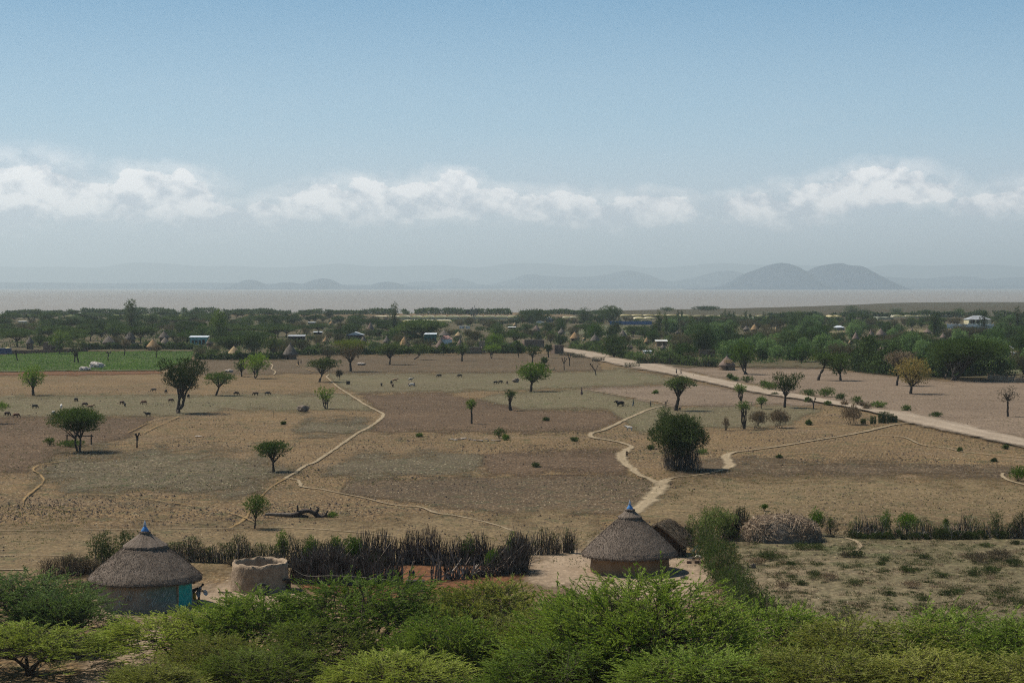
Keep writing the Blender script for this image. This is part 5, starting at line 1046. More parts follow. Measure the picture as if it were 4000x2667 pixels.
for a in [(1552, 2030, 1250, 1233, 'longest white greenhouse row, behind the windmill', M_PLASTIC), (1570, 1760, 1262, 1250, 'second white greenhouse row left of the windmill', M_PLASTIC), (1455, 1560, 1240, 1235, 'low white greenhouse left of the longest row', M_PLASTIC),
          (2425, 2700, 1240, 1229, 'yellowish greenhouse row in the middle distance', M_PLASTICY), (2480, 2560, 1248, 1240, 'small white greenhouse before the yellowish row', M_PLASTIC), (2660, 3010, 1242, 1232, 'yellowish greenhouse row behind the thin cypresses', M_PLASTICY),
          (2920, 2965, 1250, 1240, 'small bright greenhouse right of the thin cypresses', M_PLASTIC), (3244, 3292, 1246, 1232, 'cream boxy greenhouse left of the far marsh tree', M_PLASTICY), (3430, 3490, 1248, 1239, 'white arched greenhouse before the marsh', M_PLASTIC),
          (3490, 3720, 1240, 1231, 'long pale greenhouse along the marsh edge', M_PLASTIC), (3780, 3830, 1236, 1228, 'yellow greenhouse behind the cream house', M_PLASTICY), (2200, 2260, 1246, 1237, 'white greenhouse right of the grey white-roofed house', M_PLASTIC)]:
    greenhouse(*a)
tp = MB(); b0 = G(2382, 1270); b1 = G(2546, 1270); tp.box((b0 + b1) / 2 + [0, 0, 1.3], (b1[0] - b0[0], .4, 2.6)); 
for k in range(14): p_ = b0 + (b1 - b0) * k / 13; tp.box(p_ + [0, -.15, 1.45], (.25, .3, 2.9))
tag(tp.build('blue_fence', M_TARP), 'long blue sheeting fence in the far village', 'fence')
ws = MB()
rng = np.random.default_rng(31)
for k in range(7): b0 = G(1795 + k * 6, 1286); ws.box(b0 + [rng.uniform(-.4, .4), 0, 1.1 - .1 * (k > 2)], (.85, .12, 1.5 + .3 * rng.random()))
ws.tube(np.array([G(1790, 1286) + [0, 0, 2.0], G(1836, 1286) + [0, 0, 1.9]]), .05, 4); tag(ws.build('washing_line', M_WHITE), 'white sheets hanging on a line left of the windmill foot', 'laundry')
# windmill pump
wm = empty('windmill', tuple(G(1851, 1268))); tag(wm, 'old wind pump with a bladed wheel and square dark tail on the skyline', 'windmill'); Yw = wm.location[1]; sw = mpp(Yw); hw2 = ZY(1218, Yw)
tw = MB()
for sx, sy in ((-1, -1), (1, -1), (1, 1), (-1, 1)): tw.tube(np.array([[sx * 1.3, sy * 1.3, 0], [sx * .15, sy * .15, hw2]]), .09, 4)
for z in np.linspace(.15, .9, 6): q_ = 1.3 - 1.15 * z; tw.tube(np.array([[-q_, -q_, z * hw2], [q_, -q_, z * hw2], [q_, q_, z * hw2], [-q_, q_, z * hw2], [-q_, -q_, z * hw2]]), .05, 4, False)
M_IRON = plain('rusty_grey_iron', (0.10, 0.095, 0.09), (0.05, 0.045, 0.042)); tw.build('tower', M_IRON, wm)
bl = MB()
for k in range(14):
    a_ = k * 6.283 / 14 + .1; R1 = 2.9 if k != 3 else 4.4; c_, s_ = math.cos(a_), math.sin(a_); w1 = .42 if k != 3 else .12
    bl.add([[c_ * .5 - s_ * .08, -.8, hw2 + s_ * .5 + c_ * .08], [c_ * R1 - s_ * w1, -.95, hw2 + s_ * R1 + c_ * w1], [c_ * R1 + s_ * w1, -.65, hw2 + s_ * R1 - c_ * w1], [c_ * .5 + s_ * .08, -.8, hw2 + s_ * .5 - c_ * .08]], [[0, 1, 2, 3]])
bl.lathe([(.3, -.2), (.3, .2)], 10, (0, -.8, hw2)); bl.build('wheel', plain('dull_galvanised_blades', (0.22, 0.22, 0.2), (0.12, 0.12, 0.11)), wm)
ta = MB(); ta.tube(np.array([[0, -.6, hw2], [-4.0, .3, hw2 + .1]]), .08, 4); ta.box((-4.4, .3, hw2 - .2), (2.2, .12, 2.0)); ta.build('tail_vane', M_IRON, wm)
# solar lamp at the right
sl = empty('solar_lamp', tuple(G(3955, 1410))); tag(sl, 'pole with a small tilted white solar panel right of the huge layered acacia', 'lamp post'); Yl = sl.location[1]; hl = ZY(1362, Yl)
q_ = MB(); q_.tube(np.array([[0, 0, 0], [0, 0, hl]]), .07, 6); q_.build('pole', M_IRON, sl); q_ = MB(); q_.add([[-1.1, -.5, hl + .9], [.3, -.5, hl + .1], [.3, .5, hl + .3], [-1.1, .5, hl + 1.1], [-1.1, -.5, hl + .8], [.3, -.5, hl], [.3, .5, hl + .2], [-1.1, .5, hl + 1.0]], [[0, 1, 2, 3], [4, 7, 6, 5], [0, 4, 5, 1], [3, 2, 6, 7], [0, 3, 7, 4], [1, 5, 6, 2]]); q_.build('panel', M_WHITE, sl)
# clay wall bays at the right
for k, (x, yb_, w_, yt_, lab) in enumerate([(3880, 1484, 48, 1462, 'leftmost bay of the lumpy clay wall under the huge acacia'), (3920, 1488, 34, 1466, 'second bay of the lumpy clay wall, shaded at its end'), (3950, 1491, 30, 1469, 'third bay of the lumpy clay wall'), (3985, 1495, 42, 1474, 'rightmost bay of the lumpy clay wall at the picture edge')]):
    b = G(x, yb_); Y = b[1]; s = mpp(Y); hh = ZY(yt_, Y); rng = np.random.default_rng(k); m_ = MB(); w = w_ * s
    for j in range(5): m_.box((-w / 2 + w * (j + .5) / 5, rng.uniform(-.1, .1), hh * rng.uniform(.40, .5)), (w / 5 * 1.15, .7 + .2 * rng.random(), hh * rng.uniform(.85, 1.0)), rng.uniform(-.1, .1), .8)
    r = empty('clay_wall', tuple(b)); tag(r, lab, 'wall', 'clay wall bays'); m_.build('wall_body', M_MUD2, r); st_ = MB()
    for j in range(16): x_ = rng.uniform(-w / 2, w / 2); st_.tube(np.array([[x_, .3, 0], [x_ + rng.normal(0, .1), .3, hh * rng.uniform(1.0, 1.5)]]), .05, 4)
    st_.build('sticks', M_STICKD, r)
# vehicles far off
def vehicle(name, px, yb, L, Hh, label, body, kind='car', rz=0.0, cat='car'):
    r = empty(name, tuple(G(px, yb)), rz); tag(r, label, cat); m_ = MB(); m_.box((0, 0, .35 + Hh * .22), (L, 1.8, Hh * .44), 0, .97)
    m_.build('body', body, r); c_ = MB()
    if kind == 'car': c_.box((-.1 * L, 0, .35 + Hh * .44 + Hh * .16), (L * .55, 1.6, Hh * .34), 0, .85)
    else: c_.box((-L * .36, 0, .35 + Hh * .62), (L * .24, 1.8, Hh * .45), 0, .92)
    cb = c_.build('cabin', body, r); g_ = MB(); cw = L * .50 if kind == 'car' else L * .2; cxp = -.1 * L if kind == 'car' else -L * .36
    g_.box((cxp, -.80, .35 + Hh * .62), (cw, .06, Hh * .16)); g_.box((cxp, .80, .35 + Hh * .62), (cw, .06, Hh * .16)); g_.build('window', plain('dark_glass', (0.03, 0.035, 0.04), rough=.1, spec=.5), cb)
    for sx in (-.32, .32):
        for sy in (-.85, .85):
            w_ = MB(); w_.tube(np.array([[sx * L, sy - .1, .38], [sx * L, sy + .1, .38]]), .38, 14); w_.build('wheel', M_RUB, r)
    if kind == 'truck': t_ = MB(); t_.box((L * .12, 0, .35 + Hh * .60), (L * .66, 1.9, Hh * .32)); t_.build('cargo_bed', body, r)
    return r
M_RUB = plain('black_rubber', (0.022, 0.022, 0.023), (0.035, 0.033, 0.032), rough=.7)
vehicle('parked_car', 2110, 1264, 5.0, 2.0, 'white car parked left of the grey house with the white roof', M_WHITE)
vehicle('parked_truck', 14, 1387, 6.0, 2.9, 'blue truck at the left picture edge beyond the vegetable field', plain('dark_blue_paint', (0.02, 0.06, 0.17), rough=.4, spec=.4), 'truck', 0, 'truck')
cb = empty('market_umbrella', tuple(G(31, 1385))); tag(cb, 'yellow umbrella beside the blue truck', 'umbrella'); q_ = MB(); q_.lathe([(1.25, 2.2), (.7, 2.6), (.02, 2.8)], 8); q_.lathe([(1.25, 2.2), (.02, 2.65)], 8); q_.build('canopy', plain('yellow_cloth', (0.62, 0.50, 0.18)), cb); q_ = MB(); q_.tube(np.array([[0, 0, 0], [0, 0, 2.7]]), .04, 6); q_.build('pole', M_STICK, cb)
# ------------------------------------------------------------------ hedges, stick fences, corral
M_STICKP = plain('bleached_sticks', (0.36, 0.31, 0.26), (0.14, 0.11, 0.09), scale=1.0)
def along(pts, n, rng):
    c = catmull([tuple(G(*p))[:2] for p in pts], 6); d = np.r_[0, np.cumsum(np.hypot(*np.diff(c, axis=0).T))]; s = rng.uniform(0, d[-1], n)
    return np.stack([np.interp(s, d, c[:, 0]), np.interp(s, d, c[:, 1])], -1), d[-1]
def hedge(name, pts, h, wd, label, sticks=40, leaves=500, leaf=None, stick=None, lf=(.14, .05), cat='hedge', srad=.022, group=None, tuft=0.0, low=0.0, kink=.10, fs=1.0):
    """a live or dead hedge: upright stems per metre with foliage per metre between them"""
    rng = np.random.default_rng(abs(int(sum(p[0] for p in pts)))); _, L = along(pts, 2, rng); r = empty(name, tuple(G(*pts[0]))); tag(r, label, cat, group); o = np.array(r.location)
    hs = np.array(h if hasattr(h, '__len__') else [h, h], float); ph = rng.uniform(0, 6, 5)
    def hh(P): return np.interp((P[:, 0] - G(*pts[0])[0]) / (G(*pts[-1])[0] - G(*pts[0])[0] + 1e-6), np.linspace(0, 1, len(hs)), hs) * (1 + .2 * np.sin(P[:, 0] * 1.3 * fs + ph[0]) + .2 * np.sin(P[:, 0] * .31 * fs + P[:, 1] * .5 * fs + ph[1]) + .12 * np.sin(P[:, 0] * 2.9 * fs + ph[4]))
    if sticks:
        n = int(L * sticks); P, _ = along(pts, n, rng); P = P + rng.normal(0, wd * .28, P.shape); H_ = hh(P) * rng.uniform(.45, 1.1, n); m_ = MB()
        base = np.column_stack([P, np.full(n, -.05)]) - o; k1 = rng.normal(0, kink, (n, 3)) * [1, .6, 0]; k2 = rng.normal(0, kink * 2.2, (n, 3)) * [1, .6, 0]
        for i_ in range(n):
            b_ = base[i_]; m_.tube(np.array([b_, b_ + k1[i_] + [0, 0, H_[i_] * .55], b_ + k1[i_] + k2[i_] + [0, 0, H_[i_]]]), [srad * 1.2, srad, srad * .55], 3, False)
        m_.build('stems', stick or M_STICKD, r)
        if cat == 'fence' or cat == 'reeds' or 'reedy' in label or 'reed hedge' in label:
            n2 = max(8, int(L * 7)); m2 = MB(); k_ = rng.integers(0, n, n2); th = rng.normal(0, .55, n2)
            for q0, t0 in zip(k_, th): b_ = base[q0] - [0, rng.uniform(0, wd * .45), 0]; hh_ = H_[q0] * rng.uniform(.5, 1.25); d_ = np.array([math.sin(t0), rng.normal(0, .12), math.cos(t0)]); z0 = np.array([0, 0, rng.uniform(0, .9)]); m2.tube(np.array([b_ + z0, b_ + z0 + d_ * hh_ * .5 + rng.normal(0, .06, 3), b_ + z0 + d_ * hh_ * .95]), [srad * 1.1, srad * .9, srad * .4], 3, False)
            m2.build('bleached_sticks', M_STICKP, r)
    if leaves:
        n = int(L * leaves); P, _ = along(pts, n, rng); H_ = hh(P); z = low + (H_ - low) * rng.uniform(0, 1, n) ** .8
        P = P + rng.normal(0, 1, P.shape) * (wd * .33 * np.sqrt(np.clip(1.25 - z / (H_ + .1), .15, 1)))[:, None]
        H_ = H_ * 1.0; clump = np.sin(P[:, 0] * 2.1 * fs + ph[2]) + np.sin(P[:, 1] * 1.7 * fs + P[:, 0] * .77 * fs + ph[3]) + np.sin(P[:, 0] * 5.3 * fs + z * 3 * fs + ph[4]); keep = clump > -1.2 + tuft
        Q = (np.column_stack([P, z]) - o)[keep]; l_ = MB().blades(Q, rng.normal(0, .6, Q.shape) + [0, 0, .7], lf[0] * rng.uniform(.6, 1.5, len(Q)), lf[1] * rng.uniform(.6, 1.4, len(Q)), rng)
        l_.build('foliage', leaf or L_DARK, r)
    return r
L_HEDGE = leaf_mat('hedge_leaves', (0.040, 0.062, 0.022), (0.075, 0.105, 0.035), (0.10, 0.085, 0.05), nscale=.7, trans=.2)
L_VINE = leaf_mat('vine_leaves', (0.060, 0.115, 0.018), (0.10, 0.17, 0.03), nscale=1.2)
hedge('reed_hedge', [(640, 2192), (900, 2203), (1150, 2216), (1300, 2208)], [2.1, 2.3, 2.2], .8, 'dark reedy hedge running right from behind the turquoise-walled hut', 45, 420, L_HEDGE, lf=(.20, .05), low=.1, tuft=.5)
hedge('stick_fence', [(1300, 2206), (1500, 2206), (1750, 2208), (1900, 2206), (2040, 2200)], [2.3, 2.5, 2.5, 2.4], .5, 'tall dark back fence of the stick corral', 70, 90, L_HEDGE, cat='fence', srad=.028, lf=(.18, .05), tuft=.9)
hedge('stick_fence', [(1142, 2280), (1260, 2284), (1400, 2285), (1560, 2284)], [2.9, 2.8, 2.5, 2.2], .55, 'dense near fence of the stick corral right of the round mud wall', 75, 25, L_HEDGE, M_STICK, cat='fence', srad=.032, kink=.14, tuft=.8)
hedge('stick_fence', [(1150, 2240), (1300, 2230), (1420, 2228)], [2.4, 2.3], 1.2, 'tangled middle fence inside the left part of the stick corral', 60, 40, L_HEDGE, M_STICKD, cat='fence', srad=.03, kink=.22)
hedge('stick_fence', [(1690, 2270), (1780, 2266), (1860, 2262)], [1.7, 1.5], .3, 'short broken posts right of the corral opening', 9, 0, stick=M_STICK, cat='fence', srad=.07, kink=.12)
hedge('stick_fence', [(1860, 2258), (1950, 2250), (2030, 2240), (2052, 2225)], [2.3, 2.6, 2.5], .6, 'stick fence at the right end of the corral', 55, 30, L_HEDGE, M_STICK, cat='fence', srad=.032, kink=.18)
hedge('reed_hedge', [(2040, 2168), (2140, 2168), (2190, 2166)], [2.0, 1.9], .7, 'lower reed hedge between corral and brown-walled hut', 50, 200, L_HEDGE, lf=(.2, .05), tuft=.4)
hedge('reed_clump', [(2205, 2163), (2244, 2162)], [2.4, 2.5], .5, 'dark upright reed clump ending the hedge left of the brown-walled hut', 90, 400, L_EUPH, lf=(.25, .04), cat='reeds')
hedge('leafy_hedge', [(160, 2262), (230, 2258), (300, 2250), (400, 2232)], [1.1, 1.4, 1.8, 2.4], 1.3, 'brownish low hedge left of the tall leafy one', 30, 900, L_DRY, lf=(.14, .045))
hedge('leafy_hedge', [(250, 2248), (300, 2240), (345, 2234)], [1.7, 1.9], .8, 'dark green tuft in the brownish low hedge', 10, 1800, L_HEDGE)
for (px, yb, w_, yt, lab) in [(1102, 2212, 54, 2052, 'tall vine-covered column on the reed hedge'), (1215, 2216, 70, 2085, 'rounded vine bush right of the tall vine column'), (1312, 2208, 46, 2062, 'left knob of the wide vine bush on the corral fence'), (1375, 2208, 84, 2062, 'wide bright vine bush on the corral fence'),
                              (1925, 2240, 62, 2128, 'bright bush against the right part of the corral'), (1478, 2265, 90, 2130, 'grey-green thorn bush in the near corral fence'), (1998, 2205, 40, 2058, 'green creeper at the right end of the back fence'), (1830, 2206, 60, 2080, 'green creeper in the middle of the back fence'),
                              (2690, 2133, 72, 2044, 'dark round bush between grass shed and green hedge'), (3190, 2095, 66, 1970, 'vine-covered trunk right of the brushwood pile'), (3244, 2090, 24, 2012, 'small vine tuft beside the vine-covered trunk'),
                              (3460, 2090, 46, 1984, 'left vine tuft on the right-hand reed hedge'), (3545, 2090, 96, 1986, 'broad yellow-green vine on the right-hand reed hedge'), (3695, 2080, 26, 2012, 'small vine tuft on the right-hand reed hedge'), (2985, 1998, 30, 1972, 'small green bush behind the brushwood pile')]:
    pxtree('vine_bush', (px, yb), px - w_ / 2, px + w_ / 2, yt, yb - 14, 'bush', L_VINE if 'thorn' not in lab and 'dark' not in lab else L_HEDGE, lab, group='vine bushes on the hedges', cat='bush', tr=.06, dens=1.5, size=.085)
pxtree('dead_bush', (3245, 2100), 3210, 3288, 2018, 2096, 'vase', L_DRY, 'grey leafless bush at the right end of the brushwood pile', M_STICK, cat='bush', tr=.05, dens=.5, stems=5, mode='up', size=.09)
pxtree('dead_bush', (3395, 2095), 3370, 3425, 2045, 2092, 'bush', L_DRY, 'pale dry sticks leaning in the right-hand reed hedge', M_STICK, cat='bush', tr=.05, dens=.4, stems=6, mode='up', size=.1)
pxtree('dead_bush', (505, 2262), 385, 400, 2190, 2260, 'bush', L_DRY, 'x', M_STICK, cat='bush') if False else None
L_GH = leaf_mat('green_hedge_leaves', (0.075, 0.120, 0.034), (0.125, 0.170, 0.055), (0.22, 0.19, 0.11), nscale=1.1); L_GH2 = leaf_mat('brownish_hedge_leaves', (0.13, 0.11, 0.07), (0.18, 0.15, 0.095))
def clump_hedge(name, pts, w, h, label, leaf, n=40, size=.11, dens=1.0, extra=True):
    rng = np.random.default_rng(n + int(pts[0][0])); P, L = along(pts, n, rng); r = empty(name, tuple(G(*pts[0]))); tag(r, label, 'hedge'); o = np.array(r.location); pads = []
    for (x, y) in P:
        q = rng.normal(0, w * .27, 2); z = h * rng.uniform(.25, .95) * (1 - .25 * abs(q[0]) / w); pads.append([x + q[0] - o[0], y + q[1] - o[1], z * .8, rng.uniform(.35, .95), max(.25, z * rng.uniform(.2, .45))])
    pads = np.array(pads); area = (pads[:, 3] * pads[:, 4] + pads[:, 3] ** 2 * .5).sum(); m = int(area / (size * size) * 1.2 * dens); v, q = pad_leaves(rng, pads, m, .30, size * 1.6, size * .5, 'out', 5); link('foliage', mesh_np('foliage', v, q), leaf, r)
    if extra:
        k = rng.choice(len(pads), len(pads) // 4); v, q = pad_leaves(rng, pads[k] * [1, 1, 1, 1.1, 1.1], m // 7, .3, size * 1.4, size * .4, 'up', 5); link('dry_foliage', mesh_np('dry_foliage', v, q), L_GH2, r)
    mb = MB()
    for p in pads: b_ = p[:3] * [1, 1, 0] + [rng.normal(0, .2), rng.normal(0, .2), -.05]; mb.tube(np.array([b_, p[:3] + rng.normal(0, .1, 3), p[:3] + [rng.normal(0, .3), rng.normal(0, .3), p[4] * 1.15]]), [.03, .02, .01], 4)
    mb.build('stems', M_STICK, r); return r
clump_hedge('green_hedge', [(2762, 2160), (2800, 2215), (2822, 2280), (2880, 2340), (2925, 2400), (2975, 2440)], 2.4, 2.7, 'thick green hedge running down from the grass shed to the near acacias', L_GH, 120)
clump_hedge('green_hedge', [(2722, 2118), (2780, 2104), (2845, 2112)], 2.2, 3.3, 'top bushy end of the green hedge behind the sack heap', L_GH, 34, extra=False)
clump_hedge('leafy_hedge', [(385, 2228), (450, 2215), (520, 2205), (590, 2200)], 1.6, 3.3, 'tall leafy green hedge behind the left side of the turquoise-walled hut', L_HEDGE, 40, extra=False)
hedge('reed_hedge', [(2835, 2102), (2880, 2100), (2925, 2098)], [2.4, 2.2], .8, 'dark reeds left of the brushwood pile', 80, 500, L_HEDGE, lf=(.22, .05))
hedge('reed_hedge', [(3318, 2098), (3400, 2098), (3500, 2104), (3620, 2104), (3780, 2100), (3900, 2102), (3925, 2102)], [1.7, 2.0, 1.8, 2.1, 1.9, 1.3], .9, 'right-hand reed hedge along the top of the scrubby plot', 26, 420, L_EUPH, lf=(.20, .05), tuft=.5)
hedge('reed_hedge', [(3318, 2104), (3600, 2110), (3930, 2106)], [.7, .9, .8, .6], 1.2, 'low green weeds at the foot of the right-hand reed hedge', 4, 1300, L_HEDGE, lf=(.15, .05))
hedge('reed_clump', [(3938, 2105), (3985, 2106), (4060, 2108)], [2.2, 2.7, 2.4], 1.0, 'tall reed clump at the right picture edge', 70, 700, L_EUPH, lf=(.26, .045), cat='reeds')
pxtree('bare_tree', (3890, 2100), 3868, 3915, 1996, 2070, 'vase', L_EUPH, 'slender bare tree rising from the right-hand reed hedge', tr=.05, dens=.25, size=.1, stems=3)
# brushwood pile
b = G(3050, 2128); bp = empty('brushwood_pile', (XY(3050, b[1] + 3.3, 2120), b[1] + 3.3, 0)); tag(bp, 'huge dome-shaped pile of dry brushwood in the hedge line', 'brush pile')
rng = np.random.default_rng(77); Wp, Hp, Dp2 = 160 * mpp(b[1] + 3.3), ZY(2004, b[1] + 3.3), 3.3; n = 3800
q_ = unit(rng.normal(size=(n, 3))); q_[:, 2] = np.abs(q_[:, 2]); sc_ = np.array([Wp, Dp2, Hp]); fl_ = rng.uniform(.55, 1.0, (n, 1)) ** .5
P = np.sign(q_) * np.abs(q_) ** .8 * sc_ * fl_ * [1, 1, .95]; T_ = unit(np.cross(q_ / sc_, rng.normal(size=(n, 3))) + rng.normal(0, .12, (n, 3))); Ls = rng.uniform(.5, 1.7, n)
m_ = MB()
for i_ in range(n): m_.tube(np.array([P[i_] - T_[i_] * Ls[i_] / 2, P[i_] + [0, 0, .05], P[i_] + T_[i_] * Ls[i_] / 2 - [0, 0, .05]]) * [1, 1, 1], .012 + .018 * rng.random(), 3, False)
m_.build('sticks', plain('dry_brushwood', (0.46, 0.35, 0.24), (0.20, 0.14, 0.095), scale=2.2), bp)
co = MB(); co.lathe([(1, -.05), (.95, .3), (.75, .66), (.4, .84), (.02, .88)], 24, jit=.02, rng=rng); V_ = co.v[0] * sc_; co.v[0] = V_; co.build('packed_twigs', M_BARK2, bp, True)
m_ = MB(); P = np.column_stack([rng.uniform(2760, 3180, 900), rng.uniform(2078, 2104, 900)]); g3 = G(P[:, 0], P[:, 1], .12); m_.blades(g3 - np.array(G(3000, 2100)), rng.normal(0, 1, g3.shape) * [1, 1, .25], .35, .06, rng)
tag(m_.build('fallen_twigs', L_DRY, None, loc=tuple(G(3000, 2100))), kind='stuff')

# scrub plot: ground cover and separate bushes
rng = np.random.default_rng(41); n = 1500; cX, cY = rng.uniform(2900, 4080, 85), 2112 + 330 * rng.uniform(0, 1, 85); ci = rng.integers(0, 85, n); lone = rng.random(n) < .25; X_ = np.where(lone, rng.uniform(2900, 4080, n), cX[ci] + rng.normal(0, 34, n)); Y_ = np.clip(np.where(lone, rng.uniform(2112, 2440, n), cY[ci] + rng.normal(0, 9, n)), 2112, 2445); keep = ~((X_ < 3080) & (Y_ > 2200) & (X_ < 2880 + (Y_ - 2120) * .5)); X_, Y_ = X_[keep], Y_[keep]
gc = MB(); gd = MB(); o0 = G(3450, 2250)
for x, y in zip(X_, Y_):
    c_ = G(x, y) - o0; w = rng.uniform(.12, .5) * (2.0 if rng.random() < .14 else 1); k = int(60 + 160 * w); P = np.stack([rng.normal(0, w * .5, k), rng.normal(0, w * .5, k), np.abs(rng.normal(0, w * .30, k))], -1) + c_
    (gd if rng.random() < .33 else gc).blades(P, rng.normal(0, .6, P.shape) + [0, 0, .8], rng.uniform(.07, .17, k), .035, rng)
tag(gc.build('ground_cover', L_HEDGE, None, loc=tuple(o0)), kind='stuff'); tag(gd.build('dry_ground_cover', L_DRY, None, loc=tuple(o0)), kind='stuff')
ORD = 'first second third fourth fifth sixth seventh eighth ninth tenth eleventh twelfth thirteenth fourteenth fifteenth sixteenth seventeenth eighteenth nineteenth twentieth twenty-first twenty-second twenty-third twenty-fourth twenty-fifth twenty-sixth twenty-seventh twenty-eighth twenty-ninth thirtieth'.split()
def px_of(o):
    p = o.location; return CX + F_PX * p[0] / p[1]
def number(objs, pre, post):
    for k, o in enumerate(sorted(objs, key=px_of)): o['label'] = f'{pre}, {ORD[k]} from the left {post}'
SB = [(3610, 2185, 60), (3545, 2240, 70), (3440, 2210, 40), (3455, 2195, 60), (3340, 2180, 90), (3300, 2180, 50), (3180, 2250, 60), (3240, 2270, 80), (3340, 2290, 70), (3130, 2290, 60), (3060, 2300, 70), (3530, 2230, 50), (3700, 2330, 70), (3740, 2325, 60), (3560, 2300, 80), (3680, 2260, 60), (3800, 2250, 70), (3820, 2200, 110), (3900, 2190, 120), (3870, 2240, 80), (3960, 2215, 90), (3610, 2350, 60), (3470, 2330, 60), (3850, 2140, 60), (3970, 2130, 50), (3130, 2150, 90), (3190, 2150, 80), (3000, 2190, 100), (2960, 2210, 80), (3090, 2210, 40)]
gl, dl = [], []
for k, (x, y, w) in enumerate(SB):
    dry = k in (5, 7, 10, 14, 17, 18, 28); r = pxtree('scrub_bush', (x, y), x - w / 2, x + w / 2, y - w * .38, y - 2, 'bush', L_DRY if dry else L_HEDGE, 'x', group='bushes in the scrubby plot', cat='bush', tr=.03, dens=1.0, size=.075, mode='up' if dry else 'out', stems=3); (dl if dry else gl).append(r)
number(gl, 'low dark green bush in the scrubby plot', 'of the green ones'); number(dl, 'dry greyish bush in the scrubby plot', 'of the dry ones')
hedge('thorn_branch_heap', [(440, 2306), (480, 2312), (530, 2320)] if False else [(345, 2296), (375, 2305), (392, 2318)], [.9, 1.1, .7], 1.0, 'heap of thorn branches at the left side of the turquoise-walled hut', 40, 120, L_DRY, M_STICK, cat='branches', srad=.02, kink=.5)

# ------------------------------------------------------------------ loose things round the homestead
def tubes(name, base, segs, m, label=None, cat=None, k=7, parent=None, group=None):
    b = G(*base); s = mpp(b[1]); mb = MB()
    for sg in segs:
        pts = np.array([[(p[0] - base[0]) * s, p[2] if len(p) > 2 else 0, (base[1] - p[1]) * s] for p in sg[0]]); mb.tube(catmull(pts, 5), np.interp(np.linspace(0, 1, (len(pts) - 1) * 5 + 1), np.linspace(0, 1, len(sg[1])), sg[1]), k)
    o = mb.build(name, m, parent, True, tuple(b)); 
    if label: tag(o, label, cat, group)
    return o
ft = empty('fallen_tree', tuple(G(1170, 2022))); tag(ft, 'fallen dead tree with a pale trunk and dark upturned roots in the near field', 'fallen tree')
o = tubes('trunk', (1170, 2022), [([(1036, 2008), (1080, 2009), (1130, 2011), (1150, 2016)], [.16, .20, .24, .24])], M_BARK2); o.parent = ft; o.location = (0, 0, 0)
M_BURNT = plain('charred_wood', (0.10, 0.075, 0.06), (0.04, 0.03, 0.025), scale=3, bump=.03)
o = tubes('limb', (1170, 2022), [([(1135, 2013), (1160, 2008), (1180, 1998), (1205, 1995), (1225, 2002), (1240, 2014), (1255, 2020)], [.26, .30, .26, .24, .24, .28, .2]), ([(1140, 2016), (1165, 2020), (1180, 2014), (1205, 2018)], [.24, .22, .16, .12]), ([(1159, 2005), (1163, 1990), (1162, 1975), (1165, 1970)], [.12, .11, .10, .05]),
     ([(1213, 1997), (1214, 1985), (1212, 1980)], [.10, .07, .05]), ([(1234, 2012), (1236, 1995), (1244, 1986), (1237, 1977)], [.20, .15, .10, .05]), ([(1238, 2005), (1246, 1990)], [.1, .06]), ([(1255, 2020), (1270, 2012), (1278, 1998), (1282, 1994)], [.18, .16, .12, .06]), ([(1262, 2016, .5), (1280, 2022, .6), (1300, 2010, .3)], [.2, .14, .06]), ([(1176, 2014), (1178, 2026, -.4)], [.1, .06]),
     ([(1250, 2022), (1285, 2024, -.5), (1318, 2026, -.7)], [.16, .12, .04]), ([(1270, 2016), (1300, 2016), (1316, 2002)], [.12, .09, .03]), ([(1283, 2012, .3), (1296, 2000, .3), (1304, 2006, .5)], [.1, .07, .03])], M_BURNT); o.parent = ft; o.location = (0, 0, 0)
pxtree('bush', (1300, 2022), 1278, 1322, 1996, 2020, 'bush', L_FRESH, 'green weeds growing among the roots of the fallen tree', cat='bush', tr=.03, size=.08)
tubes('dead_branch', (262, 2290), [([(262, 2290), (264, 2258), (256, 2230), (244, 2212), (226, 2208)], [.05, .045, .04, .03, .015]), ([(264, 2262), (274, 2248), (276, 2240)], [.035, .02, .01]), ([(262, 2285), (275, 2262), (290, 2250), (300, 2238)], [.04, .03, .02, .01]), ([(256, 2232), (262, 2212), (268, 2196)], [.03, .02, .01]), ([(250, 2292), (262, 2285), (280, 2296)], [.03, .03, .02])], plain('pale_bare_wood', (0.38, 0.28, 0.17), (0.26, 0.18, 0.11), scale=4), 'pale forked dead branch standing beside the two yellow logs', 'branch')
M_LOG = plain('peeled_yellow_log', (0.58, 0.40, 0.20), (0.42, 0.28, 0.14), scale=4)
tubes('peeled_log', (290, 2286), [([(250, 2278), (290, 2280), (328, 2286)], [.07, .08, .07])], M_LOG, 'upper peeled yellow log left of the turquoise-walled hut', 'log'); tubes('peeled_log', (290, 2293), [([(248, 2286), (285, 2290), (322, 2294)], [.08, .085, .07])], M_LOG, 'lower peeled yellow log left of the turquoise-walled hut', 'log')
tubes('dark_log', (880, 2320), [([(852, 2312), (870, 2313), (884, 2315)], [.05, .06, .05])], M_BARK, 'thin dark stick beside the round mud wall', 'log'); tubes('dark_log', (888, 2320), [([(866, 2318), (886, 2315), (906, 2316)], [.10, .13, .11])], M_BARK, 'thick dark log at the left foot of the round mud wall', 'log')
tubes('long_pole', (1000, 2272), [([(1000, 2272), (1080, 2262), (1150, 2247)], [.03, .03, .03])], M_STICK, 'thin pole leaning on the right side of the round mud wall', 'pole') if False else None
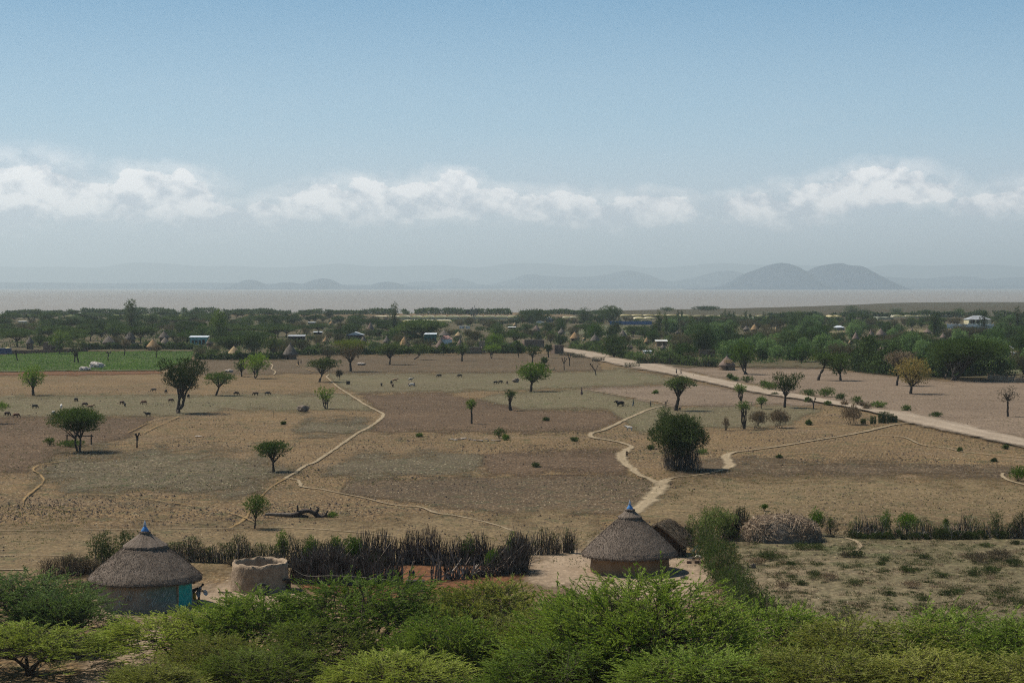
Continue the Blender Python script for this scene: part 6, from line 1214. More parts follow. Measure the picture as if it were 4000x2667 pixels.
# tractor tyre leaning on the round wall
def ring(R_, r_, c, k=40, kk=12, tilt=0.0):
    a_ = np.arange(k) * 6.283 / k; b_ = np.arange(kk) * 6.283 / kk; A_, B2 = np.meshgrid(a_, b_, indexing='ij'); sq = lambda v: np.sign(v) * np.abs(v) ** .6
    rr = R_ + r_ * sq(np.cos(B2)) + .012 * (np.round(A_ / 6.283 * k) % 2) * (np.cos(B2) > .3); X_ = rr * np.cos(A_); Z_ = rr * np.sin(A_); Y_ = r_ * .8 * sq(np.sin(B2)); Y2 = Y_ + Z_ * math.sin(tilt); Z2 = Z_ * math.cos(tilt)
    V = np.stack([X_ + c[0], Y2 + c[1], Z2 + c[2]], -1).reshape(-1, 3); i = np.arange(k)[:, None] * kk; i2 = ((np.arange(k) + 1) % k)[:, None] * kk; j = np.arange(kk)[None]; j2 = (j + 1) % kk
    return V, np.stack([i + j, i + j2, i2 + j2, i2 + j], -1).reshape(-1, 4)
b = G(1024, 2328); V, q = ring(.44, .13, (0, 0, .55), tilt=.35); ty = link('tractor_tyre', mesh_np('tyre', V, q, smooth=True), M_RUB, None, tuple(b)); tag(ty, 'big black tractor tyre leaning on the round mud wall', 'tyre')
tb = empty('wooden_table', tuple(G(1080, 2312))); tag(tb, 'low dark wooden bench against the round mud wall right of the tyre', 'bench'); s_ = mpp(tb.location[1]); m_ = MB(); m_.box((.2, 0, 1.05), (2.2, .5, .10)); m_.build('bench_top', M_BARK, tb)
for x_ in (-.7, .15, 1.0): m_ = MB(); m_.tube(np.array([[x_, 0, 0], [x_ + .02, 0, 1.0]]), .05, 6); m_.build('leg', M_BARK, tb)
m_ = MB(); m_.box((.6, .22, .55), (1.1, .06, .75)); m_.build('board', plain('brown_board', (0.12, 0.07, 0.045)), tb)
def lump(name, base, w_px, h_px, m, label, cat='stone', seed=0, group=None, sub=2, depth=.8, lump_=.22):
    b = G(*base); s = mpp(b[1]); rng = np.random.default_rng(seed + int(base[0])); bm = bmesh.new(); bmesh.ops.create_icosphere(bm, subdivisions=sub + 1, radius=1.0); ph = rng.uniform(0, 6, 9); w, h = w_px * s / 2, h_px * s
    for v in bm.verts:
        c = v.co; d_ = 1 + lump_ * (math.sin(c.x * 3 + ph[0]) * math.sin(c.y * 2.6 + ph[1]) + .6 * math.sin(c.x * 6 + c.z * 5 + ph[2]) * math.sin(c.y * 6 + ph[3]) + .35 * math.sin(c.z * 11 + ph[4]) * math.sin(c.x * 12 + ph[5])) + rng.normal(0, lump_ * .12)
        v.co = Vector((c.x * d_ * w, c.y * d_ * w * depth, max(-.05, (c.z * d_ * .5 + .42)) * h))
    me = bpy.data.meshes.new(name); bm.to_mesh(me); bm.free(); o = link(name, me, m, None, tuple(b)); tag(o, label, cat, group); return o
M_ROCKW = plain('whitish_rock', (0.56, 0.50, 0.46), (0.34, 0.29, 0.26), scale=1.2, bump=.2); M_ROCK = plain('grey_brown_mound', (0.26, 0.20, 0.155), (0.13, 0.10, 0.08), scale=1.5, bump=.15); M_STONE = plain('pale_stone', (0.45, 0.38, 0.32), (0.3, 0.25, 0.2), scale=4, bump=.03)
lump('pale_rock', (378, 1440), 54, 30, M_ROCKW, 'large pale boulder in the green vegetable field', 'rock'); lump('pale_rock', (331, 1449), 44, 19, M_ROCKW, 'smaller pale boulder in front of the large one', 'rock', 3); lump('pale_rock', (405, 1434), 18, 9, M_ROCKW, 'smallest pale boulder right of the large one', 'rock', 5)
lump('termite_mound', (1184, 1608), 42, 29, M_ROCK, 'grey termite mound at the lower edge of the grass strip', 'mound', 1); lump('termite_mound', (2014, 1494), 24, 19, M_ROCK, 'small pointed mound left of the bright feathery acacia', 'mound', 2)
lump('rubble_heap', (1413, 1427), 32, 13, M_STONE, 'pale rubble heap in the upper dark field', 'rubble', 3); lump('rubble_heap', (895, 1455), 28, 15, M_STONE, 'rubble heap right of the tallest dark acacia', 'rubble', 4)
lump('earth_patch_heap', (775, 1706), 28, 6, M_STONE, 'flat pale heap of earth in the left field', 'earth heap', 6, lump_=.1)
rng = np.random.default_rng(19); STN = []
for k in range(16): x = 1755 + k * 13 + rng.uniform(-5, 5); STN.append(lump('field_stone', (x, 1714 + rng.uniform(-3, 6) + k * .4), rng.uniform(8, 20), rng.uniform(4, 8), M_STONE if k % 3 else M_ROCK, 'x', 'stone', k, 'stones of the rubble line', 1))
number(STN, 'field stone in the low rubble line', 'of the line')
for k, (x, y, w, h_) in enumerate([(790, 2388, 22, 9), (812, 2376, 16, 8), (800, 2398, 14, 6), (828, 2384, 12, 6), (775, 2396, 16, 7), (842, 2372, 9, 4)]): lump('yard_stone', (x, y), w, h_, M_STONE, ['large pale stone below the bending person', 'stone just right of the bending person\'s feet', 'lowest yard stone in the hut shadow', 'rightmost stone in the hut shadow', 'leftmost yard stone in the hut shadow', 'small stone at the sunny rim of the hut shadow'][k], 'stone', k, 'stones in the yard by the turquoise door', 1)
lump('white_rag', (932, 2325), 9, 6, M_WHITE, 'small white rag on the yard below the round mud wall', 'rag', 1, sub=1)
pxtree('cactus_plant', (365, 2392), 352, 381, 2368, 2390, 'bush', L_HEDGE, 'small dark spiky plant at the left foot of the turquoise-walled hut', cat='plant', tr=.03, size=.11, mode='up')
pxtree('bush', (908, 2212), 880, 925, 2182, 2210, 'bush', L_DRY, 'grey bush left of the round mud wall', cat='bush', tr=.03, size=.08)
# raised log behind the two-stemmed acacia
rl = empty('raised_log', tuple(G(305, 1737))); tag(rl, 'log raised on forked posts behind the broad two-stemmed acacia', 'log'); s_ = mpp(rl.location[1]); m_ = MB(); m_.tube(np.array([[-44 * s_, 0, 37 * s_], [0, 0, 36 * s_], [60 * s_, 0, 34 * s_]]), .10, 6); m_.build('log', M_BARK, rl)
for x_ in (-43, 52): m_ = MB(); m_.tube(np.array([[x_ * s_, 0, 0], [x_ * s_, 0, 42 * s_]]), .11, 6); m_.build('post', M_BARK, rl)
# debris at the shed
M_SACK = plain('pale_sacking', (0.48, 0.44, 0.36), (0.36, 0.31, 0.24), scale=5, bump=.02); M_SACK2 = plain('grey_green_sacking', (0.24, 0.27, 0.22), (0.16, 0.18, 0.15), scale=5)
for k, (x, y, w, h_, m_, lab) in enumerate([(2728, 2181, 30, 16, M_SACK, 'pale lumpy sack at the right of the heap by the grass shed'), (2700, 2186, 30, 12, M_RUB, 'dark sack in the middle of the heap by the grass shed'), (2690, 2172, 24, 14, M_SACK2, 'grey-green sack nearest the grass shed'), (2712, 2170, 26, 12, plain('dark_red_cloth', (0.14, 0.05, 0.05)), 'dark red bundle on the heap by the grass shed')]): lump('sack', (x, y), w, h_, m_, lab, 'sack', k, 'sacks by the grass shed', 2, lump_=.12)
for k, (a_, c_, m2, lab) in enumerate([((2702, 2152), (2726, 2140), M_SACK2, 'upper grey-green board on the heap by the shed'), ((2705, 2160), (2722, 2146), M_SACK, 'second board on the heap by the shed'), ((2718, 2168), (2736, 2148), M_SACK, 'longest pale board on the heap by the shed'), ((2668, 2146), (2686, 2152), M_STRAWP if False else M_LOG, 'yellow board end below the shed eave')]):
    b = G(*a_) if False else G(a_[0], 2176); s_ = mpp(b[1]); m_ = MB(); m_.tube(np.array([[0, 0, (2176 - a_[1]) * s_], [(c_[0] - a_[0]) * s_, .8, (2176 - c_[1]) * s_ + .1]]), .08, 4); tag(m_.build('board', m2, None, False, tuple(b)), lab, 'board', 'boards on the heap')
for k, x in enumerate((2692, 2720, 2741)): m_ = MB(); m_.box((0, 0, .17), (.42, .3, .34), k * .3); tag(m_.build('mud_brick', M_BRICK, None, False, tuple(G(x, 2204 - k))), ['leftmost loose brick before the sack heap', 'middle loose brick before the sack heap', 'rightmost loose brick before the sack heap'][k], 'brick', 'loose bricks')
# cart of dark boards in the corral opening, poles, rags, line
ct = empty('board_trough', tuple(G(1622, 2312))); tag(ct, 'dark boarded trough in the corral opening with bundles on it', 'trough'); m_ = MB(); m_.box((0, 0, .55), (1.5, .7, .75)); m_.build('box', M_DARKW, ct); m_ = MB(); m_.box((0, 0, .95), (1.56, .76, .05)); m_.build('rim', M_DARKW, ct)
lump('red_bundle', (1606, 2294), 11, 22, plain('faded_red_cloth', (0.33, 0.10, 0.07)), 'faded red bundle on the dark trough', 'bundle', 2, sub=1).location.z += .95
lump('dark_bundle', (1615, 2294), 12, 26, plain('navy_cloth', (0.03, 0.035, 0.06)), 'dark bundle beside the red one on the trough', 'bundle', 5, sub=1).location.z += .95
m_ = MB(); b0, b1 = G(1612, 2290), G(1700, 2290); m_.tube(np.array([b0 + [0, 0, .9], b1 + [0, 0, .88]]), .035, 5); tag(m_.build('gate_pole', M_BARK2), 'long horizontal pole closing the corral opening', 'pole')
for k, (x, yb_, yt_, lean, lab) in enumerate([(1571, 2286, 2180, 0, 'tall pale-topped post left of the corral gate'), (1590, 2280, 2190, 26, 'slanting pale stick at the corral gate'), (1600, 2284, 2226, 0, 'short thick post at the left side of the gate'), (1686, 2284, 2222, 0, 'short thick post at the right side of the gate'), (1698, 2284, 2203, 8, 'forked post with a rag top right of the gate'), (1720, 2276, 2192, 0, 'tallest thick post right of the gate')]):
    b = G(x, yb_); s_ = mpp(b[1]); m_ = MB(); m_.tube(np.array([[0, 0, 0], [lean * s_ * .5, 0, (yb_ - yt_) * s_ * .5], [lean * s_, 0, (yb_ - yt_) * s_]]), [.09, .085, .07], 7); m_.tube(np.array([[lean * s_, 0, (yb_ - yt_) * s_ - .12], [lean * s_ + .12, 0, (yb_ - yt_) * s_ + .02]]), .05, 5); tag(m_.build('fence_post', M_BARK2 if k in (0, 1) else M_STICK, None, True, tuple(b)), lab, 'post', 'posts of the corral gate')
lump('white_bag', (1275, 2268), 12, 12, M_WHITE, 'white plastic bag caught high on the near corral fence', 'bag', 3, sub=1).location.z += .55
lump('white_bag', (1770, 2262), 9, 12, M_WHITE, 'white plastic bag on the broken posts right of the gate', 'bag', 6, sub=1).location.z += .35
m_ = MB(); pts = np.array([[XY(x, 155.0, y), 155.0, ZY(y, 155.0)] for x, y in [(1150, 2225), (1200, 2248), (1300, 2247), (1420, 2254), (1540, 2266)]]); m_.tube(catmull(pts, 6), .014, 4); tag(m_.build('rope', M_SACK), 'pale rope strung along the near corral fence', 'rope')
lump('black_bundle', (2672, 2262), 34, 14, M_RUB, 'black bundle lying in the shadow right of the brown-walled hut', 'bundle', 4); lump('white_rag', (2723, 2250), 8, 5, M_WHITE, 'white rag on the bare ground right of the brown-walled hut', 'rag', 2, sub=1); lump('white_rag', (2662, 2228), 9, 5, M_SACK, 'pale scrap behind the black bundle', 'rag', 7, sub=1)
lump('round_stump', (2938, 2222), 26, 26, M_ROCK, 'brown round stump on litter right of the green hedge', 'stump', 8)
lt = MB(); rng = np.random.default_rng(3); P = G(rng.uniform(2880, 3020, 130), rng.uniform(2205, 2250, 130), .04) ; lt.blades(P - G(2950, 2230), rng.normal(0, 1, P.shape) * [1, 1, .2], .16, .12, rng); tag(lt.build('litter', M_WHITE, None, loc=tuple(G(2950, 2230))), kind='stuff')
for k, (x0_, y0_, x1_, y1_, lab) in enumerate([(3052, 2370, 3082, 2352, 'pale stick lying in the lower left of the scrubby plot'), (3180, 2330, 3200, 2336, 'pale short stick in the scrubby plot'), (3306, 2344, 3312, 2352, 'small white bone-like stick in the scrubby plot'), (3715, 2332, 3728, 2340, 'short pale stick right of centre in the scrubby plot')]):
    p0, p1 = G(x0_, y0_, .05), G(x1_, y1_, .12); m_ = MB(); m_.tube(np.array([[0, 0, 0], p1 - p0]), .035, 4); tag(m_.build('bare_stick', M_SACK, None, False, tuple(p0)), lab, 'stick', 'sticks in the scrubby plot')
tubes('fallen_log', (2155, 1446), [([(2140, 1444), (2155, 1446), (2164, 1443)], [.25, .28, .2]), ([(2158, 1445), (2166, 1438), (2163, 1436)], [.18, .12, .06]), ([(2166, 1445), (2178, 1446)], [.12, .08])], M_BARK2, 'pale broken log lying behind the bright feathery acacia', 'log')

# ------------------------------------------------------------------ animals and people
def skin(name, verts, edges, radii, sub=1, root=0):
    me = bpy.data.meshes.new(name); me.from_pydata([tuple(v) for v in verts], edges, []); o = bpy.data.objects.new(name, me); S.collection.objects.link(o)
    md = o.modifiers.new('skin', 'SKIN'); sv = me.skin_vertices[0].data if me.skin_vertices else None
    if sv is None:
        bm = bmesh.new(); bm.from_mesh(me); bm.verts.layers.skin.verify(); bm.to_mesh(me); bm.free(); sv = me.skin_vertices[0].data
    for i_, r_ in enumerate(radii): sv[i_].radius = (r_, r_) if not hasattr(r_, '__len__') else r_; sv[i_].use_root = (i_ == root)
    sb = o.modifiers.new('sub', 'SUBSURF'); sb.levels = sub; sb.render_levels = sub
    dg = bpy.context.evaluated_depsgraph_get(); m2 = bpy.data.meshes.new_from_object(o.evaluated_get(dg)); m2.name = name + '_body'
    bpy.data.objects.remove(o); bpy.data.meshes.remove(me)
    for p in m2.polygons: p.use_smooth = True
    m2.materials.clear(); return m2
def cow_mesh(graze=True, hump=.10, k=1.0, slim=1.0, turn=0.0):
    V, E, R_ = [], [], []
    def chain(pts, rs, start=None):
        last = start
        for p, r_ in zip(pts, rs):
            V.append(np.array(p, float) * [1, 1.1, 1] - [0, 0, (.18 if p[2] > .8 else p[2] * .2)]); R_.append(r_ * 1.38 * slim if not isinstance(r_, tuple) else (r_[0] * slim, r_[1])); i_ = len(V) - 1
            if last is not None: E.append((last, i_))
            last = i_
        return last
    chain([(-.62, 0, 1.10), (-.35, 0, 1.06), (0, 0, 1.02), (.32, 0, 1.05), (.52, 0, 1.14)], [.22, .27, .30, .27, .22])     # 0-4 trunk
    nh = [(.74, turn * .1, 1.08), (.92, turn * .22, .80), (1.02, turn * .3, .52), (1.12, turn * .36, .30), (1.17, turn * .4, .14)] if graze else [(.74, turn * .15, 1.28), (.90, turn * .3, 1.42), (1.05, turn * .45, 1.38), (1.20, turn * .55, 1.25), (1.28, turn * .6, 1.18)]
    chain(nh, [.16, .12, .11, .085, .06], 4)
    chain([(.44, 0, 1.36)], [hump + .04], 4)
    for sy in (-1, 1):
        a_ = len(V); chain([(.42, sy * .13, .86), (.43, sy * .14, .55), (.41, sy * .14, .30), (.43, sy * .14, .04)], [.10, .065, .05, .055], 3)
        chain([(-.58, sy * .14, .90), (-.50, sy * .15, .66), (-.66, sy * .15, .42), (-.60, sy * .15, .04)], [.14, .09, .055, .055], 0)
    chain([(-.86, 0, 1.12), (-.92, 0, .8), (-.90, 0, .5)], [.035, .025, .03], 0)
    for sy in (-1, 1): hi = 7; b_ = np.array(nh[2]); chain([tuple(b_ + [-.02, sy * .17, .06])], [.03], hi)
    return skin('cow', [v * k for v in V], E, [r_ * k for r_ in R_]), (np.array(nh) - [0, 0, .16]) * k
def horns(hd, k=1.0, up=.28):
    m_ = MB()
    for sy in (-1, 1): b_ = hd[1] * .4 + hd[2] * .6; m_.tube(np.array([b_ + [0, sy * .06 * k, .05 * k], b_ + [.02, sy * .18 * k, .16 * k], b_ + [.05, sy * .20 * k, up * k]]), [.022 * k, .016 * k, .006 * k], 5)
    return m_.me('horns')
CG, CGh = cow_mesh(True); CS, CSh = cow_mesh(False); GG, GGh = cow_mesh(True, .0, .55, .8); GS, GSh = cow_mesh(False, .0, .55, .8); HG = horns(CGh); HS = horns(CSh); HGG = horns(GGh, .55); HGS = horns(GSh, .55)
COAT = {}
def coat(n, a, b=None): COAT[n] = plain('coat_' + n, a, b or tuple(x * .75 for x in a), scale=1.6, rough=.7)
coat('black', (.020, .018, .018)); coat('dark_brown', (.075, .045, .032)); coat('red_brown', (.17, .075, .045)); coat('brown', (.12, .072, .048)); coat('white', (.68, .64, .58), (.55, .5, .44)); coat('fawn', (.30, .19, .11)); coat('pied', (.60, .55, .48), (.03, .025, .022)); coat('grey_brown', (.14, .11, .09))
M_HORN = plain('grey_horn', (0.25, 0.22, 0.18))
def animal(kind, px, py, coat_, face, graze, label, group, k=1.0):
    """face: heading in degrees, 0 = to the right"""
    r = empty(kind, tuple(G(px, py)), math.radians(face), k); tag(r, label, kind.split('_')[-1], group)
    goat = kind in ('goat', 'dog'); me, hn = ((GG, HGG) if graze else (GS, HGS)) if goat else ((CG, HG) if graze else (CS, HS))
    b = link('body', me, None, r)
    if not me.materials: me.materials.append(COAT['black'])
    b.material_slots[0].link = 'OBJECT'; b.material_slots[0].material = COAT[coat_]
    if kind in ('cow', 'draught_ox', 'goat'): link('horns', hn, M_HORN, r)
    return r
GCL = 'cattle grazing on the left fields'; GCR = 'animals grazing in the middle distance'
for a in [('cow', 28, 1624, 'dark_brown', -20, True, 'dark brown cow with lowered head next to the left-edge acacia'), ('cow', 63, 1631, 'red_brown', 0, True, 'reddish brown cow facing right beside the left-edge acacia'), ('cow', 136, 1595, 'black', -15, True, 'black cow grazing alone above the two left-edge cows'),
          ('cow', 239, 1596, 'white', 100, False, 'white cow seen from behind above the broad two-stemmed acacia'), ('cow', 209, 1622, 'pied', 75, True, 'pied cow half hidden by the left side of the broad acacia'), ('cow', 297, 1568, 'black', -50, True, 'black cow grazing just below the straight track'),
          ('cow', 331, 1587, 'dark_brown', -15, True, 'dark brown cow right above the crown of the broad acacia'), ('cow', 354, 1597, 'fawn', 10, False, 'fawn cow mostly hidden behind the top of the broad acacia'), ('cow', 476, 1580, 'brown', -35, True, 'brown cow beside a small black calf'),
          ('cow', 563, 1580, 'red_brown', 190, True, 'reddish brown cow grazing towards the left in mid-field'), ('cow', 577, 1627, 'black', 200, False, 'black humped cow standing at the edge of the ploughed field'), ('cow', 667, 1571, 'brown', -15, True, 'dark cow grazing left of the tallest acacia trunk'),
          ('donkey', 601, 1530, 'grey_brown', 190, True, 'grey-brown donkey grazing above the straight track'), ('cow', 648, 1536, 'black', 80, True, 'black cow seen end-on beside the donkey'), ('cow', 736, 1554, 'black', 85, True, 'black cow seen end-on right of the tallest acacia trunk'),
          ('cow', 922, 1544, 'brown', 0, True, 'brown cow standing on the straight track, leftmost of three'), ('cow', 999, 1545, 'dark_brown', 175, True, 'dark cow on the straight track, middle of three'), ('cow', 1045, 1544, 'black', 5, True, 'black cow on the straight track, rightmost of three')]:
    animal(*a, GCL, .72)
animal('goat', 488, 1588, 'black', 95, True, 'small black calf-like goat beside the brown cow', GCL, 1.2)
for a in [('cow', 1490, 1509, 'black', 95, True, 'black cow leftmost of the middle herd'), ('cow', 1543, 1492, 'fawn', 0, False, 'fawn cow at the top of the middle herd'), ('cow', 1529, 1500, 'black', 80, True, 'black cow directly left of the fawn one'), ('cow', 1534, 1512, 'dark_brown', 95, True, 'dark cow directly below the fawn one'),
          ('cow', 1604, 1489, 'pied', 10, False, 'black and white cow above the white pair'), ('cow', 1598, 1509, 'dark_brown', 100, True, 'dark cow left of the white cow in the herd'), ('cow', 1609, 1510, 'white', 185, True, 'white cow in front of the herd'), ('cow', 1617, 1508, 'brown', 80, True, 'brown cow right of the white cow'),
          ('cow', 1716, 1474, 'black', 190, True, 'black cow grazing left above the middle herd'), ('cow', 1796, 1474, 'black', 175, True, 'black cow furthest right above the middle herd')]:
    animal(*a, GCR, .74)
for a in [('goat', 1936, 1500, 'black', 30, True, 'black goat leftmost of three left of the pointed mound'), ('goat', 1955, 1498, 'black', 30, True, 'black goat middle of three left of the pointed mound'), ('goat', 1981, 1500, 'dark_brown', 95, True, 'dark goat rightmost of three left of the pointed mound')]: animal(*a, GCR, 1.3)
m_ = MB(); m_.box((0, 0, .4), (.9, .9, .8)); m_.box((0, 0, .82), (1.0, 1.0, .08)); tag(m_.build('dark_crate', M_DARKW, None, False, tuple(G(1360, 1501))), 'small dark crate left of the middle herd beside the footpath', 'crate')
animal('draught_ox', 2420, 1588, 'black', 184, False, 'near black ox of the plough team, white-faced', 'plough team', .92); animal('draught_ox', 2424, 1586, 'dark_brown', 184, False, 'far ox of the plough team, hidden behind the black one', 'plough team', .92)
animal('dog', 2457, 1683, 'white', 160, False, 'white dog standing on the grass above the path bend', None, 1.35)
animal('goat', 730, 2351, 'black', 15, False, 'black goat stretching its head at the turquoise door', None, 1.55)
animal('goat', 3965, 1392, 'white', 180, False, 'white goat-like calf by the reeds below the solar panel', None, 2.4)
animal('goat', 2655, 1604, 'dark_brown', 60, False, 'tiny dark goat beside the thick acacia trunk', None, 1.0)
pl = empty('plough', tuple(G(2444, 1588))); tag(pl, 'wooden plough trailing behind the ox team', 'plough'); m_ = MB(); m_.tube(np.array([[-1.6, 0, .9], [0, 0, .35], [.6, 0, .1]]), .04, 5); m_.build('beam', M_BARK, pl); m_ = MB(); m_.tube(np.array([[.35, 0, .05], [.75, 0, .95]]), .03, 5); m_.build('handle', M_BARK, pl)

M_SKIN = plain('dark_brown_skin', (0.055, 0.034, 0.024), (0.042, 0.026, 0.018), scale=3, rough=.6); M_HAIR = plain('black_hair', (0.014, 0.012, 0.011), (0.010, 0.009, 0.008))
def person(px, py, label, J=None, k=1.0, face=0.0, shirt=(.2, .22, .25), legs=(.08, .09, .12), long_legs=True, fingers=False, skirt=False, group=None):
    D = dict(pel=(0, 0, .92), sp=(0, 0, 1.10), ch=(0, 0, 1.32), nk=(.01, 0, 1.48), hd=(.03, 0, 1.60), ht=(.02, 0, 1.70), ls=(0, .17, 1.40), le=(-.02, .24, 1.14), lh=(.06, .24, .90), rs=(0, -.17, 1.40), re=(-.02, -.24, 1.14), rh=(.06, -.24, .90),
             lp=(0, .09, .86), lk=(.04, .10, .48), la=(0, .10, .08), lt=(.14, .11, .04), rp=(0, -.09, .86), rk=(-.02, -.10, .48), ra=(-.08, -.10, .08), rt=(.06, -.11, .04)); D.update(J or {})
    N = list(D); V = [np.array(D[n_], float) for n_ in N]; I = {n_: i_ for i_, n_ in enumerate(N)}
    E = [('pel', 'sp'), ('sp', 'ch'), ('ch', 'nk'), ('nk', 'hd'), ('hd', 'ht'), ('ch', 'ls'), ('ls', 'le'), ('le', 'lh'), ('ch', 'rs'), ('rs', 're'), ('re', 'rh'), ('pel', 'lp'), ('lp', 'lk'), ('lk', 'la'), ('la', 'lt'), ('pel', 'rp'), ('rp', 'rk'), ('rk', 'ra'), ('ra', 'rt')]
    E = [(I[a_], I[b_]) for a_, b_ in E]; rad = dict(pel=.13, sp=.11, ch=.13, nk=.05, hd=.088, ht=.07, ls=.06, le=.042, lh=.03, rs=.06, re=.042, rh=.03, lp=.09, lk=.055, la=.038, lt=.035, rp=.09, rk=.055, ra=.038, rt=.035); R_ = [rad[n_] for n_ in N]
    for h_, e_ in (('lh', 'le'), ('rh', 're')):
        d = unit(np.array(D[h_]) - np.array(D[e_])); sd_ = unit(np.cross(d, [0, 0, 1.0]) + 1e-3); pm = np.array(D[h_]) + d * .07; V.append(pm); R_.append((.034, .018)); ip = len(V) - 1; E.append((I[h_], ip))
        for f_ in range(4 if fingers else 0):
            off = sd_ * (f_ - 1.5) * .019; L_ = [.06, .075, .072, .055][f_]; V.append(pm + off + d * L_ * .6); V.append(pm + off + d * L_ - [0, 0, .02]); R_ += [.009, .008]; E += [(ip, len(V) - 2), (len(V) - 2, len(V) - 1)]
        if fingers: V.append(np.array(D[h_]) + sd_ * .045 + d * .05); R_.append(.010); E.append((I[h_], len(V) - 1))
    r = empty('person', tuple(G(px, py)), math.radians(face), k); tag(r, label, 'person', group); link('body', skin('person', V, E, R_, 1), M_SKIN, r)
    g = lambda ns, es, rs, nm, m: link(nm, skin(nm, [np.array(D[n_]) if isinstance(n_, str) else np.array(n_) for n_ in ns], es, rs, 1), m, r)
    ms = plain('cloth_%d_%d_%d' % tuple(int(c * 100) for c in shirt), shirt, tuple(c * .8 for c in shirt), scale=8); ml = plain('cloth_%d_%d_%d' % tuple(int(c * 100) for c in legs), legs, tuple(c * .8 for c in legs), scale=8)
    mid = lambda a_, b_, f_=.6: tuple(np.array(D[a_]) * (1 - f_) + np.array(D[b_]) * f_)
    g(['pel', 'sp', 'ch', 'ls', mid('ls', 'le'), 'rs', mid('rs', 're'), mid('ch', 'nk', .5)], [(0, 1), (1, 2), (2, 3), (3, 4), (2, 5), (5, 6), (2, 7)], [.155, .14, .155, .082, .066, .082, .066, .075], 'shirt', ms)
    if skirt: q_ = MB(); q_.lathe([(.30, .25), (.24, .6), (.17, .98), (.1, 1.02)], 18, tuple(np.array(D['pel']) * [1, 1, 0])); q_.build('skirt', ml, r, True)
    elif long_legs: g(['pel', 'lp', 'lk', mid('lk', 'la', .8), 'rp', 'rk', mid('rk', 'ra', .8)], [(0, 1), (1, 2), (2, 3), (0, 4), (4, 5), (5, 6)], [.145, .11, .078, .065, .11, .078, .065], 'trousers', ml)
    else: g(['pel', 'lp', mid('lp', 'lk', .85), 'rp', mid('rp', 'rk', .85)], [(0, 1), (1, 2), (0, 3), (3, 4)], [.15, .115, .09, .115, .09], 'shorts', ml)
    hd, ht = np.array(D['hd']), np.array(D['ht']); q_ = bmesh.new(); bmesh.ops.create_uvsphere(q_, u_segments=14, v_segments=9, radius=.098); me = bpy.data.meshes.new('hair'); up = unit(ht - hd)
    for v in list(q_.verts):
        if v.co.z < -.01 and v.co.x > -.03: q_.verts.remove(v)
    q_.to_mesh(me); q_.free(); ho = link('hair', me, M_HAIR, r); ho.location = tuple(hd * .6 + ht * .4 + [-.012, 0, 0]); ho.rotation_euler = (0, math.atan2(up[0], up[2]), 0)
    fm_ = MB(); fx = unit(np.cross([0, 1, 0], up)); 
    for sy in (-1, 1): fm_.tube(np.array([hd + fx * .080 + [0, sy * .034, .0] + up * .02, hd + fx * .092 + [0, sy * .034, .0] + up * .02]), .013, 6); fm_.tube(np.array([hd + [0, sy * .078, 0], hd + [0, sy * .10, .0]]), .022, 6)
    fm_.tube(np.array([hd + fx * .08 - up * .0, hd + fx * .112 - up * .018, hd + fx * .085 - up * .028]), .013, 6); fm_.tube(np.array([hd + fx * .082 - up * .055 + [0, -.025, 0], hd + fx * .088 - up * .055, hd + fx * .082 - up * .055 + [0, .025, 0]]), .009, 5); fm_.build('face', M_SKIN, r, True)
    return r
hp = person(775, 2360, 'person in grey shirt and light shorts bending over a round tray by the turquoise door', dict(pel=(0, 0, .90), sp=(.04, 0, 1.06), ch=(.14, 0, 1.26), nk=(.24, 0, 1.38), hd=(.32, 0, 1.46), ht=(.38, 0, 1.53), ls=(.15, .16, 1.30), le=(.18, .24, 1.06), lh=(.42, .12, 1.00), rs=(.15, -.16, 1.30), re=(.18, -.24, 1.06), rh=(.42, -.14, .98),
            lk=(.06, .10, .47), la=(.03, .12, .08), lt=(.16, .13, .04), rk=(.02, -.10, .47), ra=(-.07, -.12, .08), rt=(.06, -.13, .04)), 1.06, 0, (.16, .19, .22), (.24, .30, .36), False, True)
q_ = MB(); q_.lathe([(.24, .02), (.23, -.01), (.02, -.03), (.02, -.02), (.22, .005)], 24); tr_ = q_.build('tray', plain('dull_metal_tray', (0.34, 0.36, 0.37), rough=.5, spec=.5), None, True, tuple(np.array(hp.location) + [.56, -.05, .94])); tr_.rotation_euler = (.5, 1.1, 0); tag(tr_, 'round grey tray held by the bending person', 'tray')
jb = G(756, 2345); m_ = MB(); m_.box((0, 0, .26), (.32, .20, .46), 0, .92); m_.box((0, 0, .52), (.16, .14, .06)); jc = m_.build('jerrycan', plain('yellow_plastic', (0.62, 0.40, 0.03), (0.55, 0.34, 0.03), rough=.4, spec=.4), None, False, tuple(jb)); jc.scale = (1.3, 1.3, 1.3); tag(jc, 'yellow plastic jerrycan standing between door and bending person', 'jerrycan'); q_ = MB(); q_.tube(np.array([[-.08, 0, .53], [-.08, 0, .60], [.06, 0, .60], [.06, 0, .53]]), .018, 5); q_.build('handle', MC['yellow_plastic'], jc)
walk = dict(lk=(.18, .10, .50), la=(.28, .10, .08), lt=(.40, .10, .05), rk=(-.02, -.10, .50), ra=(-.26, -.10, .12), rt=(-.14, -.10, .05))
person(2474, 1590, 'ploughman striding behind the ox team with one arm forward', dict(walk, lh=(.45, .1, 1.1), le=(.24, .2, 1.15)), 1.0, 182, (.24, .26, .20), (.16, .20, .25))
person(2541, 1589, 'small standing person right of the ploughman', {}, .82, 180, (.25, .24, .2), (.12, .11, .1)); person(2272, 1544, 'person in long dark dress alone in the field above the straight line', {}, 1.05, 20, (.09, .05, .05), (.10, .06, .06), skirt=True)
person(2449, 1787, 'small child walking on the winding path towards the viewer', dict(walk, lh=(.1, .42, 1.15), le=(0, .30, 1.25)), .62, -90, (.11, .07, .05), (.06, .04, .03), False)
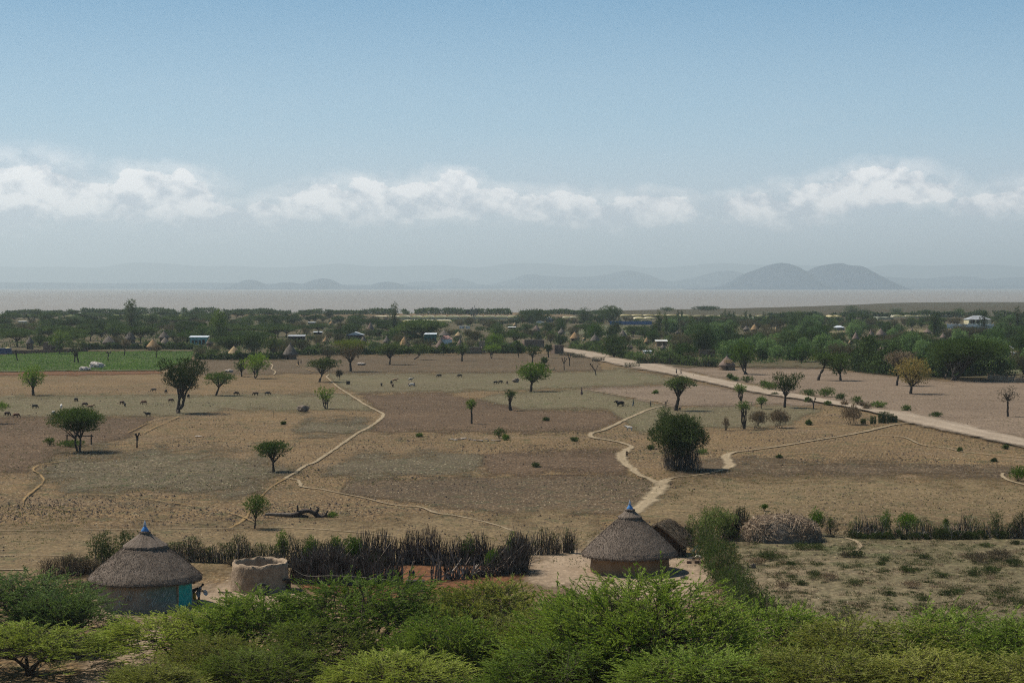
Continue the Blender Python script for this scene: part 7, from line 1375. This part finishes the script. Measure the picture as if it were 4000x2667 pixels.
person(2642, 1464, 'left person of two standing at the far road edge behind dead branches', {}, 1.0, 200, (.06, .07, .10), (.04, .04, .05)); person(2660, 1465, 'right person of two standing on the road behind the dead branches', walk, 1.0, 0, (.05, .05, .06), (.05, .05, .06))
person(1165, 1432, 'dark clothed person walking on the short path in the upper dark field', walk, 1.1, -30, (.03, .03, .035), (.03, .03, .03)); person(1176, 1422, 'second smaller walker on the short path in the upper dark field', walk, .9, 160, (.09, .05, .04), (.04, .04, .04))
tubes('dead_branch', (2642, 1472), [([(2628, 1471), (2640, 1466), (2652, 1462), (2662, 1460)], [.14, .12, .08, .04]), ([(2636, 1472), (2646, 1464), (2642, 1455)], [.10, .07, .03]), ([(2645, 1470), (2656, 1468), (2666, 1471)], [.1, .07, .03]), ([(2640, 1468), (2632, 1462)], [.07, .03])], M_BARK, 'dark dead branches heaped at the road edge by the two people', 'branch')
tubes('dead_branch', (2708, 1471), [([(2704, 1471), (2708, 1466), (2710, 1461)], [.10, .08, .04]), ([(2700, 1470), (2712, 1471)], [.07, .05])], M_BARK, 'small dark stump on the road edge right of the two people', 'branch')
# ------------------------------------------------------------------ crop field
field('wood_floor', [(-200, 1236), (1000, 1234), (2400, 1238), (3000, 1250), (4200, 1252), (4200, 1480), (3640, 1478), (3350, 1450), (3300, 1436), (2640, 1430), (2330, 1376), (2200, 1352), (1900, 1374), (1150, 1386), (1140, 1402), (760, 1400), (760, 1372), (330, 1370), (-200, 1380)], 0, soil_mat('wood_floor_earth', (0.083, 0.069, 0.034), (0.119, 0.092, 0.050), green=(0.045, 0.055, 0.025), alpha=True, gscale=.08), 4, 10)
field('sown_field', [(2180, 1300), (2300, 1268), (2620, 1272), (2640, 1290), (2520, 1304), (2300, 1306)], 0, soil_mat('pale_green_crop', (0.101, 0.106, 0.055), (0.137, 0.132, 0.072), alpha=True), 4, 8)
field('sown_field', [(3200, 1300), (3260, 1290), (3500, 1284), (3700, 1290), (3600, 1306), (3300, 1304)], 0, soil_mat('pale_stubble', (0.158, 0.132, 0.066), (0.202, 0.165, 0.088), alpha=True), 3, 8)
field('sown_field', [(3880, 1412), (4100, 1405), (4100, 1462), (3900, 1455)], 0, bpy.data.materials['pale_green_crop'], 4, 8)
CROP = [(-150, 1393), (330, 1377), (600, 1374), (756, 1375), (742, 1410), (690, 1425), (620, 1446), (300, 1448), (-150, 1453)]
M_CROP = soil_mat('crop_green_earth', (0.060, 0.072, 0.028), (0.080, 0.092, 0.036), alpha=True, clod_amt=.2); field('vegetable_field', CROP, 0, M_CROP, 2, 6)
rng = np.random.default_rng(55); n = 90000; X_ = rng.uniform(-150, 760, n); Y_ = 1120 + 195000 / rng.uniform(590, 775, n); k_ = inside(X_, Y_, np.array(CROP)); P = G(X_[k_], Y_[k_], 0)
u = P[:, 0] - P[:, 1] * .103; fr = (u / 5.2 + .15 * np.sin(P[:, 1] * .02)) % 1.0; low_ = (Y_[k_] > 1425) & (X_[k_] > 380); k2 = (fr > .24) | (low_ & (rng.random(len(u)) < .8)); P = P[k2]; P[:, 2] = rng.uniform(.0, .24, len(P)); o0 = G(350, 1410)
L_CROP = leaf_mat('vegetable_leaves', (0.110, 0.195, 0.060), (0.173, 0.274, 0.086), nscale=.08)
cm = MB().blades(P - o0, rng.normal(0, .6, P.shape) + [0, 0, .6], rng.uniform(.3, .55, len(P)), .3, rng); tag(cm.build('vegetable_crop', L_CROP, None, loc=tuple(o0)), kind='stuff')

# clods, stubble and weeds strewn over the fields
rng = np.random.default_rng(8)
def strew(n, x0, x1, y0, y1):
    Yd = 1 / rng.uniform(1 / (195000 / (y0 - HOR)) ** 1.5, 1 / (195000 / (y1 - HOR)) ** 1.5, n) ** (1 / 1.5); py = HOR + 195000 / Yd; return G(rng.uniform(x0, x1, n), py, .03)
P = strew(52000, -60, 4060, 1500, 2200); P = P[(np.sin(P[:, 0] * .21 + 2 * np.sin(P[:, 1] * .07)) + np.sin(P[:, 1] * .13 + P[:, 0] * .05) + rng.normal(0, .7, len(P))) > .1]; big_ = rng.random(len(P)) < .12
sz = rng.uniform(.06, .14, len(P)) * np.where(big_, 1.8, 1.0); oct_ = np.array([[1, 0, 0], [0, 1, 0], [-1, 0, 0], [0, -1, 0], [0, 0, .8]]); V = P[:, None] + oct_[None] * sz[:, None, None] * rng.uniform(.6, 1.3, (len(P), 5, 1)); i = np.arange(len(P))[:, None] * 5
T_ = np.concatenate([i + np.array([[a_, (a_ + 1) % 4, 4]]) for a_ in range(4)]); tag(link('soil_clods', mesh_np('clods', V.reshape(-1, 3), None, T_), plain('clod_earth', (0.125, 0.088, 0.062), (0.06, 0.043, 0.031), scale=.4)), kind='stuff')
P = strew(24000, -60, 4060, 1560, 2200); cl = np.sin(P[:, 0] * .09 + 2 * np.sin(P[:, 1] * .05)) + np.sin(P[:, 1] * .11 + 1); P = P[(cl > -.5)]; P[:, 2] += .03
tag(MB().blades(P, rng.normal(0, 1, P.shape) * [1, 1, .25] + [0, 0, .12], rng.uniform(.15, .5, len(P)), rng.uniform(.03, .07, len(P)), rng).build('stubble', plain('bleached_stalks', (0.46, 0.38, 0.25), (0.30, 0.24, 0.15), scale=.3)), kind='stuff')
P = strew(16000, -60, 4060, 1500, 2220); cl = np.sin(P[:, 0] * .07 + 1.5 * np.sin(P[:, 1] * .04 + 1)) + np.sin(P[:, 1] * .08 + P[:, 0] * .03); P = P[cl > .2]
tag(MB().blades(np.repeat(P, 4, 0) + rng.normal(0, .12, (len(P) * 4, 3)) * [1, 1, 0], rng.normal(0, .5, (len(P) * 4, 3)) + [0, 0, 1], rng.uniform(.1, .25, len(P) * 4), .07, rng).build('field_weeds', leaf_mat('weed_leaves', (0.075, 0.095, 0.035), (0.12, 0.13, 0.055))), kind='stuff')

# ------------------------------------------------------------------ the village wood
bpy.context.view_layer.update()
BL = []
for o in list(S.objects):
    if o.parent is None and o.get('category') in ('hut', 'house', 'greenhouse', 'fence', 'windmill', 'car', 'truck', 'laundry', 'lamp post'):
        pts = [c.matrix_world @ Vector(v) for c in ([o] if o.type == 'MESH' else []) + [c for c in o.children if c.type == 'MESH'] for v in c.bound_box]
        if not pts or min(p.y for p in pts) < 500: continue
        px = [CX + F_PX * p.x / p.y for p in pts]; py = [HOR + F_PX * (H - p.z) / p.y for p in pts]; BL.append((min(px), max(px), min(py), max(py), min(p.y for p in pts)))
def edge_y(px):
    return float(np.interp(px, [-100, 330, 760, 765, 1150, 1160, 1900, 2180, 2200, 2330, 2640, 3300, 3350, 3640, 4100], [1366, 1362, 1364, 1396, 1396, 1380, 1370, 1364, 1342, 1368, 1424, 1426, 1446, 1470, 1466]))
def far_y(px): return float(np.interp(px, [-100, 300, 700, 1500, 2400, 2600, 3000, 4100], [1243, 1240, 1236, 1250, 1250, 1252, 1258, 1258]))
PR = {}
def proto(kind, style, leaf, bark, sizes, **kw): PR[kind] = [(w_, h_, tree_meshes(kind, style, w_, h_, zb_, 300 + k * 7 + len(kind), leaf, bark, size=.34, **kw)) for k, (w_, h_, zb_) in enumerate(sizes)]
proto('flat_acacia', 'umbrella', L_WOOD, M_BARK, [(13, 7.0, 3.2), (16, 8.0, 3.9), (11, 6.2, 2.4), (18, 7.6, 4.0)], dens=1.5, tr=.3)
proto('leafy_tree', 'round', L_WOOD, M_BARK, [(9, 8.0, 1.2), (7.5, 6.8, .8), (11, 9.0, 1.5), (8.5, 7, .6)], dens=1.3, tr=.3)
proto('fresh_tree', 'round', leaf_mat('lush_leaves', (0.045, 0.085, 0.020), (0.075, 0.130, 0.034), nscale=.2), M_BARK, [(9, 7.6, 1.0), (7, 6.4, .8), (10.5, 8.4, 1.0)], dens=1.3, tr=.3)
proto('willowy_tree', 'droop', L_PEPPER, M_BARK, [(9, 8.2, .9), (7.5, 7.4, .7), (10.5, 9.0, 1.0), (8, 8.4, .8)], dens=1.6, tr=.35)
proto('thorn_tree', 'vase', leaf_mat('grey_thorn_leaves', (0.085, 0.078, 0.052), (0.12, 0.11, 0.07), nscale=.2), M_BARK, [(8, 5.6, 1.0), (6.5, 5.0, .6)], dens=1.1, tr=.22)
proto('low_bush', 'bush', L_WOOD, M_BARK, [(6, 2.6, .1), (8, 3.0, .1), (5, 2.2, .1)], dens=1.3, tr=.12)
DESC = {'flat_acacia': 'dark flat-topped acacia', 'leafy_tree': 'dark rounded tree', 'fresh_tree': 'lush rounded tree', 'willowy_tree': 'pale green willowy tree', 'thorn_tree': 'grey-brown thorn tree', 'low_bush': 'low dense bush'}
ZN = [(-200, 'behind the brick ruin'), (345, 'around the orange-brown hut'), (700, 'around the turquoise house'), (950, 'above the striped grey hut'), (1250, 'near the slender eucalyptus'), (1560, 'around the orange banded hut'), (1780, 'below the windmill'), (2060, 'above the long mud house'), (2300, 'above the road bend'),
      (2560, 'around the white tin roof'), (2760, 'above the patched straw hut'), (3000, 'left of the grey shed'), (3260, 'around the three pointed huts'), (3480, 'left of the cream house'), (3740, 'behind the huge layered acacia')]
rv = random.Random(12); BUCK = {}; cnt = {}
def allowed(px, py, wpx, topy, Y, kind):
    for (x0, x1, y0, y1, yb) in BL:
        if px + wpx * .42 > x0 and px - wpx * .42 < x1:
            if Y < yb - 1 and topy < y0 + (y1 - y0) * (.62 if kind != 'low_bush' else .72): return False
            if abs(Y - yb) < 8 and px + wpx * .25 > x0 and px - wpx * .25 < x1: return False
    P_ = dist_line(np.array([px * 1.0]), np.array([py * 1.0]), [(2170, 1358), (2100, 1350), (1990, 1328), (1930, 1318), (1860, 1304), (1800, 1292), (1750, 1274)])[0]
    if P_ < 12: return False
    if 1500 < px < 2050 and py > 1262 - 4 and topy < 1242 and Y < 1480: return False
    if 2200 < px < 2620 and 1268 < py < 1306: return False
    if 3220 < px < 3640 and 1284 < py < 1306: return False
    return True
depth_ = 1.0; Y = 560.0
while Y < 1750:
    py = HOR + F_PX * H / Y; px = -140 + rv.uniform(0, 60)
    while px < 4150:
        jy = py + rv.uniform(-.35, .35) * (6.5 / mpp(Y)) * .45
        if far_y(px) < jy < edge_y(px):
            Yj = F_PX * H / (jy - HOR); s = mpp(Yj); right = px > 2560; z = rv.random()
            if right and jy > 1330: kd = 'willowy_tree' if z < .50 else 'fresh_tree' if z < .66 else 'leafy_tree' if z < .85 else 'flat_acacia' if z < .93 else 'low_bush'
            elif right: kd = 'leafy_tree' if z < .34 else 'willowy_tree' if z < .56 else 'flat_acacia' if z < .74 else 'fresh_tree' if z < .86 else 'thorn_tree' if z < .9 else 'low_bush'
            elif px > 1850: kd = 'leafy_tree' if z < .30 else 'fresh_tree' if z < .44 else 'flat_acacia' if z < .60 else 'thorn_tree' if z < .68 else 'low_bush'
            else: kd = 'flat_acacia' if z < .40 else 'leafy_tree' if z < .62 else 'fresh_tree' if z < .74 else 'thorn_tree' if z < .84 else 'low_bush'
            ok = False
            for kk in (kd, 'thorn_tree', 'low_bush'):
                w_, h_, parts = rv.choice(PR[kk]); sc_ = rv.uniform(.7, 1.08) * (1.0 if right else .88) * (.85 if jy < 1262 else 1)
                if allowed(px, jy, w_ * sc_ / s, HOR + (H - h_ * sc_) / s, Yj, kk): ok = True; break
            if ok and cnt.get(kk, 0) < 290:
                cnt[kk] = cnt.get(kk, 0) + 1; fz = rv.uniform(.85, 1.12)
                r = place_tree(kk, parts, (XY(px, Yj, jy), Yj, 0), rv.uniform(0, 6.28), (sc_, sc_, sc_ * fz), 'x', 'bush' if kk == 'low_bush' else 'tree', 'village ' + DESC[kk] + 's' if kk != 'low_bush' else 'village low bushes')
                z_ = [q for q in ZN if q[0] <= px][-1][1]; row = 'nearest row' if jy > edge_y(px) - 26 else 'near row' if jy > edge_y(px) - 56 else 'middle row' if jy > 1285 else 'far row' if jy > 1262 else 'farthest row'
                BUCK.setdefault((kk, z_, row), []).append(r); px += w_ * sc_ / s * rv.uniform(.72, 1.25)
            else: px += 24 * 700 / Yj
        else: px += 30
    Y *= 1.062
for (kk, z_, row), ob in BUCK.items():
    ob.sort(key=px_of)
    for k, o in enumerate(ob): o['label'] = (f'{DESC[kk]}, {ORD[k]} from left in the {row} {z_}' if len(ob) > 1 else f'{DESC[kk]}, only one in the {row} {z_}')
print('village', cnt)
# named skyline trees
GE = 'tall trees of the village'
pxtree('eucalyptus_tree', (512, 1322), 466, 556, 1168, 1290, 'euca', L_EUCA, 'tall ragged eucalyptus standing above the wood at the left', group=GE, tr=.45, size=.34, dens=1.5, np_=20)
pxtree('eucalyptus_tree', (1540, 1328), 1508, 1572, 1182, 1286, 'euca', L_EUCA, 'tall slender eucalyptus breaking the skyline left of centre', group=GE, tr=.4, size=.34, dens=1.2, lean=.6)
pxtree('eucalyptus_tree', (852, 1342), 800, 908, 1208, 1325, 'euca', L_MID, 'broad leafy eucalyptus above the turquoise house', group=GE, tr=.4, size=.36, dens=1.6, np_=20)
pxtree('spreading_acacia', (1652, 1345), 1560, 1730, 1250, 1300, 'umbrella', L_WOOD, 'spreading dark acacia over the teal house', group=GE, tr=.5, size=.34, dens=1.5, np_=24, fork=4)
pxtree('big_tree', (2380, 1262), 2335, 2432, 1196, 1255, 'round', L_WOOD, 'biggest dark tree on the skyline above the blue fence', group=GE, tr=.5, size=.4, dens=1.4)
pxtree('big_tree', (2282, 1262), 2255, 2318, 1206, 1258, 'round', L_WOOD, 'dark skyline tree left of the biggest one', group=GE, tr=.5, size=.4)
pxtree('big_tree', (2070, 1262), 2020, 2150, 1210, 1258, 'round', leaf_mat('skyline_leaves', (0.05, 0.085, 0.025), (0.08, 0.12, 0.04), nscale=.2), 'wide green skyline tree right of the windmill', group=GE, tr=.5, size=.4, dens=1.3)
pxtree('big_tree', (2750, 1392), 2690, 2796, 1270, 1385, 'round', L_WOOD, 'big dark dome-shaped tree among the willowy trees', group=GE, tr=.5, size=.3, dens=1.5)
pxtree('bright_tree', (1930, 1372), 1892, 1975, 1305, 1368, 'round', L_FRESH, 'bright yellow-green tree behind the flat-crowned tree on two trunks', group=GE, tr=.3, size=.26, dens=1.3)
pxtree('marsh_tree', (2755, 1213), 2700, 2820, 1194, 1212, 'bush', L_WOOD, 'long dark thicket on the marsh before the lake', cat='bush', tr=.3, size=.5)
pxtree('marsh_tree', (2605, 1215), 2570, 2640, 1200, 1214, 'bush', L_WOOD, 'smaller dark thicket on the marsh left of the long one', cat='bush', tr=.3, size=.5)
pxtree('marsh_tree', (3327, 1232), 3296, 3360, 1194, 1230, 'round', L_EUCA, 'hazy tree on the marsh behind the cream greenhouse', tr=.4, size=.45); pxtree('marsh_tree', (3380, 1232), 3352, 3404, 1210, 1231, 'round', L_WOOD, 'darker tree on the marsh right of the hazy one', tr=.4, size=.45)
pxtree('marsh_tree', (3745, 1231), 3722, 3772, 1206, 1230, 'round', L_WOOD, 'dark round tree on the marsh above the cream house', tr=.4, size=.45); pxtree('marsh_tree', (3498, 1226), 3480, 3526, 1207, 1224, 'umbrella', L_EUCA, 'flat hazy tree on the middle of the marsh', tr=.4, size=.45); pxtree('marsh_tree', (3620, 1230), 3600, 3640, 1212, 1229, 'round', L_EUCA, 'small hazy tree on the marsh left of the dark round one', tr=.4, size=.45)
pxtree('cypress_tree', (2574, 1322), 2552, 2592, 1220, 1318, 'cypress', L_WOOD, 'left one of two tall cypresses above the white tin roof', group=GE, tr=.3, size=.34, dens=1.8); pxtree('cypress_tree', (2600, 1328), 2582, 2618, 1226, 1322, 'cypress', L_WOOD, 'right one of two tall cypresses above the white tin roof', group=GE, tr=.3, size=.34, dens=1.8)
CP = [pxtree('cypress_tree', (x, 1258), x - w / 2, x + w / 2, yt, 1256, 'cypress', L_WOOD, 'x', group='thin cypresses before the lake', tr=.2, size=.4, dens=1.6) for x, yt, w in [(2649, 1216, 14), (2663, 1215, 12), (2832, 1212, 11), (2848, 1217, 12), (2866, 1219, 12), (2912, 1217, 12), (2931, 1226, 11), (2984, 1222, 12), (2820, 1226, 12)]]
number(CP, 'thin dark cypress on the skyline', 'of nine')
pxtree('eucalyptus_tree', (3975, 1310), 3955, 3992, 1196, 1290, 'euca', L_WOOD, 'tall narrow dark tree at the right picture edge', group=GE, tr=.4, size=.34, dens=1.6); pxtree('eucalyptus_tree', (3850, 1292), 3812, 3870, 1212, 1285, 'euca', L_WOOD, 'dark tree overlapping the right half of the cream house', group=GE, tr=.4, size=.34, dens=1.4)
pxtree('leafy_tree', (3650, 1318), 3615, 3690, 1222, 1312, 'euca', L_WOOD, 'tall dark leafy tree left of the white fence wall', group=GE, tr=.4, size=.34, dens=1.5, np_=20)
pxtree('leafy_tree', (3565, 1396), 3480, 3635, 1296, 1390, 'round', L_WOOD, 'large black-green tree left of the huge layered acacia', group=GE, tr=.4, size=.3, dens=1.6); pxtree('leafy_tree', (3470, 1380), 3388, 3520, 1326, 1376, 'umbrella', L_WOOD, 'dark flat-topped tree behind the reddish hut', group=GE, tr=.4, size=.3, dens=1.4)
# hedges and low walls of the village
GV = 'hedges and low walls of the village'; kw = dict(sticks=2, lf=(.7, .3), srad=.06, group=GV, kink=.2)
hedge('dark_hedge', [(3345, 1450), (3450, 1462), (3560, 1470), (3640, 1474)], [7.5, 7.0, 5.5, 4.5], 5, 'massive dark overgrown hedge between the pinkish field and the reddish hut', leaves=620, leaf=L_WOOD, **kw)
hedge('dark_hedge', [(3640, 1476), (3740, 1470), (3850, 1468), (3930, 1466)], [4, 5.5, 6, 5], 6, 'black-green thicket under the huge layered acacia', leaves=520, leaf=L_WOOD, **kw)
hedge('dead_hedge', [(2490, 1424), (2600, 1424), (2720, 1432), (2800, 1434)], [2.0, 2.6, 3.0, 2.6], 2, 'dark dead-wood hedge on the far side of the road left of the patched straw hut', sticks=14, leaves=160, leaf=L_WOOD, stick=M_STICKD, lf=(.5, .2), srad=.07, group=GV)
hedge('dead_hedge', [(2230, 1364), (2330, 1374), (2420, 1394), (2500, 1412)], [2.0, 2.2, 2.0], 2, 'brownish hedge following the far side of the road bend', sticks=8, leaves=170, leaf=L_WOOD, stick=M_STICKD, lf=(.5, .2), srad=.07, group=GV)
hedge('low_hedge', [(765, 1404), (900, 1406), (1060, 1405), (1148, 1402)], [1.7, 1.9, 1.7], 1.2, 'clipped dark hedge in front of the bright straw-roofed hut', leaves=260, leaf=L_WOOD, **kw)
hedge('low_hedge', [(1150, 1388), (1400, 1386), (1640, 1382), (1860, 1380)], [1.7, 2.2, 2.2, 1.7], 1.5, 'low dark hedge along the top of the upper dark field', leaves=220, leaf=L_WOOD, **kw)
hedge('low_hedge', [(320, 1368), (480, 1366), (620, 1366), (750, 1368)], [2.2, 2.0, 2.0], 1.5, 'dark hedge beyond the vegetable field around the orange-brown hut', leaves=240, leaf=L_WOOD, **kw)
hedge('low_hedge', [(1910, 1378), (1980, 1380), (2040, 1378)], [3.2, 3.6, 2.6], 3, 'dark bushy hedge between the bright flat-crowned tree and the long mud house', leaves=420, leaf=L_WOOD, **kw)
hedge('low_hedge', [(2600, 1262), (2900, 1266), (3200, 1268), (3420, 1272)], [3.5, 4, 4, 3.5], 4, 'long dark hedge in front of the far greenhouses at the right', leaves=70, leaf=L_WOOD, sticks=0, lf=(1.2, .6), group=GV, fs=.15)
hedge('low_hedge', [(3000, 1238), (3300, 1238), (3700, 1240), (4060, 1240)], [3.5, 3.5, 4, 3.5], 5, 'far hedge line at the edge of the marsh', leaves=36, leaf=L_WOOD, sticks=0, lf=(1.5, .8), group=GV, fs=.1)
hedge('shoreline_thicket', [(-60, 1229), (300, 1228), (900, 1229), (1500, 1229), (2030, 1229), (2400, 1228)], [3, 4, 4.5, 3.5, 4.5, 3.0], 14, 'x', leaves=60, leaf=L_WOOD, sticks=0, lf=(1.5, .8), fs=.09)
_o = S.objects['shoreline_thicket']; _o['kind'] = 'stuff'; del _o['label']; del _o['category']
for _c in _o.children: _c['kind'] = 'stuff'
for k, (x0_, y0_, x1_, y1_, h_, lab) in enumerate([(-80, 1384, 200, 1380, 1.5, 'low reddish earth wall beyond the left part of the vegetable field'), (200, 1380, 345, 1374, 1.6, 'low reddish earth wall below the brick ruin')]):
    b0, b1 = G(x0_, y0_), G(x1_, y1_); rng = np.random.default_rng(k); n = 24; m_ = MB()
    for j in range(n): p_ = b0 + (b1 - b0) * (j + .5) / n; m_.box(p_ - b0 + [0, rng.uniform(-.1, .1), h_ * .45], ((b1 - b0)[0] / n * 1.1, .7 + .1 * rng.random(), h_ * rng.uniform(.85, 1.1)), rng.uniform(-.05, .05), .8)
    tag(m_.build('earth_wall', M_BRICK, None, False, tuple(b0)), lab, 'wall', GV)
# low undergrowth between the trees
rng = np.random.default_rng(66); n = 26000; Yd = 1 / rng.uniform(1 / 1500.0, 1 / 590.0, n); py = HOR + 195000 / Yd; px = rng.uniform(-80, 4080, n); e_ = np.array([edge_y(x) for x in px]); f_ = np.array([far_y(x) for x in px]); cl = np.sin(px * .05 + np.sin(py * .2) * 2) + np.sin(px * .021 + py * .13)
k_ = (py < e_) & (py > f_) & (cl > -.1) & ~((px > 2200) & (px < 2620) & (py > 1266) & (py < 1308)) & (dist_line(px, py, [(2170, 1358), (2100, 1350), (1990, 1328), (1930, 1318), (1860, 1304), (1800, 1292), (1750, 1274)]) > 10); P = G(px[k_], py[k_], 0); P = np.repeat(P, 3, 0) + rng.normal(0, 1.0, (len(P) * 3, 3)) * [1, 1, 0]; P[:, 2] = rng.uniform(0, 1.2, len(P))
tag(MB().blades(P, rng.normal(0, .6, P.shape) + [0, 0, .8], rng.uniform(.5, 1.2, len(P)), .45, rng).build('undergrowth', L_WOOD), kind='stuff')
